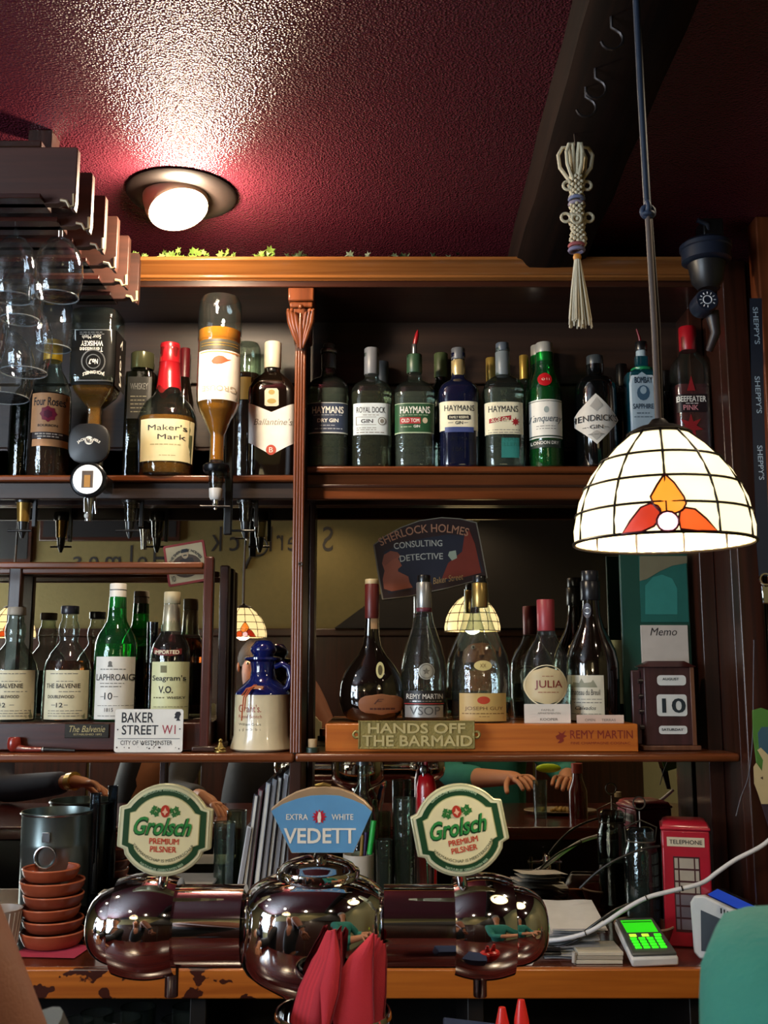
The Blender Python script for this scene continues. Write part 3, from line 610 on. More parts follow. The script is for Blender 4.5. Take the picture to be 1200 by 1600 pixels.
b = Bottle('dark_bottle', 'dark bottle with red foil standing behind the wax-necked bourbon', 'bottle', 270, 302, 545, 2.22, ZU_L, [(0, 0), (.92, 0), (1, .02), (1, .6), (.6, .75), (.45, .8), (.45, .99)], gm=DKN, cap=[('foil', M('5a1018', .4), .5, .65, 1.0)], seg=20)
b = Bottle('whisky_bottle', 'black square-shouldered whisky bottle with white pointed label and cream cap, left of the carved post', 'bottle', 388, 461, 536, YL, ZU_L, [(0, 0), (.95, 0), (1, .015), (1, .62), (.97, .655), (.80, .71), (.5, .755), (.36, .775), (.34, .80)], n=4.5, kd=.6, gm=DKN, cap=[('screw_cap', M('e4dcc6', .4), .37, .805, 1.0), ('neck', BLACKP, .28, .775, .81)])
l = b.lab(WHITE, 389, 460, 629, 712, shape=None) if False else None
pl = [(389, 630), (426, 645), (460, 630), (460, 692), (425, 712), (389, 692)]
l = b.grid(b.t, M('efece6', .45), 388.5, 460.5, lambda u: 645-15*abs(2*u-1), lambda u: 712-20*abs(2*u-1))
b.txt(l, M('8d8478', .6), [("Ballantine's", 397, 457, 655, 665, .0, .3)]); b.poly(l, M('b8402a', .5), [ell(424, 704, 8, 8)], off=.0014); b.txt(l, WHITE, [('B', 421, 427, 700, 708, .0)], off=.002)
b.poly(b.t, M('c9c2ae', .5), [[(414, 634), (417, 636), (433, 636), (436, 634), (436, 612), (433, 608), (417, 608), (414, 612)]], off=.001, name='crest'); b.poly(b.t, M('a08a3c', .5), [ell(425, 614, 5, 4), ell(425, 628, 7, 4)], off=.0014, name='crest_shield')
# ---- inverted bottles on their dispensers
ZJ = PZ(665, 2.05)
b = Bottle('inverted_whiskey_bottle', 'upside-down square whiskey bottle with black label hanging in a dispenser', 'bottle', 114, 186, 490, 2.05, ZJ, [(.28, -.02), (.28, .05), (.27, .09), (.30, .15), (.55, .21), (.80, .27), (.97, .35), (1, .38), (1, .93), (.96, .985), (.85, 1.0), (.0, 1.0)], n=6, gm=THING, rz=0)
# in this bottle heights run neck (0) to base (1): it hangs upside down
lq = [(r-.0015, h) for r, h in b.dense() if h < .37*b.H and h > 0]; MB().lathe(lq+[(.001, lq[-1][1]+.0002)], n=6).build('liquid', AMB, b.t, world=False)
l = b.lab(M('0c0c0c', .6, spec=.15), 115, 182, 516, 602, off=.0008)
sd = MB(); hw = b.hw+.0009; za, zt = b.L(150, 602)[1], b.L(150, 516)[1]
sd.add([(hw, -b.hw*.8, za), (hw, b.hw*.8, za), (hw, b.hw*.8, zt), (hw, -b.hw*.8, zt)], [(0, 1, 2, 3)], False); sdl = sd.build('side_label', M('0c0c0c', .6, spec=.15), b.t, world=False)
vs, fs = fit('No. 7', za+.008, zt-.008, -.008, .008, .02); MB().add([(hw+.0006, y, z) for z, y in vs], fs, False).build('lettering', WHITE, sdl, world=False)
b.txt(l, WHITE, [('Tennessee', 127, 163, 545, 552, .01), ('WHISKEY', 129, 163, 535, 543, .02), ('Sour Mash', 131, 160, 526, 532, .0)], rot180=True)
vs, fs = [], []
cx_, cz_ = b.L(149, 575)[0], b.L(149, 560)[1]
mb = MB()
v2, f2 = fit('JACK DANIELS', -.022, .022, -.0045, .0045, .03)
mb.add([b.wrap(cx_-x, b.L(0, 583)[1]-z-.35*x*x*100*.3, .0014) for x, z in v2], f2, False); mb.build('lettering', WHITE, l, world=False)
def ring(cx, cy, r0, r1, n=28): return [[(cx+r1*math.sin(2*PI*k/n), cy+r1*math.cos(2*PI*k/n)), (cx+r1*math.sin(2*PI*(k+1)/n), cy+r1*math.cos(2*PI*(k+1)/n)), (cx+r0*math.sin(2*PI*(k+1)/n), cy+r0*math.cos(2*PI*(k+1)/n)), (cx+r0*math.sin(2*PI*k/n), cy+r0*math.cos(2*PI*k/n))] for k in range(n)]
b.poly(l, SILVER, ring(148, 567, 17, 19)+[q for q in ring(148, 567, 10, 11.5)], off=.0013)
b.txt(l, WHITE, [('No.7', 141, 155, 563, 571, .03)], rot180=True)
def frame(x0, x1, y0, y1, w): return [[(x0, y1), (x1, y1), (x1, y1-w), (x0, y1-w)], [(x0, y0+w), (x1, y0+w), (x1, y0), (x0, y0)], [(x0, y1), (x0+w, y1), (x0+w, y0), (x0, y0)], [(x1-w, y1), (x1, y1), (x1, y0), (x1-w, y0)]]
b.poly(l, SILVER, frame(119, 176, 517, 597, 1.6), off=.0013)
b.lines(l, SILVER, [(127, 165, 521, 1.4), (127, 165, 524, 1.2)], off=.0014)
# its dispenser with round black badge and lit window
t = thing('spirit_dispenser', 'black spirit dispenser with round badges under the upside-down square bottle', 'dispenser', V3(140, 740, 2.03))
MB().lathe([(.0, 0), (.021, 0), (.021, .045), (.018, .05), (.018, .085), (0, .085)], V3(143, 752, 2.045)).build('optic_body', BLACKP, t)
bd = MB().lathe([(0, 0), (.036, 0), (.040, .002), (.040, .012), (.036, .014), (0, .014)], V3(138, 692, 1.985), n=3.0, axis='Y', kd=1.0).build('badge', M('17181b', .4), t)
vsw, fsw = arc_text('JACK DANIELS', PX(138, 692, 1.983), PZ(712, 1.983), .031, -40, 40, .0065, 1.9842, bold=.03); MB().add(vsw, fsw, False).build('lettering', WHITE, bd)
x, z = P(139, 688, 1.984); MB().lathe([(0, 0), (.0085, 0), (.0085, .0006), (0, .0006)], (x, 1.9838, z), axis='Y').build('white_roundel', WHITE, bd); tpx([('No.7', 134, 145, 684, 692, .03)], INK, bd, 1.9832)
x, z = P(137, 749, 1.985)
rg = MB().lathe([(0, 0), (.032, 0), (.036, .003), (.036, .012), (0, .012)], (x, 1.985, z), axis='Y').build('window_ring', M('222326', .25, .6), t)
MB().lathe([(0, 0), (.029, 0), (.029, .001), (0, .001)], (x, 1.9835, z), axis='Y').build('lit_window', M('f4f2ee', .4, emit=.55), rg)
bx('window_picture', M('57473a', .5), rg, x-.011, x+.011, 1.982, 1.9834, z-.017, z+.017, 0)
bx('glass_picture', M('b8843a', .5), rg, x-.006, x+.006, 1.981, 1.9819, z-.016, z+.008, 0)
def optic(t, px, ytop, Y, tail=None):
    c = V3(px, ytop, Y)
    MB().lathe([(.0, -.035), (.012, -.035), (.015, -.02), (.016, 0), (.0, 0)], c).build('chamber', glass_thin('c8c0a8', '605c50'), t)
    MB().lathe([(0, -.058), (.010, -.058), (.013, -.052), (.014, -.035), (0, -.035)], c).build('valve', M('d6d3cc', .35), t)
    MB().lathe([(0, -.078), (.003, -.078), (.004, -.070), (.006, -.066), (.006, -.058), (0, -.058)], c).build('spout', CHROME, t)
    MB().tube([(c.x-.03, c.y-.008, c.z-.072), (c.x+.03, c.y+.0, c.z-.072)], .0025).build('push_bar', BLACKP, t)
MB().lathe([(0, -.05), (.007, -.05), (.009, -.02), (.012, 0), (0, 0)], V3(140, 776, 2.03)).build('valve', STEEL, t)
MB().tube([V3(133, 776, 2.02), V3(133, 800, 2.02)], .004).build('push_rod', CHROME, t); MB().tube([V3(148, 776, 2.03), V3(150, 803, 2.03)], .003).build('push_rod', CHROME, t)
MB().ball(V3(136, 806, 2.02), .006).build('valve_tip', WHITE, t)
bx('bracket', BLACKP, t, x+.002, x+.02, 2.03, 2.098, z-.01, z+.02, .002)
# round inverted bottle
ZG = PZ(725, 2.03)
b = Bottle('inverted_whisky_bottle', 'upside-down round whisky bottle with bird label hanging brightly lit in a dispenser', 'bottle', 308, 376, 466, 2.03, ZG, [(.33, -.01), (.33, .17), (.40, .19), (.62, .26), (.85, .31), (.98, .36), (1, .40), (.97, .72), (1, .73), (1, .90), (.97, .96), (.85, .995), (.6, 1.0), (0, .99)], gm=THIN)
lq = [(r-.0015, h) for r, h in b.dense() if h < .80*b.H and h > 0]; MB().lathe(lq+[(.001, lq[-1][1]+.0002)]).build('liquid', glass('f5921a', 1.36, 0, .5), b.t, world=False)  # half-diffuse bright orange puts the lit glow into the liquid
l = b.lab(M('ece4d8', .5), 310, 374, 548, 625, off=.0008); b.lab(M('3d3a30', .5), 311, 373, 531, 547, name='neck_band'); b.poly(b.t, GOLD, [[(314, 541), (370, 541), (370, 540), (314, 540)], [(314, 537), (370, 537), (370, 536), (314, 536)]], name='gold_line')
b.poly(l, M('a44a25', .6), [[(331, 566), (336, 560), (343, 557), (350, 558), (356, 562), (362, 562), (354, 566), (347, 570), (340, 571), (334, 570)]]); b.poly(l, M('c9824a', .6), [[(312, 552), (372, 552), (372, 550), (312, 550)]])
b.txt(l, M('b59f86', .6), [('GROUSE', 316, 368, 604, 612, .0)], rot180=True)
t = thing('spirit_dispenser', 'spirit dispenser with silver valve and black push bars under the upside-down round bottle', 'dispenser', V3(342, 800, 2.03))
c = V3(338, 728, 2.03); MB().lathe([(0, -.014), (.024, -.014), (.027, -.008), (.027, 0), (.022, .004), (0, .004)], c).build('optic_collar', M('17181c', .25, .5), t)
optic(t, 338, 737, 2.03)
bx('bracket', M('0e0e10', .4), t, PX(352, 700, 2.06), PX(364, 700, 2.06), 2.06, 2.075, PZ(835, 2.06), PZ(650, 2.06), .002)
bx('bracket_arm', BLACKP, t, c.x, PX(360, 700, 2.06), 2.03, 2.06, PZ(748, 2.06), PZ(738, 2.06), .002)
# solid dispensers added in place of optics reflected under the shelf
for px, lb in ((38, 'black spirit dispenser with brass band hanging under the left shelf, far left'), (205, 'black spirit dispenser with clear chamber hanging under the shelf below the squat bourbon'), (384, 'black spirit dispenser with push bars hanging below the black whisky bottle')):
    t = thing('spirit_dispenser', lb, 'dispenser', V3(px, 800, 2.13))
    c = V3(px, 779, 2.14); zt = ZU_L-.045
    MB().lathe([(0, -.0), (.018, 0), (.020, .01), (.018, .02), (0, .02)], (c.x, c.y, c.z-.01)).build('optic_collar', BLACKP, t)
    MB().lathe([(0, -.04), (.012, -.04), (.014, -.01), (.015, 0), (0, 0)], (c.x, c.y, c.z-.01)).build('chamber', M('8a6a2c', .3, .5) if px == 38 else glass_thin('c8c0a8', '605c50'), t)
    MB().lathe([(0, -.075), (.003, -.075), (.008, -.06), (.010, -.04), (0, -.04)], (c.x, c.y, c.z-.01)).build('valve', BLACKP, t)
    MB().tube([(c.x-.028, c.y-.01, c.z-.07), (c.x+.022, c.y-.01, c.z-.07)], .0025).build('push_bar', BLACKP, t)
    bx('bracket', BLACKP, t, c.x+.018, c.x+.026, c.y, c.y+.01, c.z-.06, c.z+.03, .001)
# ---- middle left: display rack and its whiskies
rk = thing('bottle_display_rack', 'dark wooden display rack with rails around the malt whisky bottles', 'rack', (-.65, 2.15, ZM))
zr = PZ(1129, 2.10)
bx('rack_base', wood('2a100b', '42180f', .3, 'X'), rk, -1.0, PX(320, 1150, 2.10), 2.10, 2.25, ZM+.002, zr, .003)
zp1 = PZ(870, 2.10)
def slat(x0, x1, ya, yb, pya, pyb, m=MW, nm='rail'): return bx(nm, m, rk, x0, x1, ya, yb, PZ(pyb, ya), PZ(pya, ya), .003)
slat(-1.0, PX(318, 880, 2.10), 2.095, 2.11, 878, 888); bx('rail', MW, rk, -1.0, PX(318, 880, 2.10), 2.225, 2.24, PZ(888, 2.1), PZ(878, 2.1), .003)
bx('rack_post', wood('3a160f', '5a2216', .3, 'Z'), rk, PX(316, 1000, 2.095), PX(331, 1000, 2.095), 2.09, 2.115, ZM+.0, zp1, .003)
bx('rack_post', DWZ, rk, PX(320, 1000, 2.1)+.008, PX(335, 1000, 2.1)+.008, 2.22, 2.25, ZM, zp1-.005, .003)
bx('side_foot', DW, rk, PX(300, 1160, 2.09), PX(338, 1160, 2.09), 2.08, 2.25, ZM+.001, ZM+.012, .003)
bx('rack_post', DWZ, rk, PX(8, 1000, 2.22), PX(28, 1000, 2.22), 2.22, 2.24, zr, zp1-.01, .003)
pq = bx('name_plaque', M('2a2620', .35, .6), rk, PX(102, 1140, 2.10), PX(171, 1140, 2.10), 2.0965, 2.0995, PZ(1153, 2.10), PZ(1131, 2.10), .001)
tpx([('The Balvenie', 108, 164, 1134, 1144, .0, .3), ('ESTABLISHED 1892', 115, 159, 1146, 1149, .0)], M('a08f60', .4, .6), pq, 2.0962)
YR = 2.165
BAL = [(0, 0), (.92, 0), (.98, .01), (1, .03), (.98, .44), (.92, .50), (.74, .58), (.52, .64), (.40, .675), (.37, .70), (.42, .74), (.44, .79), (.40, .84), (.33, .87), (.31, .93), (.33, .94)]
zt_ = zr+.001
for k, (xl, xr, yt, cm, gm, lq, lb) in enumerate([(-17, 57, 949, M('b8ab98', .5), THING, CLR, 'clear malt whisky bottle with pale cork cap, cut off by the left edge'), (68, 141, 947, M('2c2a30', .3), THIN, AMBD, 'malt whisky bottle with dark cap and cream label, beside the green-glass bottle')]):
    b = Bottle('whisky_bottle', lb, 'bottle', xl, xr, yt, YR, zt_, BAL, gm=gm, cap=[('stopper', cm, .38, .93, 1.0)], liquid=None if k == 0 else lq, fill=.52)
    l = b.lab(M('dcd5b4', .5), xl+3, xr-2, 1047, 1124); o = xl+17-85+68
    b.txt(l, INK, [('THE BALVENIE', o+5, o+56, 1068, 1075, .01), ('DOUBLEWOOD', o+8, o+48, 1086, 1091, .01), ('12', o+22, o+32, 1098, 1105, .01)]) if k else b.txt(l, INK, [('BALVENIE', 2, 35, 1068, 1075, .01), ('DOUBLEWOOD', -6, 30, 1086, 1091, .01), ('12', 2, 11, 1098, 1105, .01)])
    b.lines(l, GREYINK, [(xl+12, xr-18, 1052, 1.2), (xl+22, xr-24, 1064, 1), (xl+26, xr-16, 1080, 1.2), (xl+14, xl+22, 1101, 1), (xl+34, xl+42, 1101, 1), (xl+8, xr-14, 1110, 1), (xl+8, xr-16, 1114, 1), (xl+8, xr-14, 1118, 1)])
LAP = [(0, 0), (.93, 0), (1, .012), (1, .50), (.97, .56), (.85, .62), (.62, .68), (.48, .72), (.44, .76), (.42, .84), (.40, .90)]
b = Bottle('whisky_bottle', 'green glass malt whisky bottle with white label and white capped neck', 'bottle', 148, 213, 912, YR, zt_, LAP, gm=GRN, cap=[('screw_cap', M('efe9de', .4), .40, .82, 1.0), ('neck_ring', M('2b2b2b', .4), .41, .948, .956)], liquid=GRND, fill=.55)
l = b.lab(M('e6e4dc', .5), 150, 210, 1026, 1124); b.txt(l, INK, [('LAPHROAIG', 151, 206, 1053, 1063, .005), ('10', 165, 177, 1082, 1093, .005), ('1815', 165, 178, 1106, 1112, .0)])
b.lines(l, GREYINK, [(158, 196, 1045, 1.4), (157, 194, 1067, 1.3), (158, 190, 1072, 1.5), (158, 164, 1088, 1), (179, 186, 1088, 1), (153, 204, 1102, .8), (153, 204, 1118, 1)]); b.poly(l, M('6a6a66', .6), [ell(174, 1036, 3, 3), [(170, 1042), (178, 1042), (176, 1036), (172, 1036)]])
b = Bottle('whisky_bottle', 'brown whisky bottle with gold neck foil and pale yellow-green label, right in the rack', 'bottle', 235, 297, 925, YR, zt_, [(0, 0), (.93, 0), (1, .012), (1, .50), (.96, .55), (.84, .60), (.62, .66), (.48, .70), (.43, .80), (.40, .92)], gm=THIN, cap=[('neck_foil', M('c3b597', .35, .4), .46, .68, .92, [(.47, .69), (.44, .80), (.41, .90), (.38, .905), (0, .905)]), ('screw_cap', M('bfb08c', .5), .42, .905, 1.0)], liquid=glass('6a2e10', 1.36), fill=.66)
l = b.lab(M('d6d8a8', .5), 237, 293, 1034, 1124); b.txt(l, INK, [("Seagram's", 238, 289, 1055, 1066, .01), ('V.O.', 249, 271, 1072, 1083, .02), ('WHISKY', 262, 288, 1088, 1092, .01)]); b.poly(l, M('6e6c48', .6), [[(252, 1051), (262, 1051), (262, 1040), (252, 1040)]]); b.lines(l, M('6e6c48', .6), [(240, 258, 1089, 2), (240, 290, 1104, .8)])
nb = b.poly(b.t, M('6b1a18', .5), [[(240, 1020), (250, 1024), (270, 1025), (284, 1022), (284, 1013), (270, 1016), (250, 1015), (240, 1011)]], off=.004, name='neck_ribbon'); b.txt(nb, CREAM, [('IMPORTED', 243, 281, 1016, 1022, .02)], off=.0055)
b = Bottle('glass_tumbler', 'slim smoky glass behind the brown whisky bottle in the rack', 'glass', 226, 244, 972, 2.20, zt_, [(0, 0), (.8, 0), (1, 1.0), (.94, 1.0), (.75, .03), (0, .03)], gm=glass_thin('8c8c96', '3a3a44'))  # solid smoky glass added in place of a reflection
# ------------------------------------------------------------------ middle shelf things
def rrect(x0, x1, z0, z1, r, k=5):
    out = []
    for cx, cz, a0 in ((x1-r, z0+r, -90), (x1-r, z1-r, 0), (x0+r, z1-r, 90), (x0+r, z0+r, 180)):
        for i in range(k+1):
            a = math.radians(a0+90*i/k); out.append((cx+r*math.cos(a), cz+r*math.sin(a)))
    return out
def pbox(x0, x1, y0, y1, Y): return PX(x0, y1, Y), PX(x1, y1, Y), PZ(y1, Y), PZ(y0, Y)
# street sign leaning on the rack
Y = 2.072
x0, x1, z0, z1 = pbox(178, 285, 1108, 1170, Y); z0 = ZM+.001
t = thing('street_sign', 'white enamel street sign reading BAKER STREET W1 leaning on the rack', 'sign', ((x0+x1)/2, Y, z0))
MB().plate(rrect(x0, x1, z0, z1, .005), Y, Y+.003).build('enamel_plate', M('eceae2', .25, coat=.5), t)
tpx([('BAKER', 190, 240, 1113, 1129, .012), ('STREET', 190, 247, 1133, 1148, .012)], INK, t, Y-.0004)
tpx([('W1', 253, 274, 1133, 1147, .005)], M('9c2035', .5), t, Y-.0004)
tpx([('CITY OF WESTMINSTER', 188, 269, 1157, 1164, .005)], INK, t, Y-.0004)
mk = MB(); mk.box(PX(184, 1152, Y), PX(281, 1152, Y), Y-.0004, Y-.0002, PZ(1154.4, Y), PZ(1153.6, Y))
for (a, c) in ((184, 1140), (281, 1139)): x, z = P(a, c, Y); mk.lathe([(0, 0), (.0014, 0), (.0014, .0004), (0, .0004)], (x, Y-.0006, z), 10, 'Y')
hp = [(272, 1122), (274, 1118), (273, 1116), (276, 1112), (281, 1112), (283, 1116), (281, 1119), (280, 1123), (282, 1126), (275, 1126), (277, 1123)]
mk.add([(PX(a, c, Y), Y-.0005, PZ(c, Y)) for a, c in hp], [tuple(range(len(hp)))], False); mk.build('printed_marks', INK, t)
mk = MB(); random.seed(2)
for k in range(16):
    a, c = random.choice([(random.uniform(180, 284), random.uniform(1167, 1170)), (random.uniform(222, 244), random.uniform(1163, 1170))]); x, z = P(a, c, Y)
    mk.lathe([(0, 0), (random.uniform(.0006, .0018), 0), (0, .0003)], (x, Y-.0004, max(z, z0+.001)), 6, 'Y')
mk.build('chipped_enamel', M('3a2a22', .8), t, kind='stuff')
# smoking pipe
t = thing('smoking_pipe', 'reddish-brown smoking pipe lying at the left of the middle shelf', 'pipe', V3(30, 1168, 2.08))
c = V3(22, 1160, 2.085)
MB().lathe([(0, -.017), (.007, -.016), (.0125, -.009), (.0135, 0), (.012, .010), (.0105, .012), (.0085, .012), (.0085, -.005), (0, -.006)], (c.x, c.y, ZM+.0175), 20).build('bowl', M('8e2b22', .25, coat=.6), t)
zz = ZM+.006
st_ = MB().tube([(c.x+.004, c.y, ZM+.009), (c.x+.025, c.y-.004, zz), (c.x+.058, c.y-.006, zz)], [.009, .006, .0048], 12).build('shank', M('74241b', .25, coat=.6), t)
MB().tube([(c.x+.059, c.y-.006, zz), (c.x+.062, c.y-.006, zz)], [.0052, .0052], 12).build('silver_band', SILVER, t)
MB().tube([(c.x+.063, c.y-.006, zz), (c.x+.09, c.y-.007, zz-.0005), (c.x+.125, c.y-.009, zz-.002)], [.0046, .0038, .0028], 12).build('mouthpiece', BLACKP, t)
# stoneware flagon
fc = V3(409, 1166, 2.135); hw = (PX(456, 1150, 2.135)-PX(358, 1150, 2.135))/2
zt1, zt2, zt3 = PZ(1000, 2.135), PZ(1085, 2.135), ZM+.001
t = thing('whisky_flagon', 'cream stoneware whisky flagon with cobalt blue neck, handle and stopper', 'flagon', (fc.x, 2.135, zt3)); Hh = zt1-zt3
BLUE = M('101a56', .12, coat=1, vary=.02); STONE = M('d9cba9', .25, coat=.6)
h2 = (zt2-zt3)
MB().lathe([(0, 0), (hw*.93, 0), (hw, .004), (hw*.98, .010), (hw*.90, .030), (hw*.88, h2)], seg=36).build('stoneware_body', STONE, t, world=False)
bk = MB(); bk.lathe([(hw*.88, h2), (hw*.87, h2+.004), (hw*.60, h2+.022), (hw*.42, h2+.032), (hw*.38, h2+.05), (hw*.42, h2+.066), (hw*.60, h2+.071), (hw*.60, h2+.075), (hw*.35, h2+.078)], (0, 0, 0), 36)
bk.build('blue_neck', BLUE, t, world=False)
MB().lathe([(hw*.3, h2+.074), (hw*.33, h2+.08), (hw*.42, h2+.088), (hw*.42, h2+.094), (hw*.25, Hh-.002), (0, Hh)], (0, 0, 0), 24).build('stopper', BLUE, t, world=False)
MB().tube([(hw*.40, -.01, h2+.056), (hw*.62, -.012, h2+.062), (hw*.84, -.013, h2+.055), (hw*.92, -.014, h2+.035), (hw*.82, -.014, h2+.015), (hw*.66, -.012, h2+.008)], [.006, .0065, .0068, .0068, .0065, .007], 12).build('handle', BLUE, t, world=False)
def fw(px, py, off=.0006):
    x, z = P(px, py, 2.135-hw*.88); x -= fc.x; z -= zt3; r = hw*.885+off; x = max(-.97*r, min(.97*r, x)); return (x, -math.sqrt(r*r-x*x), z)
def ftxt(items, m, nm='lettering'):
    mb = MB()
    for it in items:
        vs, fs = fit(it[0], it[1], it[2], -it[4], -it[3], *it[5:]); mb.add([fw(x, -z) for x, z in vs], fs, False)
    return mb.build(nm, m, t, world=False)
ftxt([("Grant's.", 371, 408, 1101, 1113, .0), ('Royal Scotch', 371, 409, 1117, 1124, .0)], M('94342c', .5))
ftxt([('William Grant', 371, 408, 1130, 1134), ('& Sons Distillers', 374, 407, 1138, 1142), ('of Scotch Whisky', 372, 398, 1148, 1152), ('12', 372, 380, 1140, 1145)], INK, 'small_lettering')
mb = MB(); mb.add([fw(a, c) for a, c in ((366, 1156), (410, 1156), (410, 1155.2), (366, 1155.2))], [(0, 1, 2, 3)], False); mb.build('printed_line', INK, t, world=False)
sc_ = MB(); pp = [(0-.012, -hw*.55, h2+.02), (-.022, -hw*.8, h2+.010), (-.030, -hw*.92, h2-.004), (-.032, -hw*.95, h2-.03), (-.033, -hw*.96, h2-.05)]
sc_.tube([(x, y-.006, z) for x, y, z in pp], .0014, 6); sc_.tube([(x+.004, y-.006, z) for x, y, z in pp[:4]], .0014, 6)
sc_.tube([(-.036, -hw*.75, h2-.001), (-.026, -hw*.8, h2+.012), (-.010, -hw*.8, h2+.017), (.008, -hw*.85, h2+.012)], .0018, 6); sc_.build('orange_cord', M('b0522a', .6), t, world=False)
MB().plate([(-.012, h2+.012), (.006, h2+.012), (.009, h2+.017), (-.006, h2+.019)], -hw*.80-.010, -hw*.80-.004).build('tag', M('b5764a', .5), t, world=False)
# little figurine, corks
t = thing('brass_figurine', 'tiny tarnished brass figurine beside the flagon on the middle shelf', 'figurine', V3(345, 1167, 2.085))
c = V3(344, 1167, 2.085); c.z = ZM
MB().lathe([(0, .001), (.012, .001), (.012, .003), (.010, .005), (0, .006)], c, 16).build('base', BRASS, t)
fg = MB(); fg.lathe([(.0, .005), (.008, .006), (.007, .011), (.0045, .016), (.004, .019), (0, .021)], c, 14); fg.ball((c.x, c.y-.001, c.z+.023), .0042); fg.ball((c.x+.005, c.y-.004, c.z+.008), .0045, sc=(1.4, 1, .6)); fg.ball((c.x-.005, c.y-.004, c.z+.008), .0045, sc=(1.4, 1, .6)); fg.build('seated_body', BRASS, t)
t = thing('bottle_cork', 'cork stopper with dark green cap standing right of the carved post', 'cork', V3(488, 1170, 2.085))
c = V3(488, 1170, 2.085); c.z = ZM; MB().lathe([(0, 0), (.0135, 0), (.0135, .009), (.012, .010), (0, .010)], c, 20).build('cap_disc', M('22332a', .4), t); MB().lathe([(.0, .010), (.0085, .010), (.009, .024), (.008, .026), (0, .026)], c, 16).build('cork_plug', M('b59c78', .8, bump=.4), t)
# stickers on the mirror
Y = 2.266
t = thing('beer_mat', 'square red-bordered beer mat with a moustached man stuck on the mirror', 'beer mat', V3(290, 880, Y))
cx, cz = P(291, 880, Y); w = .046; a = math.radians(10)
def rot(pts, cx=cx, cz=cz, a=a): return [(cx+x*math.cos(a)-z*math.sin(a), cz+x*math.sin(a)+z*math.cos(a)) for x, z in pts]
MB().plate(rot(rrect(-w, w, -w, w, .004)), Y, Y+.002).build('card', M('a5322a', .6), t)
MB().plate(rot(rrect(-w+.005, w-.005, -w+.005, w-.005, .002)), Y-.0004, Y).build('cream_field', M('d2b98e', .6), t)
MB().plate(rot(ell(0, -.006, .033, .026)), Y-.0008, Y-.0004).build('brown_oval', M('5b4330', .6), t)
mb = MB(); mb.plate(rot([(-.014, -.001), (.018, -.001), (.016, .010), (.006, .012), (.004, .016), (-.006, .016), (-.007, .011), (-.013, .009)]), Y-.001, Y-.0008); mb.build('portrait_coat', M('3a2b24', .6), t)
MB().plate(rot(ell(0, .021, .008, .011)), Y-.0013, Y-.001).build('portrait_face', M('c9a980', .6), t)
mb = MB(); mb.plate(rot([(-.005, .0165), (.005, .0165), (.003, .019), (-.003, .019)]), Y-.0015, Y-.0013); mb.plate(rot([(-.008, .024), (.008, .024), (.006, .032), (-.006, .032)]), Y-.0015, Y-.0013); mb.build('portrait_hair', INK, t)
def rtext(items, m, parent, cx, cz, a, y, arc=None):
    mb = MB()
    for it in items:
        if it[0] == 'arc': vs, fs = arc_text(*it[1:]); mb.add([(rot([(x, z)], cx, cz, a)[0][0], y, rot([(x, z)], cx, cz, a)[0][1]) for x, _, z in vs], fs, False)
        else:
            vs, fs = fit(*it); q = rot(vs, cx, cz, a); mb.add([(x, y, z) for x, z in q], fs, False)
    return mb.build('lettering', m, parent)
rtext([('arc', 'THE SHERLOCK HOLMES', 0, -.008, .034, -68, 68, .006, 0, False, .02), ('1D', -.036, -.028, -.036, -.024)], INK, t, cx, cz, a, Y-.0012)
rtext([('BEER', -.004, .022, -.020, -.012, .02), ('LONDON', -.002, .020, -.026, -.023)], M('e0cda4', .6), t, cx, cz, a, Y-.0012)
# Sherlock Holmes sign
t = thing('painted_sign', 'tilted arched sign with a deerstalker profile and a red night street on the mirror', 'sign', V3(672, 900, 2.262))
Y = 2.255
out = [(583, 851), (600, 838), (625, 824), (655, 813), (690, 808), (720, 810), (745, 816), (752, 850), (762, 903), (700, 919), (640, 932), (597, 937), (589, 890)]
def pp_(pts, Y=Y): return [(PX(a, c, Y), PZ(c, Y)) for a, c in reversed(pts)]
def shrink(pts, k, c=(672, 872)): return [(c[0]+(a-c[0])*k, c[1]+(b_-c[1])*k) for a, b_ in pts]
MB().plate(pp_(out), Y, Y+.006).build('board_edge', M('7d7462', .5), t)
MB().plate(pp_(shrink(out, .975)), Y-.0006, Y).build('board', M('2a1716', .45), t)
MB().plate(pp_([(600, 862), (640, 845), (700, 835), (738, 838), (748, 870), (755, 893), (700, 908), (606, 928)]), Y-.001, Y-.0006).build('night_scene', M('20212e', .5), t)
MB().plate(pp_([(690, 905), (700, 880), (722, 862), (726, 835), (733, 828), (742, 850), (752, 895), (720, 903)]), Y-.0014, Y-.001).build('red_street', M('7a2a1a', .5), t)
MB().plate(pp_([(700, 868), (702, 862), (712, 860), (714, 872), (706, 876)]), Y-.0018, Y-.0014).build('sign_lamp', M('a0a890', .5), t)
MB().plate(pp_([(597, 880), (600, 867), (610, 861), (621, 863), (626, 869), (622, 873), (628, 884), (622, 889), (622, 893), (638, 901), (640, 910), (645, 918), (612, 924), (600, 920), (598, 905), (601, 892)]), Y-.0016, Y-.001).build('detective_profile', M('9a5238', .55), t)
MB().plate(pp_([(597, 880), (600, 867), (610, 861), (621, 863), (626, 869), (614, 874), (602, 884)]), Y-.002, Y-.0016).build('cap_profile', M('8a4a34', .55), t)
cxs, czs = P(683, 1010, Y)
def arcpx(body, r, a0, a1, h, m, cpx=(683, 1010), bold=.01, inward=False, nm='lettering', y=Y-.0022):
    k = (PX(700, 900, Y)-PX(600, 900, Y))/100; x0, z0 = P(cpx[0], cpx[1], Y); vs, fs = arc_text(body, x0, z0, r*k, a0, a1, h*k, y, inward, bold); return MB().add(vs, fs, False).build(nm, m, t)
arcpx('SHERLOCK HOLMES', 178, -29, 16, 13, M('b0795a', .55))
arcpx('CONSULTING', 400, -9.2, 1.6, 10, M('b7b3a4', .55), (683, 1265))
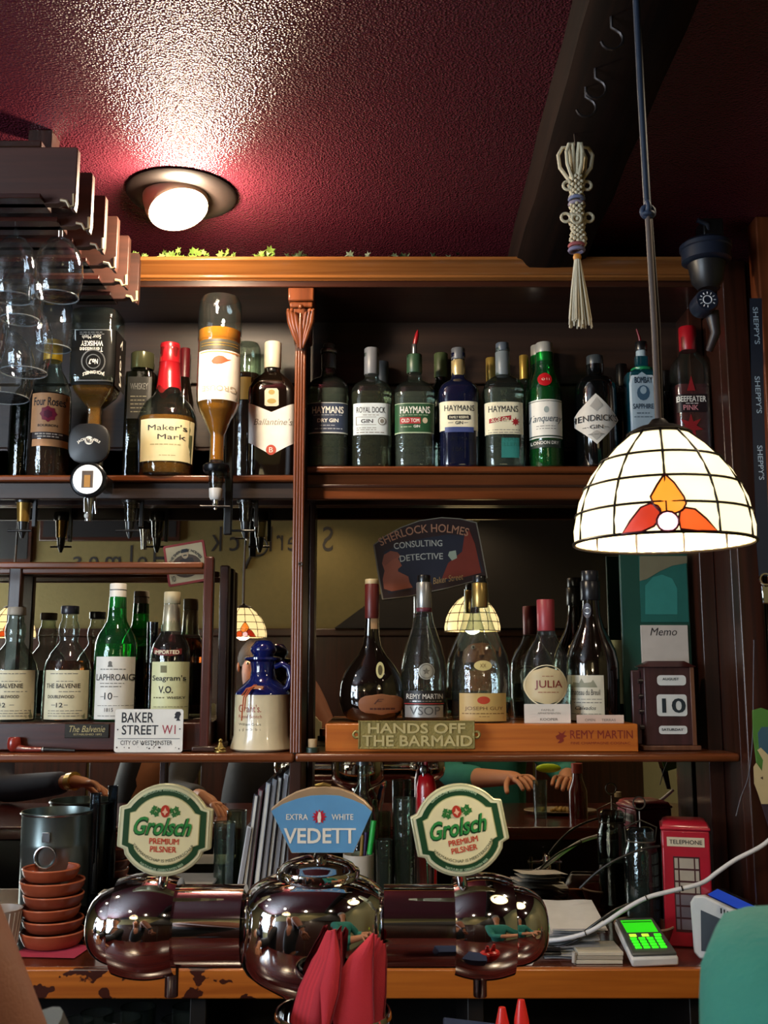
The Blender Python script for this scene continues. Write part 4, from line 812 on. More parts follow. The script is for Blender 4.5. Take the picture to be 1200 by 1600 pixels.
arcpx('DETECTIVE', 400, -8.4, 1.2, 10, M('b7b3a4', .55), (687, 1287))
rtext([('Baker Street', -.034, .034, -.006, .008, .0, .3)], M('b08a54', .55), t, *P(700, 905, Y), math.radians(9), Y-.0022)
# plinth
Y = 2.095
x0, x1, _, zt = pbox(508, 998, 1131, 1172, Y)
t = thing('wooden_plinth', 'long orange wooden plinth with red lettering carrying the cognac bottles', 'plinth', ((x0+x1)/2, 2.16, ZM))
bx('block', OW, t, x0, x1, Y, 2.25, ZM, zt, .002)
tpx([('REMY MARTIN', 891, 989, 1141, 1154, .01), ('FINE CHAMPAGNE COGNAC', 892, 985, 1159, 1163, .0)], M('7c2418', .5), t, Y-.0004)
mk = MB(); q = [(868, 1150), (874, 1147), (872, 1143), (878, 1146), (884, 1141), (881, 1148), (886, 1150), (880, 1153), (881, 1158), (876, 1161), (871, 1161), (875, 1156), (870, 1155)]
mk.add([(PX(a_, c_, Y), Y-.0005, PZ(c_, Y)) for a_, c_ in q], [tuple(range(len(q)))], False); mk.build('centaur_emblem', M('7c2418', .5), t)
# cast brass plaque
Y = 2.070
t = thing('brass_plaque', 'cast brass plaque reading HANDS OFF THE BARMAID leaning on the plinth', 'plaque', V3(651, 1172, Y)); BR2 = M('93854e', .45, .4, bump=.5)
x0, x1, z0, z1 = pbox(560, 742, 1126, 1170, Y); z0 = max(z0, ZM+.001)
pts = rrect(x0, x1, z0, z1, .004); zc = (z0+z1)/2
MB().plate(pts, Y, Y+.005).build('plate', BR2, t, bev=.001)
rim = MB(); 
for (a, b_, c_, d_) in ((x0, x1, z1-.0025, z1), (x0, x1, z0, z0+.0025), (x0, x0+.0025, z0, z1), (x1-.0025, x1, z0, z1)): rim.box(a, b_, Y-.002, Y, c_, d_)
rim.build('raised_rim', BR2, t, bev=.0006)
for s_, xx in ((-1, x0), (1, x1)):
    MB().torus((xx+s_*.004, Y+.002, zc), .006, .0028, 'Y', 20, 8).build('screw_lug', BR2, t)
for k, (bd, a, b_, c_, d_) in enumerate((('HANDS OFF', 575, 727, 1130, 1146), ('THE BARMAID', 566, 738, 1149, 1166))):
    vs, fs = fit(bd, PX(a, d_, Y), PX(b_, d_, Y), PZ(d_, Y), PZ(c_, Y), .02)
    mb = MB(); n_ = len(vs); ed = {}
    for f in fs:
        for i in range(len(f)):
            e = (f[i], f[(i+1) % len(f)]); ed[tuple(sorted(e))] = ed.get(tuple(sorted(e)), []) + [e]
    mb.add([(x, Y-.0022, z) for x, z in vs]+[(x, Y, z) for x, z in vs], fs+[(e[0][1], e[0][0], e[0][0]+n_, e[0][1]+n_) for e in ed.values() if len(e) == 1], False)
    mb.build('raised_lettering', M('cfc08a', .4, .4), t)
# bottles on the plinth
YC = 2.168; zp = zt+.0005
DECANT = [(0, 0), (.55, 0), (.70, .012), (.88, .06), (.98, .13), (1, .19), (.97, .26), (.86, .33), (.66, .40), (.44, .46), (.28, .53), (.225, .60), (.20, .70), (.20, .95)]
b = Bottle('armagnac_bottle', 'dark round-bellied brandy bottle with cream cap and blank tan oval label', 'bottle', 530, 632, 905, YC, zp, DECANT, kd=.6, gm=DKN, cap=[('neck_wrap', M('5c1c18', .4), .22, .72, .965), ('screw_cap', M('c9b184', .4), .215, .965, 1.0)])
l = b.lab(M('8a5634', .5), 560, 632, 1084, 1117, shape=lambda t: (.5-.5*min(1, (1-abs(2*t-1)**3)**.5), .5+.5*min(1, (1-abs(2*t-1)**3)**.5)), off=.001); b.lines(l, M('4a2418', .6), [(578, 620, 1106, 3)], off=.0016)
b.txt(l, M('4a2418', .6), [('F', 584, 600, 1092, 1100, .0, .4)], off=.0016)
s_ = b.poly(b.t, M('c4bf8a', .5), [ell(594, 1047, 6.5, 13)], off=.002, name='neck_medal'); b.poly(s_, M('4a4528', .5), [ell(594, 1047, 3.5, 8)], off=.0026)
b.lab(M('a8825a', .5), 579, 590, 958, 982, off=.0012, name='neck_strip')
REM = [(0, 0), (.90, 0), (.97, .01), (1, .25), (1.0, .32), (.95, .40), (.80, .50), (.58, .60), (.42, .68), (.34, .76), (.31, .80), (.30, .96)]
b = Bottle('cognac_bottle', 'slim-shouldered cognac bottle with silver cap foil and black and silver label', 'bottle', 628, 698, 899, YC, zp, REM, gm=THIN, cap=[('neck_foil', M('a9a9a6', .3, .7), .345, .77, .95), ('neck_band', M('5c2030', .4), .36, .745, .775), ('stopper', BLACKP, .30, .95, 1.0)], liquid=glass('a86a2e', 1.36), fill=.16)
l = b.lab(M('16110f', .45), 631, 695, 1079, 1101); b.txt(l, M('d0ccc2', .5), [('REMY MARTIN', 635, 692, 1084, 1092, .01)]); b.poly(l, M('b93030', .5), [[(632, 1100), (694, 1100), (694, 1099), (632, 1099)]])
l2 = b.lab(M('9d9d98', .35, .4), 633, 693, 1102, 1121, name='silver_label'); b.txt(l2, M('4c4c4c', .4), [('VSOP', 640, 688, 1104, 1117, -.01)]); b.lines(l, SILVER, [(640, 690, 1095, 1)])
s_ = b.poly(b.t, M('a7a69c', .35, .6), [ell(666, 1049, 13, 13)], off=.0018, name='medallion'); b.poly(s_, M('6b6a62', .4, .6), ring(666, 1049, 10, 11)+[star(666, 1049, 6, 5, .5)], off=.0024)
JG = [(0, 0), (.93, 0), (.98, .01), (1, .25), (.99, .36), (.90, .45), (.70, .55), (.48, .64), (.36, .72), (.30, .80), (.28, .96)]
b = Bottle('cognac_bottle', 'broad-bellied cognac bottle with gold neck foil and pale gold label with a red oval', 'bottle', 705, 797, 900, YC, zp, JG, kd=.8, gm=THIN, cap=[('neck_foil', M('b29455', .3, .7), .27, .78, .95), ('stopper', BLACKP, .23, .95, 1.0)], liquid=glass('9a5a24', 1.36), fill=.14)
l = b.lab(M('c0a160', .45), 718, 792, 1083, 1127); b.poly(l, M('b33a1e', .5), [ell(755, 1094, 10, 6)]); b.txt(l, M('6e4a24', .5), [('JOSEPH GUY', 726, 786, 1104, 1111, .0)]); b.lines(l, M('7a5a2c', .6), [(722, 788, 1114, 1.5), (748, 764, 1119, 1)])
s_ = b.poly(b.t, M('cdbb79', .45), [ell(754, 1040, 14, 8)], off=.0016, name='oval_medal'); b.txt(s_, M('7a5a2c', .5), [('XX', 749, 759, 1037, 1043, .0)], off=.0022)
JU = [(0, 0), (.85, 0), (.92, .02), (1, .22), (1, .38), (.95, .50), (.78, .58), (.50, .66), (.38, .72), (.34, .78), (.33, .95)]
b = Bottle('grappa_bottle', 'clear bottle with pink-red neck foil and round cream label', 'bottle', 817, 893, 937, 2.16, zp, JU, kd=.8, gm=THIN, cap=[('neck_foil', M('9c3a40', .4), .37, .74, 1.0)], liquid=CLR, fill=.3)
l = b.lab(M('c8b489', .5), 819, 888, 1042, 1101, shape=circ_shape, off=.002, name='round_label'); b.txt(l, M('7c241e', .5), [('JULIA', 835, 878, 1063, 1078, .01)], off=.0026); b.lines(l, M('9a5a40', .6), [(840, 872, 1081, 1.2), (846, 864, 1056, 1)], off=.0026); b.poly(l, M('ddcfa8', .5), ring(853, 1071, 31, 32.5), off=.0024)
CB = [(0, 0), (.93, 0), (.98, .01), (1, .25), (.99, .38), (.90, .46), (.70, .54), (.48, .62), (.36, .70), (.32, .78), (.30, .88)]
b = Bottle('calvados_bottle', 'tall dark long-necked bottle with cream label showing a chateau, rightmost on the plinth', 'bottle', 884, 966, 892, 2.185, zp, CB, kd=.9, gm=DKN, cap=[('screw_cap', M('15151a', .3), .38, .80, .93), ('cap_top', M('1b1b20', .3), .33, .93, 1.0)])
l = b.lab(M('cfc9b4', .5), 888, 944, 1055, 1126); b.txt(l, INK, [('Chateau du Breuil', 892, 936, 1077, 1086, .0), ('Calvados', 900, 930, 1103, 1109, .0, .3)]); b.poly(l, M('8b8a74', .6), [[(895, 1074), (897, 1066), (905, 1067), (908, 1060), (912, 1067), (922, 1066), (925, 1062), (928, 1067), (932, 1074)]]); b.lines(l, GREYINK, [(896, 940, 1092, 1), (894, 940, 1097, 1.4), (896, 938, 1115, 1)])
s_ = b.poly(b.t, M('3a3a48', .4), [ell(921, 953, 6, 12)], off=.0015, name='neck_seal'); b.poly(s_, SILVER, ring(921, 953, 4, 5), off=.002)
# little cards in front
Y = 2.118
def card(px0, px1, py0, py1, lb, items, col='ddd6cc', Y=Y, base=None):
    x0, x1, z0, z1 = pbox(px0, px1, py0, py1, Y); z0 = (zt if base is None else base)+.0005
    t = thing('name_card', lb, 'card', ((x0+x1)/2, Y, z0)); bx('card_sheet', M(col, .6), t, x0, x1, Y, Y+.0006, z0, z1, 0)
    bx('card_back', M(col, .6), t, x0, x1, Y+.006, Y+.0066, z0, z1-.001, 0); tpx(items, GREYINK, t, Y-.0004); return t
card(820, 892, 1100, 1131, 'white tent card with printed name in front of the round-labelled bottle', [('KOOPER', 844, 872, 1122, 1126, .01), ('FAMILIE', 846, 866, 1108, 1111), ('APPARTEMENTEN', 840, 876, 1113, 1116)])
card(902, 975, 1117, 1131, 'low pale pink card below the tall dark bottle on the plinth', [('OPEN', 914, 930, 1123, 1127), ('TERRAS', 940, 962, 1123, 1127)], 'cdb9ac')
# green memo board
Y = 2.20
x0, x1, z0, z1 = pbox(977, 1086, 858, 1130, Y); z0 = ZM+.001
t = thing('memo_board', 'tall dark green board with a landscape picture and a Memo pad', 'notice board', ((x0+x1)/2, Y, z0))
bx('backing_board', M('0f3f36', .4), t, x0, x1, Y, Y+.01, z0, z1, .002)
pc = bx('picture_print', M('1d5c56', .35), t, *(PX(999, 900, Y), PX(1073, 900, Y)), Y-.0015, Y, PZ(972, Y), PZ(869, Y), 0)
MB().plate(pp_([(999, 869), (1073, 869), (1073, 880), (1050, 884), (1030, 893), (1010, 905), (999, 908)], Y), Y-.0022, Y-.0016).build('print_sky', M('6d6a55', .4), pc)
MB().plate(pp_([(1008, 960), (1008, 915), (1020, 902), (1034, 898), (1050, 904), (1058, 920), (1058, 960)], Y), Y-.0022, Y-.0016).build('print_hill', M('2c7a74', .4), pc)
bx('memo_pad', M('b9b2ab', .6), t, PX(1001, 1000, Y), PX(1074, 1000, Y), Y-.006, Y, PZ(1060, Y), PZ(977, Y), .0005)
tpx([('Memo', 1016, 1058, 981, 993, .0, .25)], INK, t, Y-.0064)
bx('price_sticker', M('b9c49c', .5), t, PX(940, 1030, 2.24), PX(976, 1030, 2.24), 2.24, 2.242, PZ(1100, 2.24), PZ(1000, 2.24), 0)
# perpetual calendar
Y = 2.12
x0, x1, z0, z1 = pbox(1010, 1089, 1042, 1166, Y); z0 = ZM+.001
CW = wood('2f1b1c', '43262a', .4, 'Z'); CW2 = wood('4a2a1c', '6a4430', .4, 'Z')
t = thing('perpetual_calendar', 'dark wooden perpetual calendar showing August 10 Saturday on the middle shelf', 'calendar', ((x0+x1)/2, Y, z0))
zb1 = z0+.010
bx('foot', CW2, t, x0-.008, x1+.008, Y-.006, Y+.058, z0, zb1, .002)
MB().box(x0, x1, Y, Y+.05, zb1, z1).build('case', CW, t, bev=.002)
bx('edge_strip', CW2, t, x1-.008, x1+.0008, Y-.001, Y+.03, zb1, z1, .001)
rf = MB(); rf.add([(x0-.005, Y-.005, z1), (x1+.005, Y-.005, z1), (x1+.005, Y+.055, z1), (x0-.005, Y+.055, z1), (x0+.015, Y+.01, z1+.012), (x1-.015, Y+.01, z1+.012), (x1-.015, Y+.04, z1+.012), (x0+.015, Y+.04, z1+.012)], [(3, 2, 1, 0), (0, 1, 5, 4), (1, 2, 6, 5), (2, 3, 7, 6), (3, 0, 4, 7), (4, 5, 6, 7)], False); rf.build('roof', wood('331316', '4c1f20', .35, 'X'), t)
for (a, b_, c_, d_, tx, tb) in ((1027, 1072, 1055, 1071, 'AUGUST', (1035, 1061, 1059, 1063)), (1027, 1074, 1085, 1119, '10', (1035, 1072, 1091, 1114)), (1030, 1074, 1134, 1147, 'SATURDAY', (1034, 1068, 1138, 1142))):
    a0, a1, b0, b1 = pbox(a, b_, c_, d_, Y)
    wd = MB().plate(rrect(a0, a1, b0, b1, (b1-b0)*.35 if tx != '10' else .006), Y-.0012, Y).build('window', M('cfd3d2', .5), t)
    tpx([(tx, *tb, .02)], M('1a2730', .5), wd, Y-.0018)
for k in range(4):
    c = V3(1001, 1064+k*24, Y+.012); MB().tube([(x0-.009, Y+.012, c.z), (x0, Y+.012, c.z)], .0055, 12).build('knob', M('20181a', .3, coat=.5), t)
bx('side_board', CW, t, x0-.021, x0-.001, Y+.02, Y+.028, zb1, PZ(1047, Y), .003)
# ------------------------------------------------------------------ ceiling: downlight, glass rack, pendant, macrame, ivy
t = thing('eyeball_downlight', 'glowing tilted eyeball downlight in the burgundy ceiling', 'downlight', (DL[0], DL[1], CEIL))
MB().lathe([(.062, 0), (.098, 0), (.104, -.004), (.100, -.009), (.074, -.015), (.064, -.012)], (DL[0], DL[1], CEIL), 48).build('trim_ring', M('1e1512', .5, .2), t)
ang = math.radians(38); R_ = .062
nrm = Vector((.30, -.24, -.9)).normalized(); q = nrm.to_track_quat('Z', 'Y')
def orient(prof, c, seg=36):
    mb = MB().lathe(prof, (0, 0, 0), seg); mb.v = [tuple(Vector(c)+q @ Vector(v)) for v in mb.v]; return mb
ec = (DL[0]-.012, DL[1]-.010, CEIL-.012)
orient([(.055, -.03), (.060, 0), (.060, .022), (.056, .034), (.052, .034), (.052, .022), (.050, .018)], ec).build('eyeball_housing', M('c8b8a0', .4), t)
bl = orient([(0, .040), (.03, .038), (.051, .030), (.051, .022), (0, .022)], ec).build('reflector_lamp', M('fff0d0', .4, emit=22), t)
def room_downlight(x, y, lb):
    t = thing('ceiling_downlight', lb, 'downlight', (x, y, CEIL)); MB().lathe([(.04, 0), (.055, 0), (.055, -.006), (.04, -.008)], (x, y, CEIL), 24).build('trim_ring', SILVER, t)
    MB().lathe([(0, -.004), (.038, -.004), (.038, -.002), (0, -.002)], (x, y, CEIL), 20).build('lamp_face', M('ffe6bd', .4, emit=45), t)
for k, (x, y) in enumerate(ROOM_LAMPS): room_downlight(x, y, ['ceiling downlight nearest the street window, seen only in chrome reflections', 'ceiling downlight behind the navy-jacketed customer, seen only in reflections', 'ceiling downlight near the olive wall left of centre, seen only in reflections', 'ceiling downlight near the olive wall right of centre, seen only in reflections', 'ceiling downlight over the teal-shirted customer, seen only in reflections', 'ceiling downlight over the right half of the bar counter, reflected in chrome', 'ceiling downlight over the left half of the bar counter, reflected in chrome'][k])
for o in bpy.data.objects:
    if o.name.startswith('ceiling_downlight'): o['group'] = 'room downlights behind the camera'
# hanging glass rack
t = thing('hanging_glass_rack', 'dark wooden ceiling rack of stepped boards holding upside-down wine glasses', 'glass rack', (-.9, 1.75, 2.42))
xr_, ztp, zbt = -.497, 2.423, 2.325
for k in range(6):
    y = 1.56+k*.085
    pts = [(-1.5, zbt-.0), (xr_-.03, zbt), (xr_-.022, zbt+.003), (xr_-.012, zbt+.001), (xr_-.008, zbt-.008), (xr_-.002, zbt-.010), (xr_, zbt+.004), (xr_, ztp-.003), (xr_-.003, ztp), (-1.5, ztp)]
    bd = MB().plate(pts, y-.008, y+.008).build('rack_board', wood('321a12', '46261c', .55, 'X', coat=.02), t, bev=.0015)
    mb = MB(); mb.tube([(xr_-.003, y-.0085, zbt+.016), (xr_-.002, y-.0085, zbt-.004), (xr_-.009, y-.0085, zbt-.006), (xr_-.014, y-.0085, zbt+.004), (xr_-.024, y-.0085, zbt+.006)], .0026, 6); mb.build('carved_tip', M('b9a27a', .5), bd)  # pale tan puts the caught light into the carved corner's colour
    MB().box(-1.5, xr_-.05, y-.028, y+.028, zbt, zbt+.008).build('rail_flange', wood('2a120e', '40201a', .25, 'X'), t, bev=.001)
bx('top_plate', DW, t, -1.5, xr_-.06, 1.552, 2.0, ztp, ztp+.012); 
for xx in (-1.3, xr_-.1): bx('hanger', DWZ, t, xx, xx+.04, 1.60, 1.64, ztp+.012, CEIL, .001)
for xx in (-1.3, xr_-.1): bx('hanger', DWZ, t, xx, xx+.04, 1.90, 1.94, ztp+.012, CEIL, .001)
RIM_GLINT = glass_thin('dfe8ee', 'c0ccd4', .02, .25)  # paler glass: the bright rim highlight is put into its colour
WG = glass_thin('f8fbfc', 'a8b4bc', .01, .008)
def wineglass(px, yrim, w, bowl, Y, lb):
    zr_ = PZ(yrim, Y); zf = 2.345; hw = (PX(px+w/2, yrim, Y)-PX(px-w/2, yrim, Y))/2; bh = PZ(yrim-bowl, Y)-zr_; x = PX(px, yrim-bowl/2, Y)
    t = thing('wine_glass', lb, 'wine glass', (x, Y, zr_), 0, 'wine glasses hanging from the rack'); H = zf-zr_
    MB().lathe([(hw*.84, 0), (hw*.93, bh*.15), (hw, bh*.36), (hw*.97, bh*.55), (hw*.80, bh*.78), (hw*.45, bh*.95), (hw*.12, bh*1.0), (.004, bh*1.03)], seg=32).build('bowl', WG, t, world=False)
    MB().torus((0, 0, 0), hw*.84, .0012, seg=32, k2=6).build('rim', RIM_GLINT, t, world=False)
    MB().lathe([(.004, bh*1.03), (.0032, bh*1.03+.012), (.0032, H-.012), (.006, H-.005), (.02, H-.001), (hw*.75, H+.002), (hw*.75, H+.003), (0, H+.004)], seg=24).build('stem_and_foot', WG, t, world=False)
for a in [(92, 464, 76, 92, 1.645, 'upside-down wine glass hanging nearest the stepped board ends, right of its row'), (22, 466, 74, 96, 1.645, 'upside-down wine glass high at the left edge of the picture'), (40, 582, 84, 108, 1.815, 'big upside-down wine glass hanging low in front of the bourbon label'), (8, 622, 92, 105, 1.90, 'lowest upside-down wine glass at the left edge'), (86, 545, 62, 90, 1.99, 'upside-down wine glass behind the big low one, left of the square inverted bottle'), (-30, 560, 80, 100, 1.73, 'upside-down wine glass mostly cut off by the left edge'), (34, 500, 70, 90, 1.73, 'upside-down wine glass between the high left one and the big low one')]: wineglass(*a)
# pendant lamp (and two more, seen in the mirror)
LC = (PX(1034, 780, 1.08), 1.08); 
def pendant(x, y, lb, rz, knot):
    prof = [(.020, .2600), (.032, .2520), (.063, .2225), (.081, .1940), (.0905, .1655), (.093, .1350)]
    t = thing('stained_glass_pendant', lb, 'pendant lamp', (x, y, EYE+.135), rz, 'stained glass pendants'); z0 = .135
    NP = 11; ph0 = math.radians(-90+19.8)
    pan = M('ffe9b4', .35, emit=1.25, vary=.03)
    for k in range(NP):
        for j in range(1, 5):
            (r1, h1), (r0, h0) = prof[j], prof[j+1]
            a0, a1 = ph0+2*PI*k/NP, ph0+2*PI*(k+1)/NP; vs = []; nn = 4; ms = 2
            for jj in range(ms+1):
                u = jj/ms; r = r0+(r1-r0)*u+.002*math.sin(PI*u); h = h0+(h1-h0)*u-z0
                for i in range(nn+1): a = a0+(a1-a0)*i/nn; vs.append((r*math.cos(a), r*math.sin(a), h))
            MB().add(vs, [(jj*(nn+1)+i, jj*(nn+1)+i+1, (jj+1)*(nn+1)+i+1, (jj+1)*(nn+1)+i) for jj in range(ms) for i in range(nn)]).build('glass_panel', pan, t, world=False)
    ld = MB(); LEAD = M('1c1510', .4, .6)
    for k in range(NP):
        a = ph0+2*PI*k/NP; ld.tube([((r+.001)*math.cos(a), (r+.001)*math.sin(a), h-z0) for r, h in prof[1:]], .0014, 6)
    for r, h in prof[1:]: ld.torus((0, 0, h-z0), r+.001, .0014 if h > .14 else .0018, seg=44, k2=6)
    ld.build('lead_came', LEAD, t, world=False, kind='stuff')
    MB().lathe([(.033, prof[1][1]-z0), (.035, prof[1][1]-z0+.002), (.030, prof[1][1]-z0+.005), (.022, prof[1][1]-z0+.009), (.012, prof[1][1]-z0+.012), (.007, prof[1][1]-z0+.018), (0, prof[1][1]-z0+.018)]).build('vent_cap', LEAD, t, world=False)
    # flower on the side towards phi = front
    pf = math.radians(-90-12.9); rr = lambda h: next((r0+(r1-r0)*((h-h0)/(h1-h0)) for (r1, h1), (r0, h0) in zip(prof, prof[1:]) if h0 <= h <= h1), .093)
    K = .19/278.0
    def fl(pts, m, name, off=.0022):
        v = []
        for a, c in pts:                       # crop-like px relative to flower centre (x right, y down)
            h = .1435 - c*K*1.0; h = max(h, .1352); r = rr(min(h, .2519))+off; ph = pf + (a*K)/.093; v.append((r*math.cos(ph), r*math.sin(ph), h-z0))
        n = len(v); cx = [sum(p[i] for p in v)/n for i in range(3)]; ph = math.atan2(cx[1], cx[0]); cr = rr(min(cx[2]+z0, .2519))+off+.001
        v.append((cr*math.cos(ph), cr*math.sin(ph), cx[2]))
        MB().add(v, [(i, (i+1) % n, n) for i in range(n)]).build(name, m, t, world=False); return v[:-1]
    outl = []
    outl.append(fl([(0, -75), (14, -60), (26, -38), (28, -28), (22, -18), (12, -14), (-8, -16), (-18, -28), (-22, -40), (-12, -58)], M('ff8a2a', .3, emit=1.0, vary=.5), 'flower_petal'))
    outl.append(fl([(-8, -20), (-10, -6), (-18, 4), (-35, 11), (-64, 12), (-52, -6), (-36, -25), (-22, -30), (-12, -26)], M('c9341a', .3, emit=.55, vary=.5), 'flower_petal'))
    outl.append(fl([(18, -16), (26, -22), (40, -20), (56, -6), (72, 12), (40, 12), (18, 9), (16, -4)], M('e85a22', .3, emit=.8, vary=.6), 'flower_petal'))
    outl.append(fl(ell(1, -2, 15, 15, 14), M('ffb4c0', .2, emit=1.5, vary=.1), 'flower_jewel', .0035))
    lo = MB()
    for o_ in outl: lo.tube(o_+[o_[0]], .0011, 5, caps=False)
    lo.build('flower_lead', M('4a0f16', .4, .5), t, world=False)
    MB().ball((0, 0, .055), .026, 16, 10).build('bulb', M('fff2d8', .4, emit=6), t, world=False)
    MB().lathe([(.012, .075), (.013, .10), (.010, .115), (0, .115)], seg=16).build('lamp_holder', BLACKP, t, world=False)
    zt0 = .1355; up = CEIL-(EYE+.135)
    cd = [(0, 0, zt0-.003), (.0, 0, zt0+.10), (-.002, 0, zt0+.235)]
    MB().tube(cd, .0036, 8).build('lower_cord', M('5a4a42', .6), t, world=False); MB().tube([(.004, .002, zt0), (.005, .002, zt0+.11), (.001, .001, zt0+.235)], .0022, 6).build('cord_wire', M('2b2320', .6), t, world=False)
    if knot:
        kb = MB(); kz = zt0+.238
        kb.torus((-.002, 0, kz), .006, .0035, 'Y', 16, 8); kb.torus((-.003, -.002, kz+.004), .006, .003, 'X', 16, 8); kb.torus((-.002, 0, kz-.003), .005, .003, 'Z', 16, 8); kb.build('cord_knot', M('1d2c44', .6), t, world=False)
    MB().tube([(-.002, 0, zt0+.235), (-.004, 0, zt0+.38), (-.006, .0, up)], .0042, 8).build('upper_cord', M('1a2536', .5), t, world=False)
    l_ = lamp('pendant_bulb', 'POINT', (x, y, EYE+.135+.02), 3.0, (1, .84, .62), .03); return t
pendant(LC[0], LC[1], 'large lit stained glass pendant lamp with red flower in the foreground', 0, True)
for k, (px, lb) in enumerate(((380, 'lit stained glass pendant above the customers, its reflection over the blue flagon'), (18, 'lit stained glass pendant above the customers, reflected at the left edge behind the rack'))):
    Dv = 4.10; pendant(PX(px, 980, Dv), 2*YM-Dv, lb, PI, False)
# macrame hanging from the beam
t = thing('macrame_tassel', 'cream crocheted macrame ornament with tassel hanging from the beam', 'hanging ornament', V3(900, 222, 1.48))
YQ = 1.48; CR = M('c9bda0', .8, bump=.6, bscale=400)
def q3(px, py, dy=0): v = V3(px, py, YQ); return (v.x, v.y+dy, v.z)
MB().tube([q3(899, 228), q3(898, 218), q3(897, 205)], .0012, 6).build('hook_wire', M('4a3c34', .5, .6), t)
for (a, dy) in ((-27, 0), (-16, -.012), (-5, .012), (8, -.014), (18, .01), (27, 0)):
    pts = [q3(899+a*.35, 282, dy*.5), q3(899+a*.9, 262, dy), q3(899+a*1.0, 243, dy), q3(899+a*.75, 231, dy), q3(899+a*.42, 230, dy), q3(899+a*.30, 245, dy*.6), q3(899+a*.25, 276, dy*.3)]
    MB().tube(pts, .0030, 7).build('cord_loop', CR, t)
slv = MB(); random.seed(8)
for j in range(26):
    py = 279+j*4.2; r = .0098+.0015*math.sin(j*.9)
    if 310 < py < 318 or py > 386: continue
    for k in range(7):
        a = 2*PI*k/7+j*.45; c = V3(900-j*.0+ (j*.15), py, YQ); slv.ball((c.x+r*math.cos(a), c.y+r*math.sin(a), c.z), .0031, 7, 5)
slv.build('crochet_sleeve', CR, t, kind='stuff')
for (px, py, s) in ((887, 290, -1), (917, 290, 1), (884, 340, -1), (920, 340, 1), (901, 342, 0)):
    c = V3(px, py, YQ-(.012 if s == 0 else 0)); MB().torus(tuple(c), .0068, .0024, 'Y', 18, 7).build('crochet_ring', CR, t)
for py, col in ((311, '6d7390'), (319, '8b7f8e'), (384, '9a4f50'), (391, '77718c')):
    c = V3(901, py, YQ); MB().torus(tuple(c), .0105, .0030, 'Z', 24, 7).build('coloured_band', M(col, .8), t)
c = V3(902, 402, YQ); MB().lathe([(0, -.004), (.0055, -.004), (.0065, 0), (.0055, .004), (0, .004)], c, 16).build('yellow_bead', M('c07a20', .5), t)
ts = MB(); random.seed(11)
for k in range(70):
    a = random.uniform(0, 2*PI); r = math.sqrt(random.random()); e = random.uniform(-8, 9)
    top = V3(902, 406, YQ); bt = V3(906+r*19*math.cos(a), 505+e, YQ+.016*r*math.sin(a)); md = top.lerp(bt, .5)+Vector((r*math.cos(a)*.003, 0, 0))
    ts.tube([(top.x+.004*math.cos(a)*r, YQ+.004*math.sin(a)*r, top.z), tuple(md), tuple(bt)], .0013, 4)
ts.build('tassel', M('cfc6ae', .85), t, kind='stuff')
# ivy along the cornice
t = thing('ivy_garland', 'trailing ivy garland lying along the top of the lit cornice', 'garland', (-.2, 2.02, zc1))
LEAF = M('6f8b3a', .5); LEAF_SHADED = M('2c3a1e', .6); random.seed(21)  # darker leaf green paints the dimly lit end of the garland
vp = [(PX(px, 400, 2.02), 2.03+.01*math.sin(px*.05), zc1+.004+.003*math.sin(px*.11)) for px in range(205, 760, 15)]
MB().tube(vp, .0016, 6).build('vine', M('4a4426', .7), t)
lv = [(.0, 0), (.35, .25), (.95, .1), (.55, .5), (.75, .95), (.25, .8), (0, 1.25), (-.25, .8), (-.75, .95), (-.55, .5), (-.95, .1), (-.35, .25)]
me_ = {}
def leafmesh(m):
    if m.name not in me_:
        o = MB().add([(x*.012, -abs(x)*.004, z*.012) for x, z in lv]+[(0, -.001, .005)], [(i, (i+1) % 12, 12) for i in range(12)]).build('leaf', m, t, world=False); me_[m.name] = o.data; bpy.data.objects.remove(o)
    return me_[m.name]
for rng, n_, shaded in (((206, 224), 8, 0), ((252, 320), 26, 0), ((345, 372), 11, 0), ((396, 432), 18, 0), ((440, 520), 10, 1), ((540, 740), 18, 1)):
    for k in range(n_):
        o = bpy.data.objects.new('leaf', leafmesh(LEAF_SHADED if shaded else LEAF)); C.objects.link(o); o.parent = t
        px = random.uniform(*rng); o.location = Vector((PX(px, 400, 2.015), 2.015+random.uniform(-.012, .02), zc1+random.uniform(.001, .022 if not shaded else .012)))-wloc(t)
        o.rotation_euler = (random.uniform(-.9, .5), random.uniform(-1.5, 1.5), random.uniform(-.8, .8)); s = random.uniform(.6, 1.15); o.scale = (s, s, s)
# ------------------------------------------------------------------ worktop things
ZW = ZC+.0005
def onY(py):                                        # depth of the worktop point seen at image row py
    return (ZC-EYE)/(PZ(py, 1)-EYE)
TERR = M('93442a', .35, coat=.3); TERD = M('7d3622', .35, coat=.3)
t = thing('paper_napkin_mat', 'magenta paper napkin under the stack of terracotta dishes', 'napkin', V3(90, 1478, 2.06)); 
x0, x1 = PX(30, 1480, 2.05), PX(139, 1480, 2.05); MB().add([(x0, 2.0, ZW+.001), (x1-.01, 1.99, ZW+.001), (x1, 2.07, ZW+.002), (x0+.01, 2.13, ZW+.001)], [(0, 1, 2, 3)], False).build('folded_sheet', M('a8324e', .7), t)
YT = 2.08; zbase = ZW+.003
rows = [(84, 100, 1476, 1446), (84, 92, 1452, 1424), (82, 92, 1430, 1407), (80, 96, 1412, 1386), (76, 96, 1392, 1368), (76, 88, 1378, 1358)]
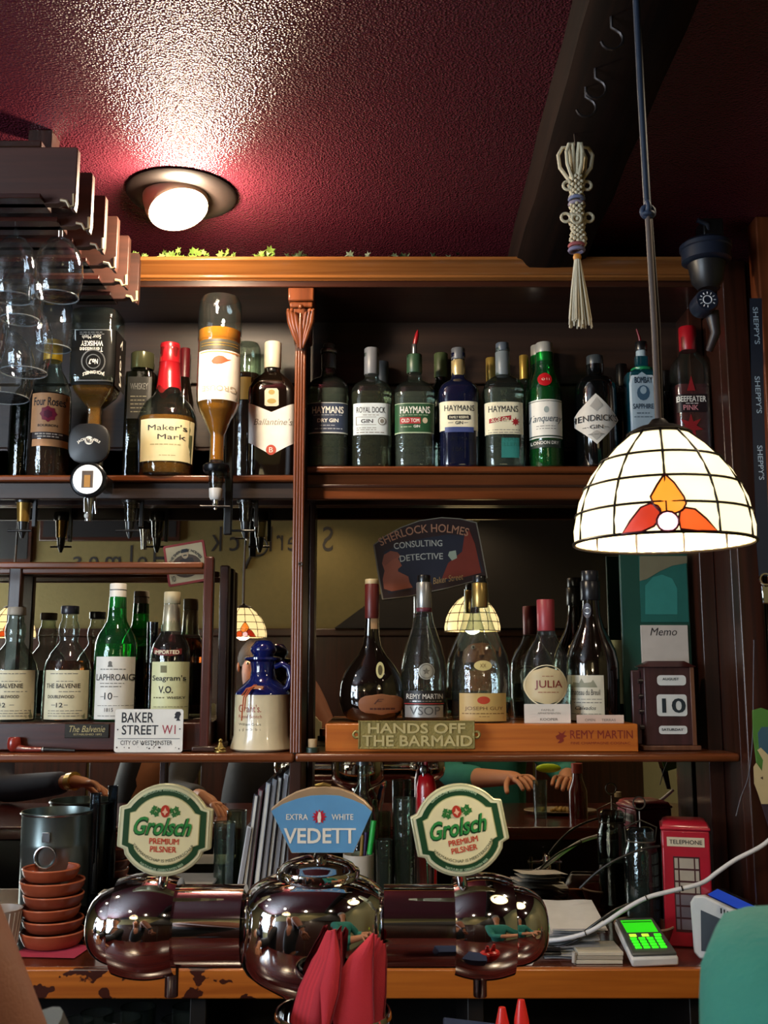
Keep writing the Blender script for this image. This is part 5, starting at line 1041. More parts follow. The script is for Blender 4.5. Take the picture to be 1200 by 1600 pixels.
specs = [(84, 99, .026, 0, 'bottom terracotta dish of the stack, resting on the magenta napkin'), (84, 94, .021, 1, 'second terracotta dish from the bottom of the stack'), (79, 92, .021, 0, 'third terracotta dish from the bottom of the stack'), (83, 93, .022, 1, 'fourth terracotta dish from the bottom of the stack'), (80, 100, .024, -1, 'wide terracotta dish second from the top of the stack'), (77, 88, .022, 2, 'topmost small terracotta dish of the stack')]
z = zbase
tot = PZ(1360, YT)-zbase; hs = sum(s[2] for s in specs)
for px, w, h, tl, lb in specs:
    h = h*tot/hs*1.0; hw = w/2*(PX(700, 1420, YT)-PX(600, 1420, YT))/100; t = thing('terracotta_dish', lb, 'dish', (PX(px, 1420, YT), YT, z), 0, 'stack of terracotta tapas dishes')
    t.rotation_euler = (0, 0, .3*tl)
    g = h*1.0
    MB().lathe([(0, .0), (hw*.80, 0), (hw*.86, .003), (hw*.96, g*.55), (hw, g*.97), (hw*.985, g*1.0), (hw*.95, g*.97), (hw*.90, g*.5), (hw*.78, g*.25), (0, g*.22)], seg=36).build('dish_body', TERR if tl != 1 else TERD, t, world=False)
    MB().torus((0, 0, g*.97), hw*.965, .0022, seg=36, k2=6).build('rim', M('ad5c3c', .3, coat=.4), t, world=False)
    z += h*1.0+.0012
# stack of black dishes behind, zinc bucket, white bowl at the edge
for k in range(3):
    t = thing('black_dish', ['bottom', 'middle', 'top'][k]+' black glazed dish of the pile behind the terracotta stack', 'dish', (PX(150, 1400, 2.17), 2.17, ZW+k*.021), 0, 'black dishes')
    MB().lathe([(0, 0), (.035, 0), (.045, .02), (.043, .021), (.034, .004), (0, .004)], seg=28).build('dish_body', M('0f0b0a', .15, coat=.5), t, world=False)
t = thing('metal_bucket', 'tall galvanised metal bucket with ring handle behind the terracotta dishes', 'bucket', (PX(88, 1300, 2.18), 2.18, ZW)); hw = .0685; H = PZ(1266, 2.18)-ZW
bk = MB().lathe([(0, 0), (hw*.93, 0), (hw*.96, .003), (hw*1.0, H*.72), (hw*1.01, H*.73), (hw*1.0, H*.75), (hw*1.01, H*.96), (hw*1.03, H), (hw*1.0, H), (hw*.97, H*.9), (hw*.9, .01), (0, .01)], seg=40).build('bucket_wall', M('7f8a88', .3, .9), t, world=False)
for h in (H*.985,): MB().torus((0, 0, h), hw*1.03, .0022, seg=40, k2=6).build('rolled_rim', STEEL, t, world=False)
MB().torus((.002, -hw*1.01-.002, H*.66), .021, .0022, 'Y', 26, 7).build('ring_handle', STEEL, t, world=False)
bx('handle_lug', STEEL, t, -.006+t.location.x, .010+t.location.x, 2.18-hw-.004, 2.18-hw+.004, ZW+H*.78, ZW+H*.86, .001)
t = thing('stacked_bowl', 'ribbed grey paper-cup stack at the left edge beside the terracotta dishes', 'bowl', (PX(2, 1400, 2.04), 2.04, ZW))
MB().lathe([(0, 0), (.030, 0), (.040, .075), (.041, .078), (.038, .078), (.03, .005), (0, .005)], seg=48, n=2).build('cup_body', M('a79c94', .45), t, world=False)
rb = MB()
for k in range(24): a = 2*PI*k/24; rb.tube([(.031*math.cos(a), .031*math.sin(a), .002), (.0405*math.cos(a), .0405*math.sin(a), .074)], .0012, 4)
rb.build('ribs', M('c9bfb4', .45), t, world=False, kind='stuff')
# boxes and papers behind the tower, left
def pxbox(name, label, cat, part, m, a, b_, c_, d_, Y, depth, zb=None, **k):
    x0, x1, z0, z1 = pbox(a, b_, c_, d_, Y); z0 = ZW if zb is None else zb
    t = thing(name, label, cat, ((x0+x1)/2, Y, z0)); bx(part, m, t, x0, x1, Y, Y+depth, z0, z1, .001, **k); return t, (x0, x1, z0, z1)
t, bb_ = pxbox('carton', 'white cardboard carton with pale blue side behind the left beer tap', 'box', 'carton_body', M('b9b5ae', .6), 176, 317, 1389, 1480, 2.09, .12)
bx('lid_flap', M('a19d96', .6), t, bb_[0]+.01, bb_[1]+.012, 2.10, 2.22, bb_[3]+.0005, bb_[3]+.006, .001); bx('blue_label', M('8fa3b5', .6), t, bb_[0]+.004, bb_[0]+.022, 2.0892, 2.0899, bb_[3]-.03, bb_[3]-.004, 0)
t, _ = pxbox('white_container', 'low white plastic container beside the terracotta dishes', 'box', 'container', M('bdb6aa', .5), 150, 184, 1396, 1470, 2.045, .04)
# magazines and folders
mags = [(372, 386, 1290, 'white', 'thin white folder standing first at the left of the magazines'), (383, 397, 1240, 'aa9', 'black and white magazine leaning with the folders'), (390, 408, 1232, '6a3440', 'burgundy bound menu leaning among the magazines'), (402, 414, 1222, 'a8b0ba', 'pale grey magazine behind the burgundy menu'), (412, 424, 1216, '7f8791', 'grey brochure in the middle of the leaning magazines'), (420, 432, 1212, '23242e', 'dark blue folder leaning among the magazines'), (430, 440, 1208, 'c9ccd0', 'white brochure left of the loose paper'), (438, 447, 1204, 'ececea', 'bright white loose paper sticking up above the magazines'), (446, 455, 1206, '9a8f82', 'beige magazine nearest the post')]
mc = {'white': 'c4c8ce', 'aa9': '3a3a44'}
for k, (a, b_, yt, col, lb) in enumerate(mags):
    Y = 2.10+.004*k; t = thing('magazine', lb, 'magazine', (PX(a, 1380, Y), Y, ZW), 0, 'magazines leaning behind the tower')
    z0, z1 = ZW, PZ(yt, Y); xb, xt = PX(a, 1390, Y)-.018, PX(a+14, yt, Y); w = .010
    MB().plate([(xb, z0), (xb+w, z0), (xt+w*.9, z1-.004), (xt, z1)], Y, Y+.12).build('cover', M(mc.get(col, col), .45), t, bev=.0006)
    pgs = MB(); pgs.plate([(xb+.002, z0+.001), (xb+w-.002, z0+.001), (xt+w*.9-.002, z1-.005), (xt+.002, z1-.004)], Y-.0006, Y-.0001); pgs.build('pages', M('d6d4cc' if k % 2 else '8d8c90', .6), t)
    MB().tube([(xb+w+.0003, Y-.0008, z0+.002), (xt+w*.9+.0003, Y-.0008, z1-.006)], .0009, 4).build('spine_edge', M('2a2226', .5), t)
# cup with pens
cz = ZW; Y = 2.11; x = PX(560, 1340, Y); hw = .0305; H = PZ(1334, Y)-cz
t = thing('pen_cup', 'off-white mug holding pens and a green highlighter behind the blue sign', 'cup', (x, Y, cz))
MB().lathe([(0, 0), (hw*.85, 0), (hw*.95, .004), (hw, H), (hw*.93, H), (hw*.85, .006), (0, .006)], seg=32).build('cup_wall', M('b3ab9f', .4), t, world=False)
def pen(label, ax, ay, px, py, r, m, capm=None, capn='pen_cap'):
    base = Vector((x+ax, Y+ay, cz+.008)); tip = V3(px, py, Y+ay); t = thing('pen', label, 'pen', base, 0, 'pens in the mug')
    MB().tube([base, tip], r, 10).build('barrel', m, t)
    if capm: MB().tube([base.lerp(tip, .72), base.lerp(tip, 1.01)], r*1.25, 10).build(capn, capm, t)
pen('fat green-capped highlighter sticking out to the right of the mug', .002, -.008, 584, 1284, .0045, M('1c1c20', .4), M('1f9a3c', .4))
pen('black pen leaning right below the green highlighter', .006, -.004, 582, 1300, .003, M('17151c', .4), M('2a2440', .4))
pen('purple pen standing in the mug', .000, .004, 572, 1302, .003, M('3a2850', .4), M('3a2850', .3))
pen('yellow pencil standing in the mug', -.004, .0, 566, 1306, .0025, M('b08a30', .5), M('8a6a2a', .5))
# glasses behind the tower
def tumbler(name, label, px, yt, w, Y, m=THING, taper=.85, zb=None, group=None):
    zb = ZW if zb is None else zb; x = PX(px, yt+40, Y); hw = w/2*(PX(700, yt, Y)-PX(600, yt, Y))/100; H = PZ(yt, Y)-zb
    t = thing(name, label, 'glass', (x, Y, zb), 0, group)
    MB().lathe([(0, 0), (hw*taper, 0), (hw, H), (hw*.95, H), (hw*taper*.93, .008), (0, .008)], seg=28).build('glass_wall', m, t, world=False)
    MB().torus((0, 0, H), hw*.975, .0011, seg=28, k2=6).build('rim', m, t, world=False); return t
tumbler('beer_glass', 'tall ribbed beer glass standing left of the right tap badge', 632, 1247, 36, 2.10, taper=.75)
tumbler('beer_glass', 'short clear glass beside the pen mug', 600, 1312, 26, 2.07)
tumbler('beer_glass', 'tall clear glass standing behind the ribbed beer glass', 662, 1290, 36, 2.17, taper=.8)
tumbler('beer_glass', 'clear glass standing behind the magazines, left', 350, 1285, 34, 2.18, taper=.8)
tumbler('beer_glass', 'tall glass beside the metal bucket in the shadow', 148, 1240, 16, 2.20, glass_thin('b8c4d0', '5a6672'), .9)
t = thing('clear_bottle', 'clear glass bottle lying high behind the blue sign, neck up', 'bottle', V3(566, 1300, 2.16)); c = V3(566, 1300, 2.16); H = PZ(1195, 2.16)-ZW
MB().lathe([(0, 0), (.032, 0), (.034, .01), (.034, H*.62), (.026, H*.75), (.013, H*.82), (.011, H*.9), (.011, H)], (c.x, c.y, ZW), 24).build('glass_body', THING, t)
MB().lathe([(0, 0), (.013, 0), (.013, .012), (0, .012)], (c.x, c.y, ZW+H), 16).build('cap', M('6b6f72', .3, .6), t)
# solid red bottle in place of a reflected squeeze bottle, tap, long-handled spoon
t = thing('red_dispenser_bottle', 'bright red plastic bottle standing behind the right tap badge', 'bottle', (PX(666, 1230, 2.20), 2.20, ZW)); H = PZ(1205, 2.20)-ZW
MB().lathe([(0, 0), (.019, 0), (.021, .004), (.021, H*.9), (.016, H*.97), (0, H)], seg=24).build('bottle_body', M('b3121a', .3, coat=.3), t, world=False)
MB().lathe([(0, H), (.006, H), (.004, H+.02), (0, H+.02)], seg=12).build('nozzle', M('b3121a', .3), t, world=False)
t = thing('bar_spoon', 'long steel bar spoon leaning left of the red bottle', 'spoon', V3(662, 1200, 2.14)); MB().tube([(PX(672, 1390, 2.14), 2.14, ZW+.002), V3(661, 1205, 2.19)], .0022, 8).build('handle', STEEL, t); MB().ball(V3(661, 1203, 2.19), .008, sc=(1, .4, 1.4)).build('spoon_bowl', STEEL, t)
# jar with wire bail, tall canister, phone box tin
t = thing('preserving_jar', 'tall clip-top glass jar beside the red telephone box tin', 'jar', (PX(1004, 1400, 2.14), 2.14, ZW)); H = PZ(1300, 2.14)-ZW; hw = .034
MB().lathe([(0, 0), (hw*.94, 0), (hw, .006), (hw, H*.80), (hw*.9, H*.86), (hw*.80, H*.9), (hw*.80, H*.97), (hw*.76, H*.97), (hw*.76, H*.88), (hw*.93, H*.78), (hw*.93, .01), (0, .01)], seg=36).build('jar_glass', glass_thin('c8d4d2', '4c5a58'), t, world=False)
MB().lathe([(0, H*.97), (hw*.80, H*.97), (hw*.80, H*1.02), (hw*.6, H*1.05), (0, H*1.05)], seg=32).build('lid', glass_thin('b8c4c2', '4c5a58'), t, world=False)
MB().lathe([(0, .012), (hw*.90, .012), (hw*.90, H*.5), (0, H*.5)], seg=24).build('contents', M('4a4a44', .7, bump=.5), t, world=False)
wb = MB(); wb.torus((0, 0, H*.92), hw*.84, .0014); wb.tube([(hw*.85, 0, H*.9), (hw*.95, -.004, H*1.05), (0, -.008, H*1.12), (-hw*.95, -.004, H*1.05), (-hw*.85, 0, H*.9)], .0014, 6); wb.torus((0, 0, H*1.28), .012, .0016, 'Y', 20, 6); wb.tube([(0, 0, H*1.05), (0, 0, H*1.2)], .0016, 6); wb.build('wire_bail', M('6a6258', .4, .8), t, world=False)
Y = 2.06
xl, xr, z0, z1 = pbox(1048, 1128, 1285, 1462, Y); z0 = ZW
t = thing('telephone_box_tin', 'red British telephone box shaped tin at the right end of the worktop', 'tin', ((xl+xr)/2, Y+.05, z0)); RD = M('a5182c', .35, coat=.3); w = xr-xl; rz = math.radians(8)
hx = w*.46; t.rotation_euler = (0, 0, math.radians(-14)); H = z1-z0
MB().box(-hx, hx, -hx, hx, 0, H*.93).build('tin_body', RD, t, world=False, bev=.003)
MB().box(-hx-.002, hx+.002, -hx-.002, hx+.002, H*.93, H*.955).build('cornice', RD, t, world=False, bev=.002)
mb = MB(); vs = []; 
for h, s in ((H*.955, .97), (H*.985, .9), (H, .72)): vs += [(sx*hx*s, sy*hx*s, h) for sx, sy in ((-1, -1), (1, -1), (1, 1), (-1, 1))]
mb.add(vs, [(i*4+k, i*4+(k+1) % 4, (i+1)*4+(k+1) % 4, (i+1)*4+k) for i in range(2) for k in range(4)]+[(8, 9, 10, 11)], False); mb.build('domed_roof', RD, t, world=False)
for face in (0, 1):
    def fp(u, v, d=.0008):                           # face 0 = front (-y), 1 = left (-x)
        return (u, -hx-d, v) if face == 0 else (-hx-d, -u, v)
    def quad(mb, u0, u1, v0, v1, d=.0008): mb.add([fp(u0, v0, d), fp(u1, v0, d), fp(u1, v1, d), fp(u0, v1, d)], [(0, 1, 2, 3)], False)
    mb = MB(); quad(mb, -hx*.78, hx*.78, H*.80, H*.875); sg = mb.build('sign_panel', M('cdbfa8', .5), t, world=False)
    vs, fs = fit('TELEPHONE', -hx*.68, hx*.68, H*.82, H*.855, .01); MB().add([fp(x_, z_, .0014) for x_, z_ in vs], fs, False).build('lettering', INK, sg, world=False)
    mb = MB(); quad(mb, -hx*.55, hx*.55, H*.12, H*.72, .0006); mb.build('window_recess', M('3c0c14', .5), t, world=False)
    for r in range(6):
        for cidx, (u0, u1) in enumerate(((-.50, -.36), (-.30, .30), (.36, .50))):
            mb = MB(); quad(mb, hx*u0, hx*u1, H*(.14+r*.097), H*(.14+r*.097+.082), .001); mb.build('window_pane', M('a89f94' if r > 2 else '6d6670', .3), t, world=False)
# terracotta pot saucer, papers, card terminal
t = thing('terracotta_saucer', 'terracotta saucer dish behind the card terminal', 'dish', (PX(1005, 1410, 2.10), 2.10, ZW)); MB().lathe([(0, 0), (.045, 0), (.056, .03), (.058, .036), (.054, .036), (.04, .006), (0, .006)], seg=36).build('dish_body', M('7a4436', .45), t, world=False)
MB().torus((0, 0, .035), .056, .0025, seg=36, k2=6).build('rim', M('a08674', .5), t, world=False)
random.seed(31)
for k in range(9):
    x0, x1 = PX(845, 1440, 2.08)+random.uniform(-.008, .008), PX(925, 1440, 2.08)+random.uniform(-.01, .01); yb = 1.985+random.uniform(-.006, .02)
    t = thing('paper_sheet', ['bottom', 'second', 'third', 'fourth', 'middle', 'sixth', 'seventh', 'eighth', 'topmost'][k]+' sheet of the loose pile of white papers right of the beer tower', 'paper', ((x0+x1)/2, yb, ZW+k*.006), 0, 'pile of papers right of the tower')
    zz = ZW+k*.0065; q_ = MB(); nn = 6; r = random.uniform(-.05, .05)
    vs = [(x0+(x1-x0)*i/nn + r*j*.1, yb+.16*j, zz+.001*math.sin(i*1.3+k)+j*.02) for j in (0, 1) for i in range(nn+1)]; q_.add(vs, [(i, i+1, i+nn+2, i+nn+1) for i in range(nn)], False); q_.build('sheet', M('dcdad4' if k % 3 else 'b9b8ba', .6), t)
    MB().box(x0+.002, x1-.002, yb+.002, yb+.004, zz+.0012, zz+.0018).build('print_edge', M('9a98a2', .6), t)
t = thing('paper_stack', 'flat white papers on the worktop edge under the right tap', 'paper', (PX(710, 1508, 1.97), 1.98, ZW))
for k in range(4): MB().add([(PX(600, 1510, 1.955)+.01*k, 1.95+.006*k, ZW+.0015*k+.0003), (PX(830-12*k, 1510, 1.955), 1.945+.008*k, ZW+.0015*k+.0003), (PX(850-8*k, 1500, 2.05), 2.06, ZW+.0015*k+.0003), (PX(620, 1500, 2.05)+.01*k, 2.06, ZW+.0015*k+.0003)], [(0, 1, 2, 3)], False).build('paper_layer', M('d5d6da', .6), t)
t = thing('black_stapler', 'black stapler lying on the papers beside the right tap', 'stapler', V3(850, 1500, 1.98)); c = V3(848, 1503, 1.985)
bx('stapler_base', BLACKP, t, c.x-.03, c.x+.035, c.y, c.y+.02, ZW+.0062, ZW+.012, .002); MB().plate([(c.x-.03, ZW+.015), (c.x+.034, ZW+.013), (c.x+.034, ZW+.02), (c.x-.02, ZW+.026), (c.x-.03, ZW+.022)], c.y+.001, c.y+.019).build('stapler_arm', M('1a1a1d', .25, coat=.4), t, bev=.002)
t = thing('receipt_book', 'cream receipt pad lying left of the green-lit terminal', 'notepad', V3(930, 1500, 1.98)); x0, x1 = PX(898, 1500, 1.97), PX(970, 1500, 1.97)
for k in range(3): bx('pad_layer', M('c9c3b2' if k != 1 else 'a39c8e', .6), t, x0+k*.002, x1+k*.001, 1.955, 2.035, ZW+k*.007, ZW+k*.007+.0065, .0008)
MB().tube([(x0-.004, 1.957, ZW+.002), (x0-.003, 1.957, ZW+.02)], .004, 8).build('binding_roll', M('b5b1aa', .5), t)
# card terminal (tilted up at the back)
t = thing('payment_terminal', 'white and grey calculator-like terminal with green lit screen and keys', 'payment terminal', (PX(1010, 1500, 1.98), 1.99, ZW), math.radians(6))
hw, L_, tl = .044, .115, math.radians(20)
def tm(x, y, z): return (x*(1+.0*y), y*math.cos(tl)-z*math.sin(tl)*0, z+ (y+L_/2)*math.sin(tl))
def tbox(name, m, x0, x1, y0, y1, z0, z1, bev=.001, par=None, taper=1.0):
    mb = MB().box(x0, x1, y0, y1, z0, z1); mb.v = [tm(x*(taper if y > 0 and taper != 1 else 1), y, z) for x, y, z in mb.v]; return mb.build(name, m, par or t, world=False, bev=bev)
tbox('white_base', M('cfd2d6', .35), -hw, hw, -L_/2, L_/2, 0.000, .016, .004, taper=.88); tbox('grey_face', M('4a4d4c', .4), -hw*.95, hw*.95, -L_/2+.003, L_/2-.002, .0162, .022, .003, taper=.88)
GR = M('32e61e', .4, emit=.75, vary=.02); GY = M('b6f03c', .4, emit=.75, vary=.02)
sc2 = tbox('lit_screen', M('2fd41c', .4, emit=.55, vary=.02), -hw*.68, hw*.68, .008, .046, .0222, .0226, 0)
tbox('screen_header', M('1a7a12', .4, emit=.2), -hw*.64, hw*.64, .038, .041, .0228, .0230, 0, sc2)
for k in range(3): tbox('soft_key', GY if k < 2 else GR, -hw*.66+k*.0235, -hw*.66+k*.0235+.0135, -.006, .001, .0222, .0242, .0015)
for r in range(4):
    for c_ in range(4): tbox('number_key', GR, -hw*.70+c_*.0157, -hw*.70+c_*.0157+.0125, -.0155-r*.0088, -.0098-r*.0088, .0222, .0245, .0015)
# contactless reader
t = thing('card_reader', 'white contactless card reader with dark blue side screen beside the teal sleeve', 'card reader', (PX(1140, 1440, 1.95), 1.96, ZW), math.radians(-35))
face = [(-.048, .010), (-.040, .002), (.032, .004), (.044, .016), (.048, .052), (.040, .066), (-.030, .090), (-.044, .088), (-.050, .078)]
MB().plate(face, -.012, 0).build('white_bezel', M('cdd3db', .3, coat=.3), t, world=False, bev=.003)
MB().plate([(x_*.93, z_*.93+.003) for x_, z_ in face], 0, .075).build('dark_body', M('171a22', .25, coat=.3), t, world=False, bev=.003)
MB().plate([(-.036, .014), (.030, .015), (.032, .050), (-.034, .070)], -.0128, -.0121).build('front_panel', M('39424f', .35), t, world=False)
cg = MB(); cg.torus((0.0, -.0132, .036), .011, .0008, 'Y', 26, 5)
for r in (.003, .0055, .008): cg.tube([(-.002+r*math.cos(a), -.0133, .036+r*math.sin(a)) for a in (-.8, -.4, 0, .4, .8)], .0006, 4)
cg.build('contactless_symbol', M('b9c0c8', .4), t, world=False)
vt = MB()
for k in range(4): vt.box(.006+k*.0045-.012, .0082+k*.0045-.012, -.0126, -.0120, .069-k*.0013, .076-k*.0013)
vt.build('vent_slots', M('23262c', .5), t, world=False)
MB().add([(-.030, .008, .0885), (.030, .008, .0680), (.030, .055, .0680), (-.030, .055, .0885)], [(0, 1, 2, 3)], False).build('blue_display', M('2346b8', .3, emit=.35), t, world=False)
for ch in t.children: ch.scale = (1.28, 1.28, 1.28)
# cables
def curve3(name, label, pts, r, m):
    t = thing(name, label, 'cable', V3(*pts[0])); q = [V3(*p) for p in pts]; out = []
    for i in range(len(q)-1):
        p0, p1, p2, p3 = q[max(i-1, 0)], q[i], q[i+1], q[min(i+2, len(q)-1)]
        for k in range(6):
            u = k/6; out.append(.5*((2*p1)+(p2-p0)*u+(2*p0-5*p1+4*p2-p3)*u*u+(3*p1-p0-3*p2+p3)*u**3))
    out.append(q[-1])
    for p in out:
        if p.z < ZW+r and p.y > 1.93: p.z = ZW+r
    MB().tube(out, r, 8).build('sheath', m, t); return t, out
t, out = curve3('white_cable', 'thick white cable swooping from the right edge down to the papers', [(1215, 1300, 1.93), (1190, 1322, 1.93), (1150, 1343, 1.935), (1122, 1362, 1.94), (1096, 1380, 1.945), (1050, 1392, 1.95), (1010, 1403, 1.955), (975, 1422, 1.96), (945, 1442, 1.965), (915, 1458, 1.97), (880, 1467, 1.98), (850, 1470, 2.0)], .0042, M('cfd2d8', .4))
for i in (28, 36, 54): 
    if i < len(out)-1: MB().tube([out[i]+(out[i-1]-out[i])*.15, out[i]+(out[i+1]-out[i])*.15], .0052, 8).build('cable_tie', BLACKP, t)
curve3('black_cable', 'thin black cable looping behind the white cable', [(1010, 1403, 1.96), (965, 1420, 1.968), (935, 1440, 1.972), (915, 1455, 1.98), (900, 1470, 1.99), (870, 1480, 2.0), (850, 1478, 2.02)], .0026, BLACKP)
curve3('thin_lead', 'thin dark lead arching in front of the glass jar', [(1030, 1322, 2.07), (1000, 1328, 2.06), (960, 1345, 2.06), (930, 1365, 2.07), (906, 1388, 2.08)], .0026, M('1c1a1a', .4))
curve3('hanging_wire', 'thin grey wire hanging down the right-hand wooden stile', [(1178, 1000, 2.0), (1177, 1080, 2.0), (1176, 1150, 2.0), (1170, 1210, 2.0), (1158, 1245, 2.0), (1150, 1275, 2.0)], .0011, M('50505a', .5))
# glasses in the open cupboard below
for k, (px, yt, w, Y) in enumerate([(150, 1582, 52, 2.03), (215, 1573, 56, 2.10), (292, 1572, 48, 2.10), (190, 1590, 60, 2.0), (282, 1592, 62, 2.0), (120, 1594, 50, 2.0)]):
    tumbler('shelf_glass', ['glass on the under-counter shelf behind the arm', 'middle rear glass on the under-counter shelf', 'right rear glass on the under-counter shelf', 'front glass on the under-counter shelf below the left tap', 'rightmost front glass on the under-counter shelf', 'front glass on the under-counter shelf beside the wristband'][k], px, yt, w, Y, THIN, .8, zb=zg, group='glasses under the worktop')

# ------------------------------------------------------------------ beer tower
YT = 1.25; mpp = (PX(700, 1445, YT)-PX(600, 1445, YT))/100
tw = thing('beer_tower', 'large polished chrome three-tap beer tower in front of the worktop', 'beer tower', (PX(495, 1500, YT), YT, ZB))
zc_ = PZ(1446, YT); X = lambda px: PX(px, 1446, YT)
def hl(name, prof): return MB().lathe([(r*mpp, X(a)) for a, r in prof], (0, YT, zc_), 56, 'X').build(name, CHROME, tw)
hl('tap_arm', [(240, 56), (240, 61), (382, 61), (382, 56)]); hl('tap_arm', [(600, 56), (600, 61), (745, 61), (745, 56)])
def cap_(sgn, a0, a1):
    return [(a0+(a1-a0)*math.sin(t_), 60*max(.0001, math.cos(t_))**.62 if t_ < 1.5 else 0) for t_ in [i*PI/2/14 for i in range(15)]]
hl('end_dome', [(200, 58)]+cap_(-1, 198, 137)); hl('end_dome', [(795, 58)]+cap_(1, 797, 856))
def bulge(a0, a1): 
    n = 14; return [(a0, 62)]+[(a0+(a1-a0)*i/n, 64+15*math.sin(PI*(.12+.76*i/n))**.8) for i in range(n+1)]+[(a1, 62)]
hl('tap_housing', bulge(184, 279)); hl('tap_housing', bulge(708, 800))
# centre body
pr = [(1640, 26), (1600, 28), (1575, 34), (1556, 46), (1542, 68), (1528, 90), (1514, 106), (1498, 115), (1480, 119.5), (1455, 121), (1430, 119.5), (1412, 116), (1398, 110), (1386, 101), (1377, 88), (1371, 74), (1367, 62)]
MB().lathe([(r*mpp, PZ(py, YT)) for py, r in pr], (X(492), YT, 0), 64, n=2.25, kd=.85).build('centre_body', CHROME, tw)
MB().lathe([(.022, ZB), (.032, ZB), (.034, ZB+.008), (.024, ZB+.014), (.0215, ZB+.03), (.0215, PZ(1630, YT))], (X(492), YT, 0), 40).build('column', CHROME, tw)
MB().lathe([(r*mpp, PZ(py, YT)) for py, r in [(1372, 60), (1370, 65), (1362, 66), (1358, 65), (1356, 60), (1350, 56), (1342, 40), (1337, 22), (1335, 0)]], (X(496), YT, 0), 48).build('lid', CHROME, tw)
for px in (268, 750):
    x = PX(px, 1540, YT); MB().lathe([(.0072, PZ(1557, YT)), (.0078, PZ(1556, YT)), (.0078, PZ(1500, YT)), (.0060, PZ(1500, YT)), (.0060, PZ(1557, YT))], (x, YT, 0), 20).build('spout', M('8f9092', .22, 1.0), tw)
# badges
def badge_outline(k=1.0):
    top = [(72*k*math.sin(math.radians(a)), 70*k*math.cos(math.radians(a))) for a in range(-52, 53, 8)]
    right = [(62*k, 36*k), (73*k, 33*k), (73*k, -27*k), (62*k, -31*k)]
    bot = [(72*k*math.sin(math.radians(a)), 70*k*math.cos(math.radians(a))) for a in range(124, 237, 8)]
    return (top+right+bot+[(-62*k, -31*k), (-73*k, -27*k), (-73*k, 33*k), (-62*k, 36*k)])[::-1]
def badge(px, py, tilt, lb):
    Yb = YT-.035; k = (PX(700, py, Yb)-PX(600, py, Yb))/100; cx, cz = P(px, py, Yb); ca, sa = math.cos(tilt), math.sin(tilt)
    def R(pts): return [(cx+(x*ca-z*sa)*k, cz+(x*sa+z*ca)*k) for x, z in pts]
    MB().tube([(cx, Yb+.008, cz-64*k), (PX(px+2, 1385, YT), YT-.02, PZ(1380, YT))], .006, 12).build('badge_stem', CHROME, tw)
    b = MB().plate(R(badge_outline()), Yb, Yb+.010).build('tap_badge', M('c4c3a0', .3, .3), tw, bev=.001, label=lb)
    MB().plate(R(badge_outline(.94)), Yb-.0006, Yb).build('cream_border', M('d8d6b4', .35), b)
    MB().plate(R(badge_outline(.885)), Yb-.0012, Yb-.0006).build('green_ring', M('1d4228', .35), b)
    MB().plate(R(badge_outline(.755)), Yb-.0017, Yb-.0012).build('gold_line', M('a9a878', .35), b)
    MB().plate(R(badge_outline(.735)), Yb-.0022, Yb-.0017).build('cream_field', M('e0d8ae', .35), b)
    y = Yb-.0028
    def T(items, m, nm='lettering', y=y):
        mb = MB()
        for it in items:
            if it[0] == 'arc':
                vs, fs = arc_text(*it[1:]); q = R([(v[0], v[2]) for v in vs])
            else:
                vs, fs = fit(*it); q = R(vs)
            mb.add([(x, y, z) for x, z in q], fs, False)
        return mb.build(nm, m, b)
    T([('Grolsch', -48, 42, -9, 19, .045, .35)], M('123a1c', .4), 'letter_shadow', Yb-.0026); T([('Grolsch', -47, 43, -7, 20, .015, .35)], M('2f8440', .35), y=Yb-.0030)
    T([('PREMIUM', -22, 24, -21, -12, .015), ('PILSNER', -20, 21, -33, -24, .015)], M('c0392a', .4))
    T([('arc', 'GROLSCHE BIERBROUWERIJ', 0, 0, 58.5, -36, 36, 5, 0, False, .02)], M('a9c0a0', .4)); T([('arc', 'NATUURLIJK GEBROUWEN BIER', 0, 0, 62.5, 214, 146, 5, 0, True, .02)], M('a9c0a0', .4))
    T([('arc', 'VAKMANSCHAP IS MEESTERSCHAP', 0, 10, 58, 236, 124, 4.5, 0, True, .0)], M('2c3a28', .4))
    mb = MB()
    for s in (-1, 1):
        for (a, c) in ((10, 30), (17, 33), (14, 24), (20, 27)):
            pts = [(s*a+5*q_*math.cos(j), c+5*q_*math.sin(j)) for j, q_ in [(2*PI*i/10, 1 if i % 2 else .62) for i in range(10)]]; mb.add([(x, Yb-.0026, z) for x, z in R(pts)], [tuple(range(10))], False)
    mb.build('hop_leaves', M('2c6e34', .4), b)
    mb = MB(); mb.add([(x, Yb-.0032, z) for x, z in R(ell(0, 29, 7, 9.5, 16))], [tuple(range(16))], False); mb.build('red_shield', M('b03425', .35), b)
    mb = MB(); mb.add([(x, Yb-.0036, z) for x, z in R([(0, 35), (2, 30), (5, 28), (2, 26), (0, 22), (-2, 26), (-5, 28), (-2, 30)])], [tuple(range(8))], False); mb.build('shield_mark', M('e8b89a', .35), b)
badge(257, 1297, math.radians(-2), 'left round-topped badge with green script lettering'); badge(719, 1297, math.radians(11), 'right badge, tilted, with green script lettering')
Yb = YT-.03
out = [(423, 1264), (440, 1250), (462, 1238), (485, 1231), (508, 1229), (530, 1232), (552, 1240), (570, 1252), (582, 1265), (553, 1333), (455, 1333)]
b = MB().plate(pp_(out, Yb), Yb, Yb+.012).build('fan_badge', M('a98f72', .35, .2), tw, bev=.001, label='fan-shaped blue badge with white lettering')
out2 = [(424, 1267), (442, 1256), (464, 1248), (486, 1243), (508, 1242), (530, 1243), (552, 1250), (570, 1258), (581, 1268), (552, 1332), (456, 1332)]
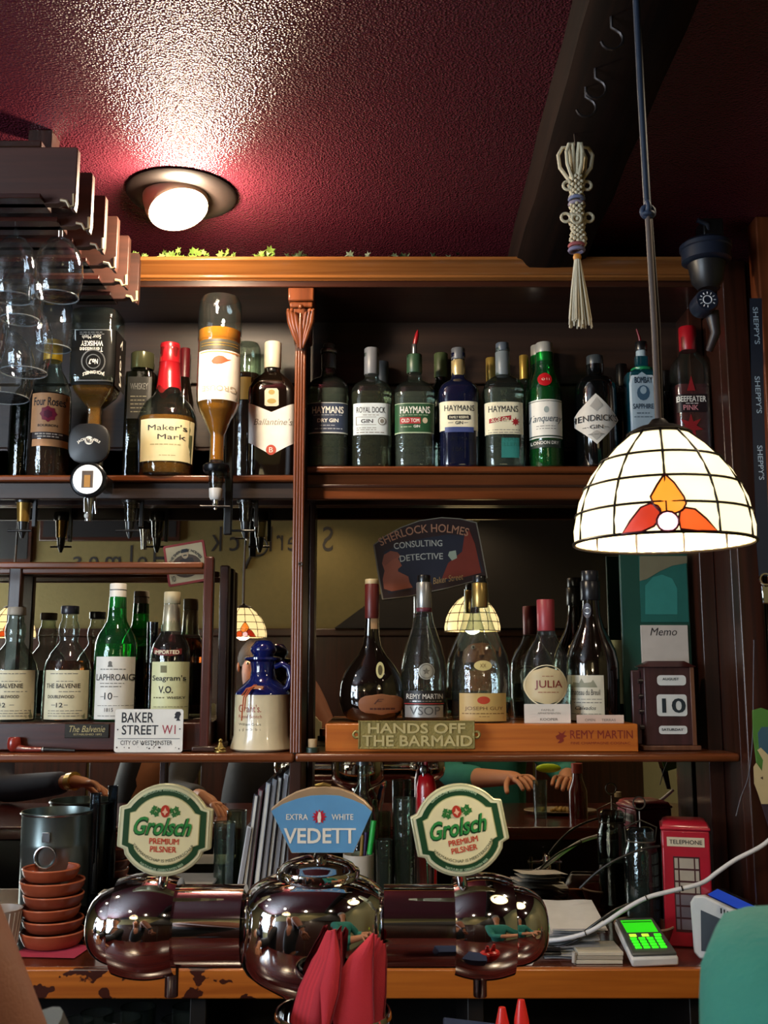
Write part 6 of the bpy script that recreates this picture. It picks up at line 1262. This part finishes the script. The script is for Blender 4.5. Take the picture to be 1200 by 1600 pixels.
MB().plate(pp_(out2, Yb), Yb-.0008, Yb).build('blue_field', M('5c98cc', .4), b)
tpx([('VEDETT', 443, 556, 1294, 1318, .02), ('EXTRA', 447, 481, 1272, 1281, .01), ('WHITE', 518, 552, 1272, 1281, .01)], WHITE, b, Yb-.0014)
MB().add([(PX(a, c, Yb), Yb-.0014, PZ(c, Yb)) for a, c in star(499, 1276, 12, 12, .62)], [tuple(range(24))], False).build('red_star', M('b5213a', .4), b)
MB().add([(PX(a, c, Yb), Yb-.002, PZ(c, Yb)) for a, c in [(497, 1285), (496, 1277), (498, 1268), (501, 1269), (502, 1277), (501, 1285)]], [tuple(range(6))], False).build('white_figure', WHITE, b)
MB().tube([(X(503), Yb+.008, PZ(1330, Yb)), (X(500), YT-.01, PZ(1338, YT))], .008, 12).build('badge_stem', CHROME, tw)
MB().tube([(X(493), Yb+.004, PZ(1229, Yb)), (X(505), Yb+.004, PZ(1226, Yb)), (X(517), Yb+.004, PZ(1229, Yb))], .0022, 8).build('badge_clip', BRASS, b)
# napkins in a chrome holder
YN = 1.12
t = thing('napkin_holder', 'chrome cup holding the red napkins below the beer tower', 'holder', (PX(520, 1650, YN), YN, ZB)); kx = (PX(700, 1600, YN)-PX(600, 1600, YN))/100
zt9 = PZ(1578, YN); MB().lathe([(0, ZB+.0), (.03, ZB), (.045, ZB+.01), (88*kx, zt9-.03), (96*kx, zt9-.015), (90*kx, zt9), (87*kx, zt9), (92*kx, zt9-.015), (84*kx, zt9-.03), (.04, ZB+.014), (0, ZB+.012)], (PX(520, 1650, YN), YN, 0), 48).build('cup', CHROME, t)
RN = M('b32232', .8, bump=.25, bscale=900); RN2 = M('a01c2d', .8, bump=.25, bscale=900); random.seed(17)
def napkin(pl, pr_, y0, y1, lb, m, k):
    """one folded napkin: left edge and right edge polylines in px (top to bottom), leaning from depth y0 (top) to y1"""
    t = thing('paper_napkin', lb, 'napkin', V3(pl[-1][0], 1650, YN), 0, 'red paper napkins in the chrome cup'); n = len(pl); mb = MB(); vs = []
    for s in (0, 1):
        for i in range(n):
            Y = y0+(y1-y0)*i/(n-1)
            for j in range(5):
                u = j/4; a = pl[i][0]+(pr_[i][0]-pl[i][0])*u; c = pl[i][1]+(pr_[i][1]-pl[i][1])*u
                v = V3(a, c, Y); vs.append((v.x, v.y+s*.0022+.004*math.sin(PI*u)*(-1), v.z))
    N5 = n*5; fs = []
    for i in range(n-1):
        for j in range(4):
            q_ = (i*5+j, i*5+j+1, (i+1)*5+j+1, (i+1)*5+j); fs += [q_, tuple(v_+N5 for v_ in reversed(q_))]
        fs += [(i*5, (i+1)*5, (i+1)*5+N5, i*5+N5), (i*5+4, i*5+4+N5, (i+1)*5+4+N5, (i+1)*5+4)]
    fs += [tuple(j for j in range(4, -1, -1))+tuple(j+N5 for j in range(5))]
    mb.add(vs, fs); o = mb.build('folded_sheet', m, t); 
    MB().tube([V3(pr_[i][0], pr_[i][1], y0+(y1-y0)*i/(n-1)-.0006) for i in range(n)], .0008, 4).build('fold_edge', M('6a0f1c', .8), t)  # darker red paints shade along the fold so it stands out
for k in range(9):                                      # left bundle, front leaves leftmost
    f = k/8
    L_ = [(515+f*3-6*(k % 2), 1458-2*(k % 3)), (487+f*22, 1500), (466+f*26, 1545), (454+f*28, 1590), (450+f*30, 1665)]
    R_ = [(519+f*6, 1456-2*(k % 3)), (500+f*20, 1500), (485+f*24, 1548), (479+f*28, 1600), (482+f*34, 1665)]
    napkin(L_, R_, YN+.012-.002*k, YN+.010-.004*k, ['outermost left', 'second', 'third', 'fourth', 'fifth', 'sixth', 'seventh', 'eighth', 'innermost'][k]+' red napkin edge from the left in the left fan', RN if k % 2 else RN2, k)
napkin([(522, 1452), (512, 1498), (500, 1545), (503, 1600), (508, 1665)], [(524, 1452), (534, 1500), (530, 1550), (514, 1610), (518, 1665)], YN-.012, YN-.034, 'front red napkin of the left fan with its pointed corner up', RN, 9)
napkin([(532, 1456), (530, 1500), (526, 1545), (520, 1600), (520, 1665)], [(534, 1456), (535, 1500), (540, 1545), (548, 1600), (552, 1665)], YN+.016, YN+.0, 'red napkin standing between the two fans', RN2, 10)
for k in range(4):
    f = k/3; napkin([(586+f*12, 1460+f*14), (560+f*14, 1500), (540+f*20, 1545), (540+f*18, 1600), (544+f*16, 1665)], [(589+f*13, 1460+f*14), (596+f*8, 1502), (597+f*6, 1552), (594+f*5, 1600), (590+f*4, 1665)], YN+.010-.001*k, YN-.006-.002*k, ['leftmost', 'second', 'third', 'rightmost'][k]+' of the narrow napkins behind the broad front one of the right fan', RN2 if k % 2 else RN, 11+k)
napkin([(582, 1458), (545, 1496), (520, 1540), (519, 1585), (528, 1665)], [(584, 1457), (583, 1500), (583, 1552), (585, 1600), (582, 1665)], YN-.008, YN-.024, 'broad front napkin of the right fan with a smooth triangular face', RN, 15)
# red squeeze bottles and blue box in front
for px, yt, w, lb in ((785, 1574, 9, 'red squeeze bottle nozzle at the bottom edge, left one'), (815, 1562, 9, 'taller red squeeze bottle nozzle at the bottom edge, right one')):
    Y = 1.12; t = thing('sauce_bottle', lb, 'bottle', (PX(px, 1600, Y), Y, ZB)); H = PZ(yt, Y)-ZB
    MB().lathe([(0, 0), (.026, 0), (.028, .006), (.028, H*.52), (.024, H*.58), (.024, H*.64), (0, H*.64)], seg=28).build('bottle_body', M('b01a1c', .35), t, world=False)
    MB().lathe([(0, H*.64), (.022, H*.64), (.020, H*.70), (.0085, H*.74), (.0075, H*.85), (.0035, H), (0, H)], seg=24).build('nozzle', M('cf2a26', .3, coat=.2), t, world=False)
t = thing('blue_box', 'dark blue box lid at the bottom edge between napkins and sauce bottles', 'box', V3(700, 1640, 1.16)); v = [V3(692, 1588, 1.18), V3(775, 1598, 1.17), V3(782, 1640, 1.12), V3(694, 1640, 1.12)]
MB().add([tuple(p) for p in v]+[(p.x, p.y, ZB) for p in v], [(0, 1, 2, 3), (4, 7, 6, 5), (0, 4, 5, 1), (1, 5, 6, 2), (2, 6, 7, 3), (3, 7, 4, 0)], False).build('lid', M('16284e', .7), t, bev=.002)
# things on the customer counter (reflected)
t = tumbler('water_glass', 'straight glass on the customer counter, reflected near the right tap badge', 0, 1500, 60, 1.10); t.location = (.50, 1.16, ZB)
t.scale = (1, 1, 1); zt_g = None
for ch in t.children: ch.scale = (1.2, 1.2, .5)
def sauce(name, label, x, y, H, r, m, mc, n2='cap'):
    t = thing(name, label, 'bottle', (x, y, ZB)); MB().lathe([(0, 0), (r, 0), (r, H*.5), (r*.55, H*.72), (r*.5, H*.85), (0, H*.85)], seg=24).build('bottle_body', m, t, world=False); MB().lathe([(0, H*.82), (r*.62, H*.82), (r*.6, H), (0, H)], seg=20).build(n2, mc, t, world=False)
sauce('ketchup_bottle', 'dark red sauce bottle on the customer counter, reflected in the lower mirror', .62, 1.16, .17, .03, M('4a120e', .15, coat=.8), M('8f3a2e', .4))
sauce('pepper_shaker', 'small shaker with cream cap on the customer counter, reflected beside the jar', .74, 1.20, .085, .018, THING, M('b5ad95', .5))
t = thing('serving_plate', 'oval plate of snacks on the customer counter, reflected in the lower mirror', 'plate', (.58, 1.06, ZB)); MB().lathe([(0, 0), (.07, 0), (.12, .012), (.118, .014), (.07, .004), (0, .004)], seg=36, kd=.6).build('plate_body', M('8d7f66', .4), t, world=False)
fd = MB(); random.seed(9)
for k in range(20): a = random.uniform(0, 6.28); r = random.uniform(0, .06); fd.ball((r*math.cos(a), r*.6*math.sin(a), .012), random.uniform(.006, .012), 7, 5)
fd.build('snacks', M('a08040', .6), t, world=False, kind='stuff')
t = thing('sink_tap', 'small chrome sink tap under the bar counter, reflected in the lower mirror', 'tap', (.47, 1.46, .9)); zt5 = PZ(1345, 3.08)
tb = MB(); tb.tube([(.47, 1.42, .9), (.47, 1.42, zt5), (.47, 1.44, zt5+.015), (.47, 1.48, zt5+.01), (.47, 1.49, zt5-.02)], .009, 10); tb.build('spout', CHROME, t); MB().tube([(.42, 1.42, zt5-.01), (.52, 1.42, zt5-.01)], .006, 8).build('cross_handle', CHROME, t)
for s_ in (-1, 1): MB().tube([(.47+s_*.04, 1.42, zt5+.005), (.47+s_*.04, 1.42, .9)], .006, 8).build('pillar', CHROME, t)
bx('sink_ledge', M('22201e', .4, .5), t, .30, .64, 1.37, 1.50, .88, .90, .002)

# ------------------------------------------------------------------ right edge
t = thing('branded_strap', 'long dark strap with repeated pale lettering and a metal clip hanging at the right edge', 'strap', V3(1184, 460, 1.86)); Y = 1.86
q = [(1181, 466), (1183, 560), (1185, 660), (1189, 760), (1192, 850), (1196, 900)]
mb = MB(); vs = []
for d in (0, .0015):
    for a, c in q: v = V3(a, c, Y); vs += [(v.x-.0115, Y+d, v.z), (v.x+.0115, Y+d, v.z)]
n = len(q); fs = [(2*i, 2*i+1, 2*i+3, 2*i+2) for i in range(n-1)]+[tuple(2*n+v_ for v_ in (2*i+2, 2*i+3, 2*i+1, 2*i)) for i in range(n-1)]; mb.add(vs, fs, False); o = mb.build('webbing', M('131c2c', .6), t)
for (py0, py1, px) in ((480, 538, 1180), (588, 646, 1183), (696, 750, 1187)):
    Lp = PZ(py0, Y)-PZ(py1, Y); vs, fs = fit("SHEPPY'S", 0, Lp, -.005, .005, .01); x0, z0 = P(px, py0, Y); MB().add([(x0+z_, Y-.0006, z0-x_) for x_, z_ in vs], fs, False).build('lettering', M('a9bccb', .5), o)
c = V3(1196, 905, Y); MB().torus(tuple(c), .010, .0022, 'Y', 20, 6).build('ring', CHROME, t); MB().plate([(c.x-.007, c.z-.045), (c.x+.007, c.z-.045), (c.x+.009, c.z-.012), (c.x-.009, c.z-.012)], Y-.002, Y+.003).build('metal_clip', CHROME, t, bev=.002)
t = thing('wall_spotlight', 'black cylindrical fixture with a white-ticked dial hanging in the dark top right corner', 'fixture', V3(1105, 330, 1.95)); Y = 1.90; FB = M('1a2130', .35, coat=.2)
c = V3(1103, 395, Y); MB().lathe([(0, -.022), (.040, -.022), (.047, -.018), (.047, .004), (.050, .006), (.050, .014), (.040, .022), (0, .024)], c, 32).build('round_housing', FB, t)
c2 = V3(1110, 340, Y); bx('mount_block', BLACKP, t, c2.x-.018, c2.x+.022, Y-.01, Y+.04, c.z+.024, c.z+.068, .003); MB().tube([(c2.x-.005, Y, c.z+.03), (c2.x-.010, Y-.01, c.z+.055), (c2.x-.03, Y-.012, c.z+.062)], .005, 8).build('bracket_arm', FB, t)
MB().lathe([(0, -.075), (.018, -.075), (.030, -.06), (.036, -.024), (0, -.022)], c, 28).build('tapered_neck', M('141418', .4), t)
c3 = V3(1104, 470, Y-.03); kn = MB().lathe([(.0, -.006), (.020, -.006), (.023, .0), (.023, .035), (0, .036)], c3, 32, 'Y').build('dial_knob', FB, t)
tk = MB(); tk.torus((c3.x, c3.y-.0065, c3.z), .008, .0013, 'Y', 28, 6)
for k in range(12):
    a = 2*PI*k/12; 
    if 4 < k < 6: continue
    tk.tube([(c3.x+.0115*math.sin(a), c3.y-.0068, c3.z+.0115*math.cos(a)), (c3.x+.0155*math.sin(a), c3.y-.0068, c3.z+.0155*math.cos(a))], .0011, 5)
tk.build('dial_ticks', M('c9ccd2', .5), kn)
MB().tube([V3(1112, 488, Y), V3(1118, 520, Y), V3(1108, 548, Y+.02)], [.014, .010, .007], 10).build('hanging_sleeve', M('2a2022', .4), t)
# painted cut-out at the right edge
t = thing('painted_cutout', 'green painted wooden cut-out with a pale bearded profile at the right edge', 'wall decoration', V3(1205, 1200, 1.93)); Y = 1.925
MB().plate(pp_([(1177, 1110), (1190, 1106), (1206, 1112), (1230, 1130), (1240, 1250), (1200, 1262), (1192, 1240), (1184, 1200), (1178, 1150)], Y), Y, Y+.006).build('green_backing', M('4a7a34', .5), t)
MB().plate(pp_([(1184, 1145), (1190, 1136), (1202, 1136), (1218, 1150), (1215, 1180), (1200, 1182), (1186, 1170)], Y), Y-.002, Y).build('blue_cap', M('35566a', .5), t)
MB().plate(pp_([(1183, 1172), (1188, 1168), (1200, 1180), (1215, 1182), (1215, 1225), (1204, 1256), (1189, 1256), (1184, 1240), (1178, 1224), (1177, 1198), (1181, 1192), (1190, 1205), (1192, 1188)], Y), Y-.003, Y-.001).build('pale_profile', M('bfae84', .6), t)
MB().plate(pp_([(1190, 1256), (1204, 1256), (1212, 1300), (1204, 1300)], Y), Y-.001, Y+.004).build('lower_stick', M('2f2230', .6), t)
MB().plate(pp_([(1187, 1215), (1191, 1213), (1191, 1218)], Y), Y-.0036, Y-.003).build('painted_eye', M('4a3a2a', .6), t)

# ------------------------------------------------------------------ people
SKIN = M('b9805f', .55, bump=.15, bscale=500, vary=.06); 
def skinned(name, m, parent, verts, edges, root=0, sub=2):
    """verts: (x,y,z,r[,r2])"""
    me = bpy.data.meshes.new(name); me.from_pydata([v[:3] for v in verts], edges, []); me.materials.append(m)
    o = bpy.data.objects.new(name, me); C.objects.link(o)
    sk = o.modifiers.new('skin', 'SKIN'); sk.use_smooth_shade = True
    for i, v in enumerate(verts): me.skin_vertices[0].data[i].radius = (v[3], v[4] if len(v) > 4 else v[3]); me.skin_vertices[0].data[i].use_root = (i == root)
    su = o.modifiers.new('sub', 'SUBSURF'); su.levels = sub; su.render_levels = sub
    o.parent = parent; off = wloc(parent)
    for v in me.vertices: v.co = v.co-off
    return o
def lay_hand(verts, edges, wi, wrist, d, n, curl=.5, s=1.0, side=1):
    """add palm and five fingers to a skeleton; d = direction of the fingers, n = palm normal"""
    w = Vector(wrist); d = Vector(d).normalized(); n = Vector(n).normalized(); b = d.cross(n).normalized()*side
    i0 = len(verts); verts.append((*(w+d*.035*s), .022*s, .014*s)); edges.append((wi, i0))
    verts.append((*(w+d*.070*s), .024*s, .012*s)); edges.append((i0, i0+1))
    for k, (off, ln, r) in enumerate(((.030, .070, .0085), (.011, .078, .009), (-.009, .073, .0085), (-.028, .058, .0075))):
        p = w+d*.078*s+b*off*s; j = len(verts); verts.append((*p, r*s)); edges.append((i0+1, j)); cd = d.copy()
        for q in range(3):
            cd = (cd*math.cos(curl)+n*math.sin(curl)).normalized() if q else (cd*math.cos(curl*.6)+n*math.sin(curl*.6)).normalized()
            p = p+cd*ln*s*(.42, .32, .26)[q]; verts.append((*p, r*s*(.95, .9, .8)[q])); edges.append((len(verts)-2, len(verts)-1))
    p = w+d*.020*s+b*.022*s; j = len(verts); verts.append((*p, .011*s)); edges.append((i0, j)); cd = (d*.65+b*.7+n*.35).normalized()
    for q in range(3):
        p = p+cd*.030*s; verts.append((*p, .0095*s-.0006*q)); edges.append((len(verts)-2, len(verts)-1)); cd = (cd*.8+d*.3+n*.25).normalized()
def person(label, hip, sh, arms, shirt, hairc, look=(0, 1, 0), bare=False, skin=SKIN, sleeve_end=.85, trousers='1a1c24', fat=1.0):
    """seated/standing customer at the counter. arms: list of (elbow, wrist, finger dir, palm normal, side)"""
    hip = Vector(hip); sh = Vector(sh); look = Vector(look).normalized(); rt = look.cross(Vector((0, 0, 1))).normalized()
    t = thing('person', label, 'person', (hip.x, hip.y, 0))
    V = [(*hip, .13, .10), (*hip.lerp(sh, .5), .13, .10), (*(sh-Vector((0, 0, .05))), .13, .10), (*(sh+Vector((0, 0, .06))), .052), (*(sh+Vector((0, 0, .12))+look*.01), .046), (*(sh+Vector((0, 0, .19))+look*.025), .072, .078), (*(sh+Vector((0, 0, .27))+look*.02), .074, .086), (*(sh+Vector((0, 0, .325))+look*.01), .045, .05)]
    E = [(0, 1), (1, 2), (2, 3), (3, 4), (4, 5), (5, 6), (6, 7)]
    SV = [(*(hip-Vector((0, 0, .06))), .165, .13), (*hip.lerp(sh, .45), .155, .125), (*(sh-Vector((0, 0, .07))), .16, .12), (*(sh+Vector((0, 0, .045))), .070)]; SE = [(0, 1), (1, 2), (2, 3)]
    # legs
    for s in (-1, 1):
        a = hip+rt*s*.09; kn = a+look*.12+Vector((0, 0, -.40)); ft = Vector((kn.x, kn.y, .08))-look*.05; i = len(V)
        V += [(*(a-Vector((0, 0, .06))), .085), (*kn, .06), (*ft, .042), (*(ft+look*.14-Vector((0, 0, .04))), .035)]; E += [(0, i), (i, i+1), (i+1, i+2), (i+2, i+3)]
    for (el, wr, fd, pn, side) in arms:
        el, wr = Vector(el), Vector(wr); s = 1 if (el-sh).dot(rt) > 0 else -1; sp = sh+rt*s*.17-Vector((0, 0, .02)); i = len(V)
        V += [(*sp, .056), (*sp.lerp(el, .5), .048*min(fat, 1.1)), (*el, .040*(fat if sleeve_end < .4 else 1)), (*el.lerp(wr, .35), .041*(fat if sleeve_end < .4 else 1)), (*wr, .026*(1.3 if sleeve_end < .4 else 1), .023)]; E += [(2, i), (i, i+1), (i+1, i+2), (i+2, i+3), (i+3, i+4)]
        lay_hand(V, E, i+4, wr, fd, pn, .5, 1.0, side)
        k = len(SV); SV += [(*sp, .070*(fat if sleeve_end > .4 else 1)), (*sp.lerp(el, .5), .060*(1.2 if fat > 1 and sleeve_end > .4 else 1)), (*sp.lerp(el, .98 if sleeve_end > .4 else .55), .056)]; SE += [(2, k), (k, k+1), (k+1, k+2)]
        if sleeve_end > .4: SV += [(*el.lerp(wr, .4), .050), (*el.lerp(wr, sleeve_end), .040)]; SE += [(k+2, k+3), (k+3, k+4)]
    skinned('body', skin, t, V, E); skinned('shirt', shirt, t, SV, SE)
    hd = sh+Vector((0, 0, .27))+look*.02
    hair = MB(); vs = []; fs = []; nr, ns = 9, 20
    for i in range(nr+1):
        for j in range(ns):
            a = 2*PI*j/ns; th = PI*(.60+.14*max(0, -math.sin(a)))*i/nr; dirv = rt*math.sin(th)*math.cos(a)*.085 + look*math.sin(th)*math.sin(a)*.098 + Vector((0, 0, 1))*math.cos(th)*.092
            fr = max(0, math.sin(a)); lim = 1-.42*fr*max(0, (th/PI-.25)*2.4); vs.append(hd+Vector((0, 0, .008))-look*.008+dirv*lim)
    for i in range(nr):
        for j in range(ns): fs.append((i*ns+j, i*ns+(j+1) % ns, (i+1)*ns+(j+1) % ns, (i+1)*ns+j))
    hair.add(vs, fs).build('hair', M(hairc, .7, bump=.8, bscale=120), t)
    fc = hd+look*.095-Vector((0, 0, .03))
    MB().tube([fc+Vector((0, 0, .03))-look*.012, fc+look*.014-Vector((0, 0, .004)), fc-Vector((0, 0, .012))-look*.006], [.006, .011, .008], 8).build('nose', skin, t)
    for s in (-1, 1):
        MB().ball(fc+rt*s*.030+Vector((0, 0, .026))-look*.014, .0085, 10, 8).build('eye', M('d9d4cc', .2), t); MB().ball(fc+rt*s*.030+Vector((0, 0, .026))-look*.007, .0042, 8, 6).build('iris', M('2a201a', .2), t)
        MB().ball(hd+rt*s*.080-Vector((0, 0, .02)), .016, 10, 8, (.4, .7, 1.3)).build('ear', skin, t)
    MB().tube([fc-Vector((0, 0, .036))-look*.012-rt*.02, fc-Vector((0, 0, .037))-look*.004, fc-Vector((0, 0, .036))-look*.012+rt*.02], [.002, .0045, .002], 6).build('mouth', M('7a3c34', .5), t)
    skinned('trousers', M(trousers, .8), t, [(*(hip-Vector((0, 0, .0))), .14, .12)]+[(*(hip+rt*s*.09+q_), r) for s in (-1, 1) for q_, r in ((Vector((0, 0, -.06)), .10), (look*.12+Vector((0, 0, -.40)), .078), (Vector((0, 0, -.85))+look*.07, .06))], [(0, 1), (1, 2), (2, 3), (0, 4), (4, 5), (5, 6)], sub=1)
    return t
TEAL = M('2a7f78', .85, bump=.4, bscale=300, vary=.1)
person('customer in a teal shirt at the right edge, arms forward at the counter', (.44, .38, .96), (.371, .49, 1.408), [((.25, .62, 1.19), (.44, .92, 1.22), (.3, .9, .1), (.2, .1, -1), 1), ((.68, .66, 1.20), (.62, .98, 1.22), (-.3, .9, .15), (-.2, .1, -1), -1)], TEAL, '7d7a76', sleeve_end=.5, fat=1.5)
t = thing('lime_wedge_card', 'bright yellow-green leaflet held between two reflected hands', 'leaflet', (.55, 1.06, 1.25)); MB().ball((.545, 1.055, 1.265), .03, 14, 8, (1.4, .25, .5)).build('leaflet', M('a8cc22', .4), t)
person('customer with bare left forearm and black wristband at the left edge', (-.54, .18, .90), (-.52, .25, 1.35), [((-.325, .56, 1.555), (-.198, .60, 1.345), (.3, .1, -.9), (.3, -.8, 0), 1)], M('1b1b22', .8), '2a1c14', sleeve_end=.3, fat=1.45, skin=M('8f5b45', .55, bump=.15, bscale=500, vary=.06))
wb_ = bpy.data.objects.get('person.001') or t
a_, b2 = Vector((-.325, .56, 1.555)), Vector((-.198, .60, 1.345)); MB().tube([a_.lerp(b2, .88), a_.lerp(b2, .99)], [.043, .040], 24).build('wristband', M('111114', .6), wb_)
person('customer in a navy jacket with gold watch, reflected at the left of the lower mirror', (-1.64, .54, .90), (-1.60, .64, 1.33), [((-1.38, .76, 1.16), (-1.03, 1.02, 1.22), (.9, .35, -.1), (.1, .5, -1), -1)], M('1d2540', .8), '1c1510', sleeve_end=.9)
wp = [o for o in bpy.data.objects if o.get('category') == 'person'][-1]
a_, b2 = Vector((-1.38, .76, 1.16)), Vector((-1.03, 1.02, 1.22)); MB().tube([a_.lerp(b2, .93), a_.lerp(b2, .99)], .031, 20).build('gold_watch', M('b8924a', .25, .9), wp)
person('customer in a dark pullover reaching over the counter, reflected beside the left tap badge', (-.94, .42, .90), (-.90, .52, 1.33), [((-.76, .72, 1.14), (-.60, 1.03, 1.17), (.7, .6, -.3), (.1, .4, -1), -1)], M('17161c', .8), '3a2a1c', sleeve_end=.9)
print('objects', len(bpy.data.objects))
